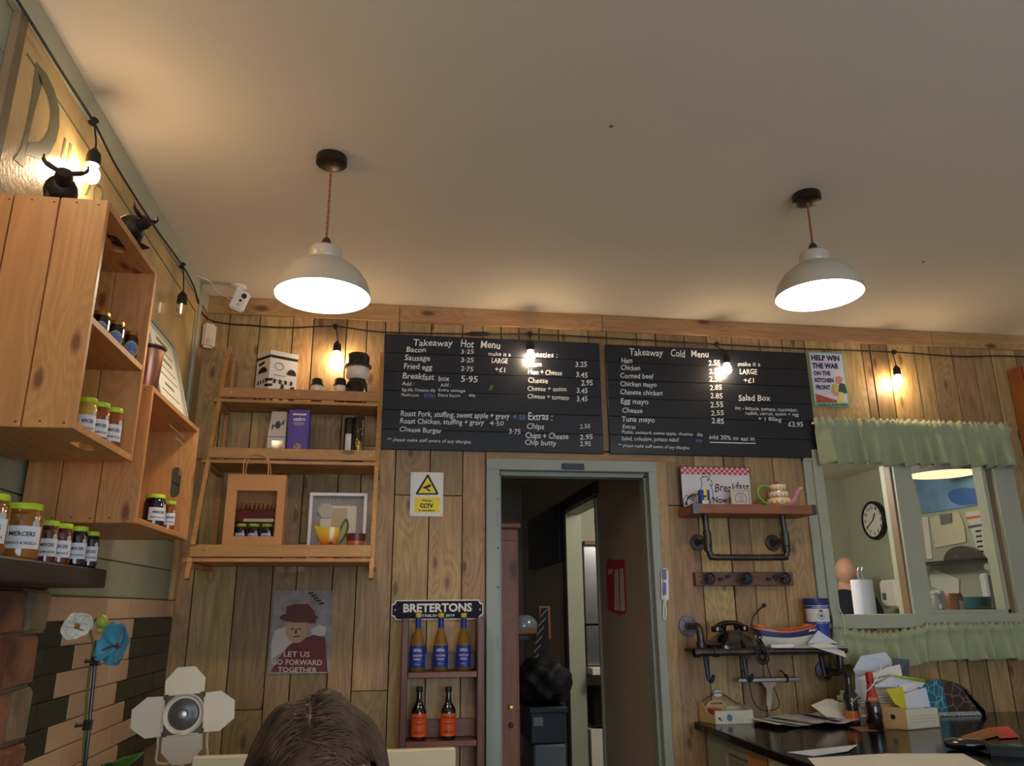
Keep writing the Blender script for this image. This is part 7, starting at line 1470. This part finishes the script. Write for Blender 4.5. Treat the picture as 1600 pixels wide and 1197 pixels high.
def body(t, c, lean, m_, seat_z=.46, trousers=None, standing=False, face=Vector((0, -1, 0))):
    """c: base of the neck"""
    nck = Vector(c); f = face; sd = Vector((-f.y, f.x, 0)); pel = Vector((c[0], c[1], 0))-f*lean+Vector((0, 0, seat_z+.10)) if not standing else Vector((c[0], c[1], .95))
    ch = nck.lerp(pel, .35); wa = nck.lerp(pel, .72); V = [pel, wa, ch, nck]; E = [(0, 1), (1, 2), (2, 3)]; Rr = [(.15, .12), (.13, .10), (.15, .11), .060]
    ends = []
    for s in (-1, 1):
        b = len(V); sh = nck+sd*s*.17+Vector((0, 0, -.06)); el = sh+sd*s*.06+f*(.10 if not standing else .02)+Vector((0, 0, -.27)); wr = el+f*.23-sd*s*.10+Vector((0, 0, -.02 if not standing else .06)); V += [sh, el, wr]; E += [(2, b), (b, b+1), (b+1, b+2)]; Rr += [.062, .045, .031]; ends.append((wr, (wr-el).normalized()))
    skin_body('top', V, E, Rr, m_, t)
    for wr, d in ends: hand(t, wr-d*.01, d, (0, 0, -1))
    V = [pel]; E = []; Rr = [(.15, .12)]
    for s in (-1, 1):
        b = len(V); hp = pel+sd*s*.09+Vector((0, 0, -.02))
        if standing: kn_ = hp+Vector((0, 0, -.43)); an = kn_+Vector((0, 0, -.42)); to = an+f*.15+Vector((0, 0, -.05))
        else: kn_ = hp+f*.42+Vector((0, 0, -.02)); an = Vector((kn_.x, kn_.y, .09))-f*.03; to = an+f*.15+Vector((0, 0, -.05))
        V += [hp, kn_, an]; E += [(0, b), (b, b+1), (b+1, b+2)]; Rr += [.085, .058, .042]
        skin_body('shoe', [an-f*.03+Vector((0, 0, -.045)), an+f*.05+Vector((0, 0, -.045)), to], [(0, 1), (1, 2)], [.038, .040, .030], BLACK, t)
    skin_body('trousers', V, E, Rr, trousers or mat('dark_denim', (40, 46, 62), .8), t)
# seated woman opposite, head bowed: only the crown of the head is in the picture
D_ = .99; r_ = RT*((494-800)/F)+UP*((598.5-1180)/F)+FW; hc = CAM+r_*D_; hc = Vector((hc.x, hc.y, hc.z-.066))
t = thing('person', 'person with brown parted hair sitting bowed at the bottom edge of the picture', 'person', (hc.x, hc.y+.12, 0))
Mr = Matrix.Rotation(math.radians(28), 4, 'Z') @ Matrix.Rotation(math.radians(-4), 4, 'Y') @ Matrix.Rotation(math.radians(33), 4, 'X')
Mr = Matrix.Rotation(math.radians(6), 4, 'Z') @ Matrix.Rotation(math.radians(8), 4, 'X')
h, MH = add_head(t, hc, Mr)
HAIR = mat('hair_brown_strands', (94, 72, 54), .5, nz=.6, ns=30, stretch=(1, 1, 1), spec=.35, rnd=0)
rh = random.Random(11)
q = nb(); bmesh.ops.create_uvsphere(q, u_segments=48, v_segments=32, radius=1); dele = []
for v in q.verts:
    x, y, z = v.co
    hl = .30-.40*max(0, y+.2) if y < .3 else -.55
    if y < -.2: hl = .62
    elif y < .2: hl = .62-(y+.2)*2.0
    else: hl = -.25-(y-.2)*.6
    if z < hl-.12: dele.append(v)
    g = 1+.03*math.sin(x*9+y*4)+.02*math.sin(y*11)
    part = -.05*math.exp(-((x+.12)/.05)**2)*(1 if y < .3 else 0)
    v.co = (x*.093*g, y*.110*g+.006, z*(.133+.10*part)*g+.0)
bmesh.ops.delete(q, geom=dele, context='VERTS'); q.transform(MH)
hb = obj('hair', q, HAIR, t, smooth='all')
# locks of hair swept from the parting
def surf(th, ph, e):      # th 0 at crown..; ph round
    x = math.sin(th)*math.cos(ph); y = math.sin(th)*math.sin(ph); z = math.cos(th); g = 1+.03*math.sin(x*9+y*4)+.02*math.sin(y*11)
    return Vector((x*.093*g*e, y*.110*g*e+.006, z*.133*g*e))
q = nb()
for k in range(1100):
    y0 = rh.uniform(-.80, .75); side = 1 if rh.random() < .6 else -1
    # start on the parting line x=-.12
    P = []; L_ = rh.uniform(.9, 1.7); x0 = -.12+side*rh.uniform(.0, .35); bend = rh.uniform(-.10, .28); e0 = rh.uniform(1.0, 1.035); w = rh.uniform(.5, 1.0)
    for i in range(9):
        u = i/8; a = x0+side*u*L_*.95; yy = y0+bend*u*1.2+.04*math.sin(u*5+k)
        if abs(yy) > .97: break
        rad = math.sqrt(max(.0, 1-yy*yy)); ang = a/max(.35, rad)
        if abs(ang) > 2.0: break
        x = rad*math.sin(ang); z = rad*math.cos(ang)
        if yy < -.35 and z < .52: break
        g = 1+.03*math.sin(x*9+yy*4)+.02*math.sin(yy*11); e = e0+.012*math.sin(u*7+k*.7)
        P.append(Vector((x*.093*g*e, yy*.110*g*e+.006, z*.133*g*e)))
    if len(P) > 3: tube(q, P, [.0012*w]+[.0019*w]*(len(P)-2)+[.0007*w], 4)
q.transform(MH); hs_ = obj('hair_locks', q, HAIR, t, smooth='all'); hs_['kind'] = 'stuff'
nk = hc+Vector((0, .07, -.13)); q = nb(); tube(q, [hc+Vector((0, .035, -.05)), nk+Vector((0, .03, -.02)), nk+Vector((0, .05, -.10))], [.052, .052, .06], 18); obj('neck', q, SKIN, t, smooth='all')
body(t, nk+Vector((0, .05, -.07)), .08, mat('plum_jumper', (86, 60, 74), .85, nz=.1, ns=60), seat_z=.42)
# chair under her
cx, cy = nk.x, nk.y+.14
t = thing('dining_chair', 'plain wooden chair under the bowed person', 'chair', (cx, cy, 0)); q = nb(); box(q, cx-.21, cx+.21, cy-.22, cy+.20, .40, .43, bev=.008); obj('seat', q, DARKWOODX, t)
for sx in (-1, 1):
    for sy in (-1, 1): q = nb(); bar(q, (cx+sx*.18, cy+sy*.18, 0), (cx+sx*.18, cy+sy*.18, .40), .035, .035); obj('leg', q, DARKWOOD, t)
# white painted settle behind
Yb = -1.35; zt = W(668, 1171, Y=Yb).z; x0 = W(300, 1184, Y=Yb).x; x1 = W(712, 1170, Y=Yb).x
CRM = mat('cream_settle', (222, 206, 168), .5)
t = thing('cream_settle', 'cream painted bench with straight high back behind the bowed person', 'bench', ((x0+x1)/2, Yb, 0)); q = nb(); box(q, x0, x1, Yb, Yb+.03, .10, zt, bev=.003); obj('back_panel', q, CRM, t)
q = nb(); box(q, x0, x1, Yb-.40, Yb, .42, .45, bev=.004); obj('seat', q, CRM, t)
for x in (x0, x1-.03): q = nb(); box(q, x, x+.03, Yb-.40, Yb, 0, .60, bev=.003); obj('end_panel', q, CRM, t)
# the table in front of the camera
t = thing('dining_table', 'wooden cafe table between the viewer and the bowed person', 'table', (.95, -3.05, 0)); q = nb(); box(q, .55, 1.45, -3.35, -2.80, .70, .735, bev=.004); obj('tabletop', q, FLOORM, t)
for x in (.6, 1.36):
    for y in (-3.3, -2.88): q = nb(); box(q, x, x+.045, y, y+.045, 0, .70); obj('leg', q, DARKWOOD, t)
# bald man in the kitchen
D_ = 5.55; r_ = RT*((1322-800)/F)+UP*((598.5-896)/F)+FW; k_ = (1.75-CAM.y)/r_.y; hc = CAM+r_*k_
t = thing('person', 'bald person in a navy top standing in the kitchen beyond the hatch', 'person', (hc.x, hc.y, 0))
h, MH = add_head(t, hc, Matrix.Rotation(math.radians(140), 4, 'Z') @ Matrix.Rotation(math.radians(10), 4, 'X'))
q = nb(); tube(q, [hc+Vector((-.01, 0, -.06)), hc+Vector((-.02, 0, -.15)), hc+Vector((-.02, 0, -.20))], [.056, .056, .07], 18); obj('neck', q, SKIN, t, smooth='all')
body(t, hc+Vector((-.03, 0, -.10)), 0, mat('navy_top', (26, 32, 48), .8), standing=True, face=Vector((.6, .8, 0)), trousers=mat('black_trousers', (28, 28, 32), .8))
# ================================================================== STUDIO LAMP WITH BARN DOORS
LP = mat('lamp_cream_white', (226, 216, 196), .5); Yl = -1.0
c = W(287, 1116, Y=Yl); t = thing('barn_door_lamp', 'white spotlight lamp with four open barn-door flaps by the tiled wall', 'lamp', (c.x, Yl, 0))
M = Matrix.Translation(c) @ Matrix.Rotation(math.radians(9), 4, 'Z') @ Matrix.Rotation(math.radians(-3), 4, 'Y') @ Matrix.Rotation(math.radians(-4), 4, 'X')
def LT(bm): bm.transform(M); return bm
s = .058
q = nb(); box(q, -s, s, .0, .012, -s, s, bev=.002); obj('front_plate', LT(q), mat('lamp_bronze', (76, 60, 46), .4, .4), t)
q = nb(); lathe(q, [(.046, -.012), (.060, -.010), (.062, .0), (.058, .012), (.052, .004), (.046, .004), (.046, -.012)], seg=40, M=Matrix.Rotation(PI/2, 4, 'X'), cap=False); obj('lens_ring', LT(q), LP, t, smooth=True)
q = nb(); lathe(q, [(.051, -.002), (.03, .002), (0, .004)], seg=36, M=Matrix.Rotation(PI/2, 4, 'X'), cap=False); obj('lens', LT(q), mat('lens_grey', (74, 74, 68), .3, coat=.3), t, smooth=True)
q = nb(); lathe(q, [(.012, .010), (.016, .018), (.010, .028), (0, .030)], seg=16, M=Matrix.Rotation(PI/2, 4, 'X')); obj('bulb_tip', LT(q), CHROME, t, smooth=True)
q = nb(); lathe(q, [(.056, -.012), (.060, -.06), (.055, -.15), (.03, -.175), (0, -.178)], seg=28, M=Matrix.Rotation(PI/2, 4, 'X')); obj('housing', LT(q), LP, t, smooth=True)
for k, (A_, L_) in enumerate(((0, .078), (PI/2, .088), (PI, .084), (-PI/2, .088))):
    w = s*.98; P = [(-w, 0, 0), (w, 0, 0), (w*1.03, 0, L_*.52), (w*.46, 0, L_), (-w*.46, 0, L_), (-w*1.03, 0, L_*.52)]
    q = nb(); sheet(q, P, (0, -1, 0), .002); tube(q, [(-w*.8, 0, -.002), (w*.8, 0, -.002)], .003, 6); q.transform(Matrix.Rotation(A_, 4, 'Y') @ Matrix.Translation((0, -.004, s+.003)) @ Matrix.Rotation(math.radians((-8, -6, -14, -6)[k]), 4, 'X')); obj('barn_door', LT(q), LP, t)
q = nb(); tube(q, smoothpath([(-s-.012, -.0, .0), (-s-.012, .02, -.09), (-s-.01, .03, -.132), (0, .03, -.135), (s+.01, .03, -.132), (s+.012, .02, -.09), (s+.012, 0, 0)], 3), .0035, 6); obj('yoke', LT(q), LP, t, smooth=True)
b_ = M @ Vector((0, .03, -.135)); q = nb(); tube(q, [b_, (b_.x, b_.y, .78)], .008, 10); obj('stem', q, LP, t, smooth=True)
q = nb(); lathe(q, [(.07, 0), (.07, .01), (.012, .02), (0, .02)], (b_.x, b_.y, .7605), 24); obj('base', q, LP, t, smooth=True)
# side table carrying lamp and orchid
for (ya_, yb_, lb) in ((-1.25, -.70, 'small wooden table carrying the barn-door lamp'), (-2.30, -1.82, 'small wooden table carrying the orchid')):
    t = thing('side_table', lb, 'table', (.3, (ya_+yb_)/2, 0), 0, 'side tables by the left wall'); q = nb(); box(q, .06, .56, ya_, yb_, .73, .76, bev=.004); obj('tabletop', q, FLOORM, t)
    for x in (.08, .5):
        for y in (ya_+.03, yb_-.07): q = nb(); box(q, x, x+.04, y, y+.04, 0, .73); obj('leg', q, DARKWOOD, t)
# ================================================================== ORCHID
Yo = -2.0; base = W(133, 1230, Y=Yo); bx0 = base.x
t = thing('potted_orchid', 'orchid with white and blue blooms on a dark stake, lower left', 'orchid', (bx0, Yo, .7605))
q = nb(); lathe(q, [(.045, 0), (.050, .005), (.062, .11), (.058, .11), (.045, .01), (0, .01)], (bx0, Yo, .7605), 28); obj('pot', q, mat('white_pot', (220, 216, 208), .3, coat=.4), t, smooth=True)
q = nb(); lathe(q, [(.056, .0), (.03, .006), (0, .008)], (bx0, Yo, .855), 20, cap=False); obj('bark', q, mat('bark', (70, 48, 34), .9, nz=.4, ns=60, bump=.8), t)
ST = mat('dark_stake', (22, 34, 34), .4, coat=.3)
q = nb(); top = W(152, 1000, Y=Yo); tube(q, [(bx0, Yo, .86), W(138, 1150, Y=Yo), top], .0034, 8); obj('stake', q, ST, t, smooth=True)
for (px, py) in ((146, 1033), (131, 1133)):
    c = W(px, py, Y=Yo-.004); q = nb(); 
    for k in range(4): P_ = [c+Vector((.008*math.cos(a*PI/4)+(.004 if py < 1100 else .007), .008*math.sin(a*PI/4), (k-1.5)*.0045)) for a in range(8)]; tube(q, P_, .0018, 5, closed=True)
    tube(q, [c+Vector((.004, -.003, 0)), c+Vector((-.008, -.006, 0)), c+Vector((-.013, -.007, .001))], [.003, .003, .005], 8); obj('clip', q, ST, t, smooth=True)
GS = mat('orchid_stem', (86, 92, 40), .45)
def O(px, py, dy=0): return W(px, py, Y=Yo+dy)
q = nb(); tube(q, smoothpath([(bx0+.006, Yo+.004, .86), O(134, 1120, .006), O(140, 1050, .006), O(146, 1010, .005), O(141, 985, .0), O(146, 972, -.004), O(152, 966, -.006)], 5), .0026, 7); obj('flower_stem', q, GS, t, smooth=True)
q = nb(); tube(q, smoothpath([O(142, 984), O(136, 984, -.004), O(126, 984, -.01), O(117, 978, -.014)], 5), .0020, 6); obj('branch', q, GS, t, smooth=True)
q = nb(); tube(q, smoothpath([O(151, 1022), O(160, 1016, -.006), O(172, 1011, -.012), O(180, 1009, -.016)], 5), .0020, 6); obj('branch', q, mat('stem_red', (110, 60, 56), .5), t, smooth=True)
def petal(bm, c, d, n, L_, w_, cup=.3, seg=8):
    d = Vector(d).normalized(); n = Vector(n).normalized(); s_ = d.cross(n).normalized(); n = s_.cross(d); R_ = []
    for i in range(seg+1):
        u = i/seg; ww = w_*math.sin(PI*min(1, u*.92+.06))**.7; cc = Vector(c)+d*L_*u+n*(-cup*L_*u*u*.6)
        R_.append([bm.verts.new(cc+s_*ww*v/3+n*(-(abs(v)/3)**2*ww*.35+.0008*math.sin(v*5+i))) for v in range(-3, 4)])
    for i in range(seg):
        for j in range(6): bm.faces.new((R_[i][j], R_[i][j+1], R_[i+1][j+1], R_[i+1][j]))
def flower(label, c, nrm, up, s_, m_, m2, wf=1.0):
    nrm = Vector(nrm).normalized(); up = Vector(up).normalized(); sd = up.cross(nrm).normalized()
    f = None
    for k, (a_, L_, w_) in enumerate(((90, 1, .42), (15, 1.05, .62), (165, 1.05, .62), (235, .95, .42), (305, .95, .42))):
        q = nb(); d = sd*math.cos(math.radians(a_))+up*math.sin(math.radians(a_)); petal(q, Vector(c)+nrm*.001*k, d, nrm, L_*s_, w_*s_*wf, .35); o = obj('petal', q, m_, t, smooth='all'); o.modifiers.new('s', 'SOLIDIFY').thickness = .0006; o['label'] = label
    q = nb(); lathe(q, [(0, -.004), (.006, 0), (.005, .008), (0, .011)], seg=10); q.transform(frame(c, sd, up)); obj('flower_centre', q, m2, t, smooth='all')
WP = mat('white_petal', (214, 206, 186), .5, nz=.2, ns=30, sheen=.3); BP_ = mat('blue_petal', (64, 150, 178), .5, nz=.25, ns=30, sheen=.3)
flower('white petal', O(120, 978, -.016), (-.55, .75, .35), (-.35, -.3, .8), .027, WP, mat('centre_rust', (156, 84, 36), .5), 1.35)
flower('blue petal', O(183, 1009, -.018), (.55, .80, -.15), (.1, 0, 1), .041, BP_, mat('centre_plum', (96, 50, 70), .5), 1.5)
for px, py, r in ((160, 972, .0115), (156, 985, .006)):
    q = nb(); bmesh.ops.create_uvsphere(q, u_segments=16, v_segments=12, radius=r)
    for v in q.verts: a_ = math.atan2(v.co.y, v.co.x); v.co *= 1+.05*math.cos(a_*5); v.co.z *= 1.15
    q.transform(Matrix.Translation(O(px, py, -.006))); obj('flower_bud', q, mat('bud_green', (150, 158, 60), .4), t, smooth='all')
for (a, b, w_) in ((W(140, 1215, Y=Yo-.02), W(214, 1166, Y=Yo-.06), .022), (W(134, 1222, Y=Yo-.04), W(160, 1182, Y=Yo-.10), .028), (W(150, 1220, Y=Yo+.03), W(196, 1176, Y=Yo+.08), .022), (W(130, 1225, Y=Yo), W(80, 1205, Y=Yo+.02), .024)):
    q = nb(); d = (b-a); petal(q, a, d, (0, -.5, 1), d.length, w_, .25, 10); o = obj('leaf', q, LEAF, t, smooth='all'); o.modifiers.new('s', 'SOLIDIFY').thickness = .002
# strain marks on the ceiling: two small screw caps
for (px, py, lb) in ((955, 197, 'small brown plug mark in the middle of the ceiling'), (1443, 409, 'tiny plug mark on the ceiling at the right')):
    c = W(px, py, Z=H); q = nb(); disc(q, (c.x, c.y, H-.002), .007, (0, 0, -1), .002, 12, up=(0, 1, 0)); o = obj('ceiling_plug', q, mat('plug_brown', (150, 118, 100), .6)); tag(o, lb, 'plug')
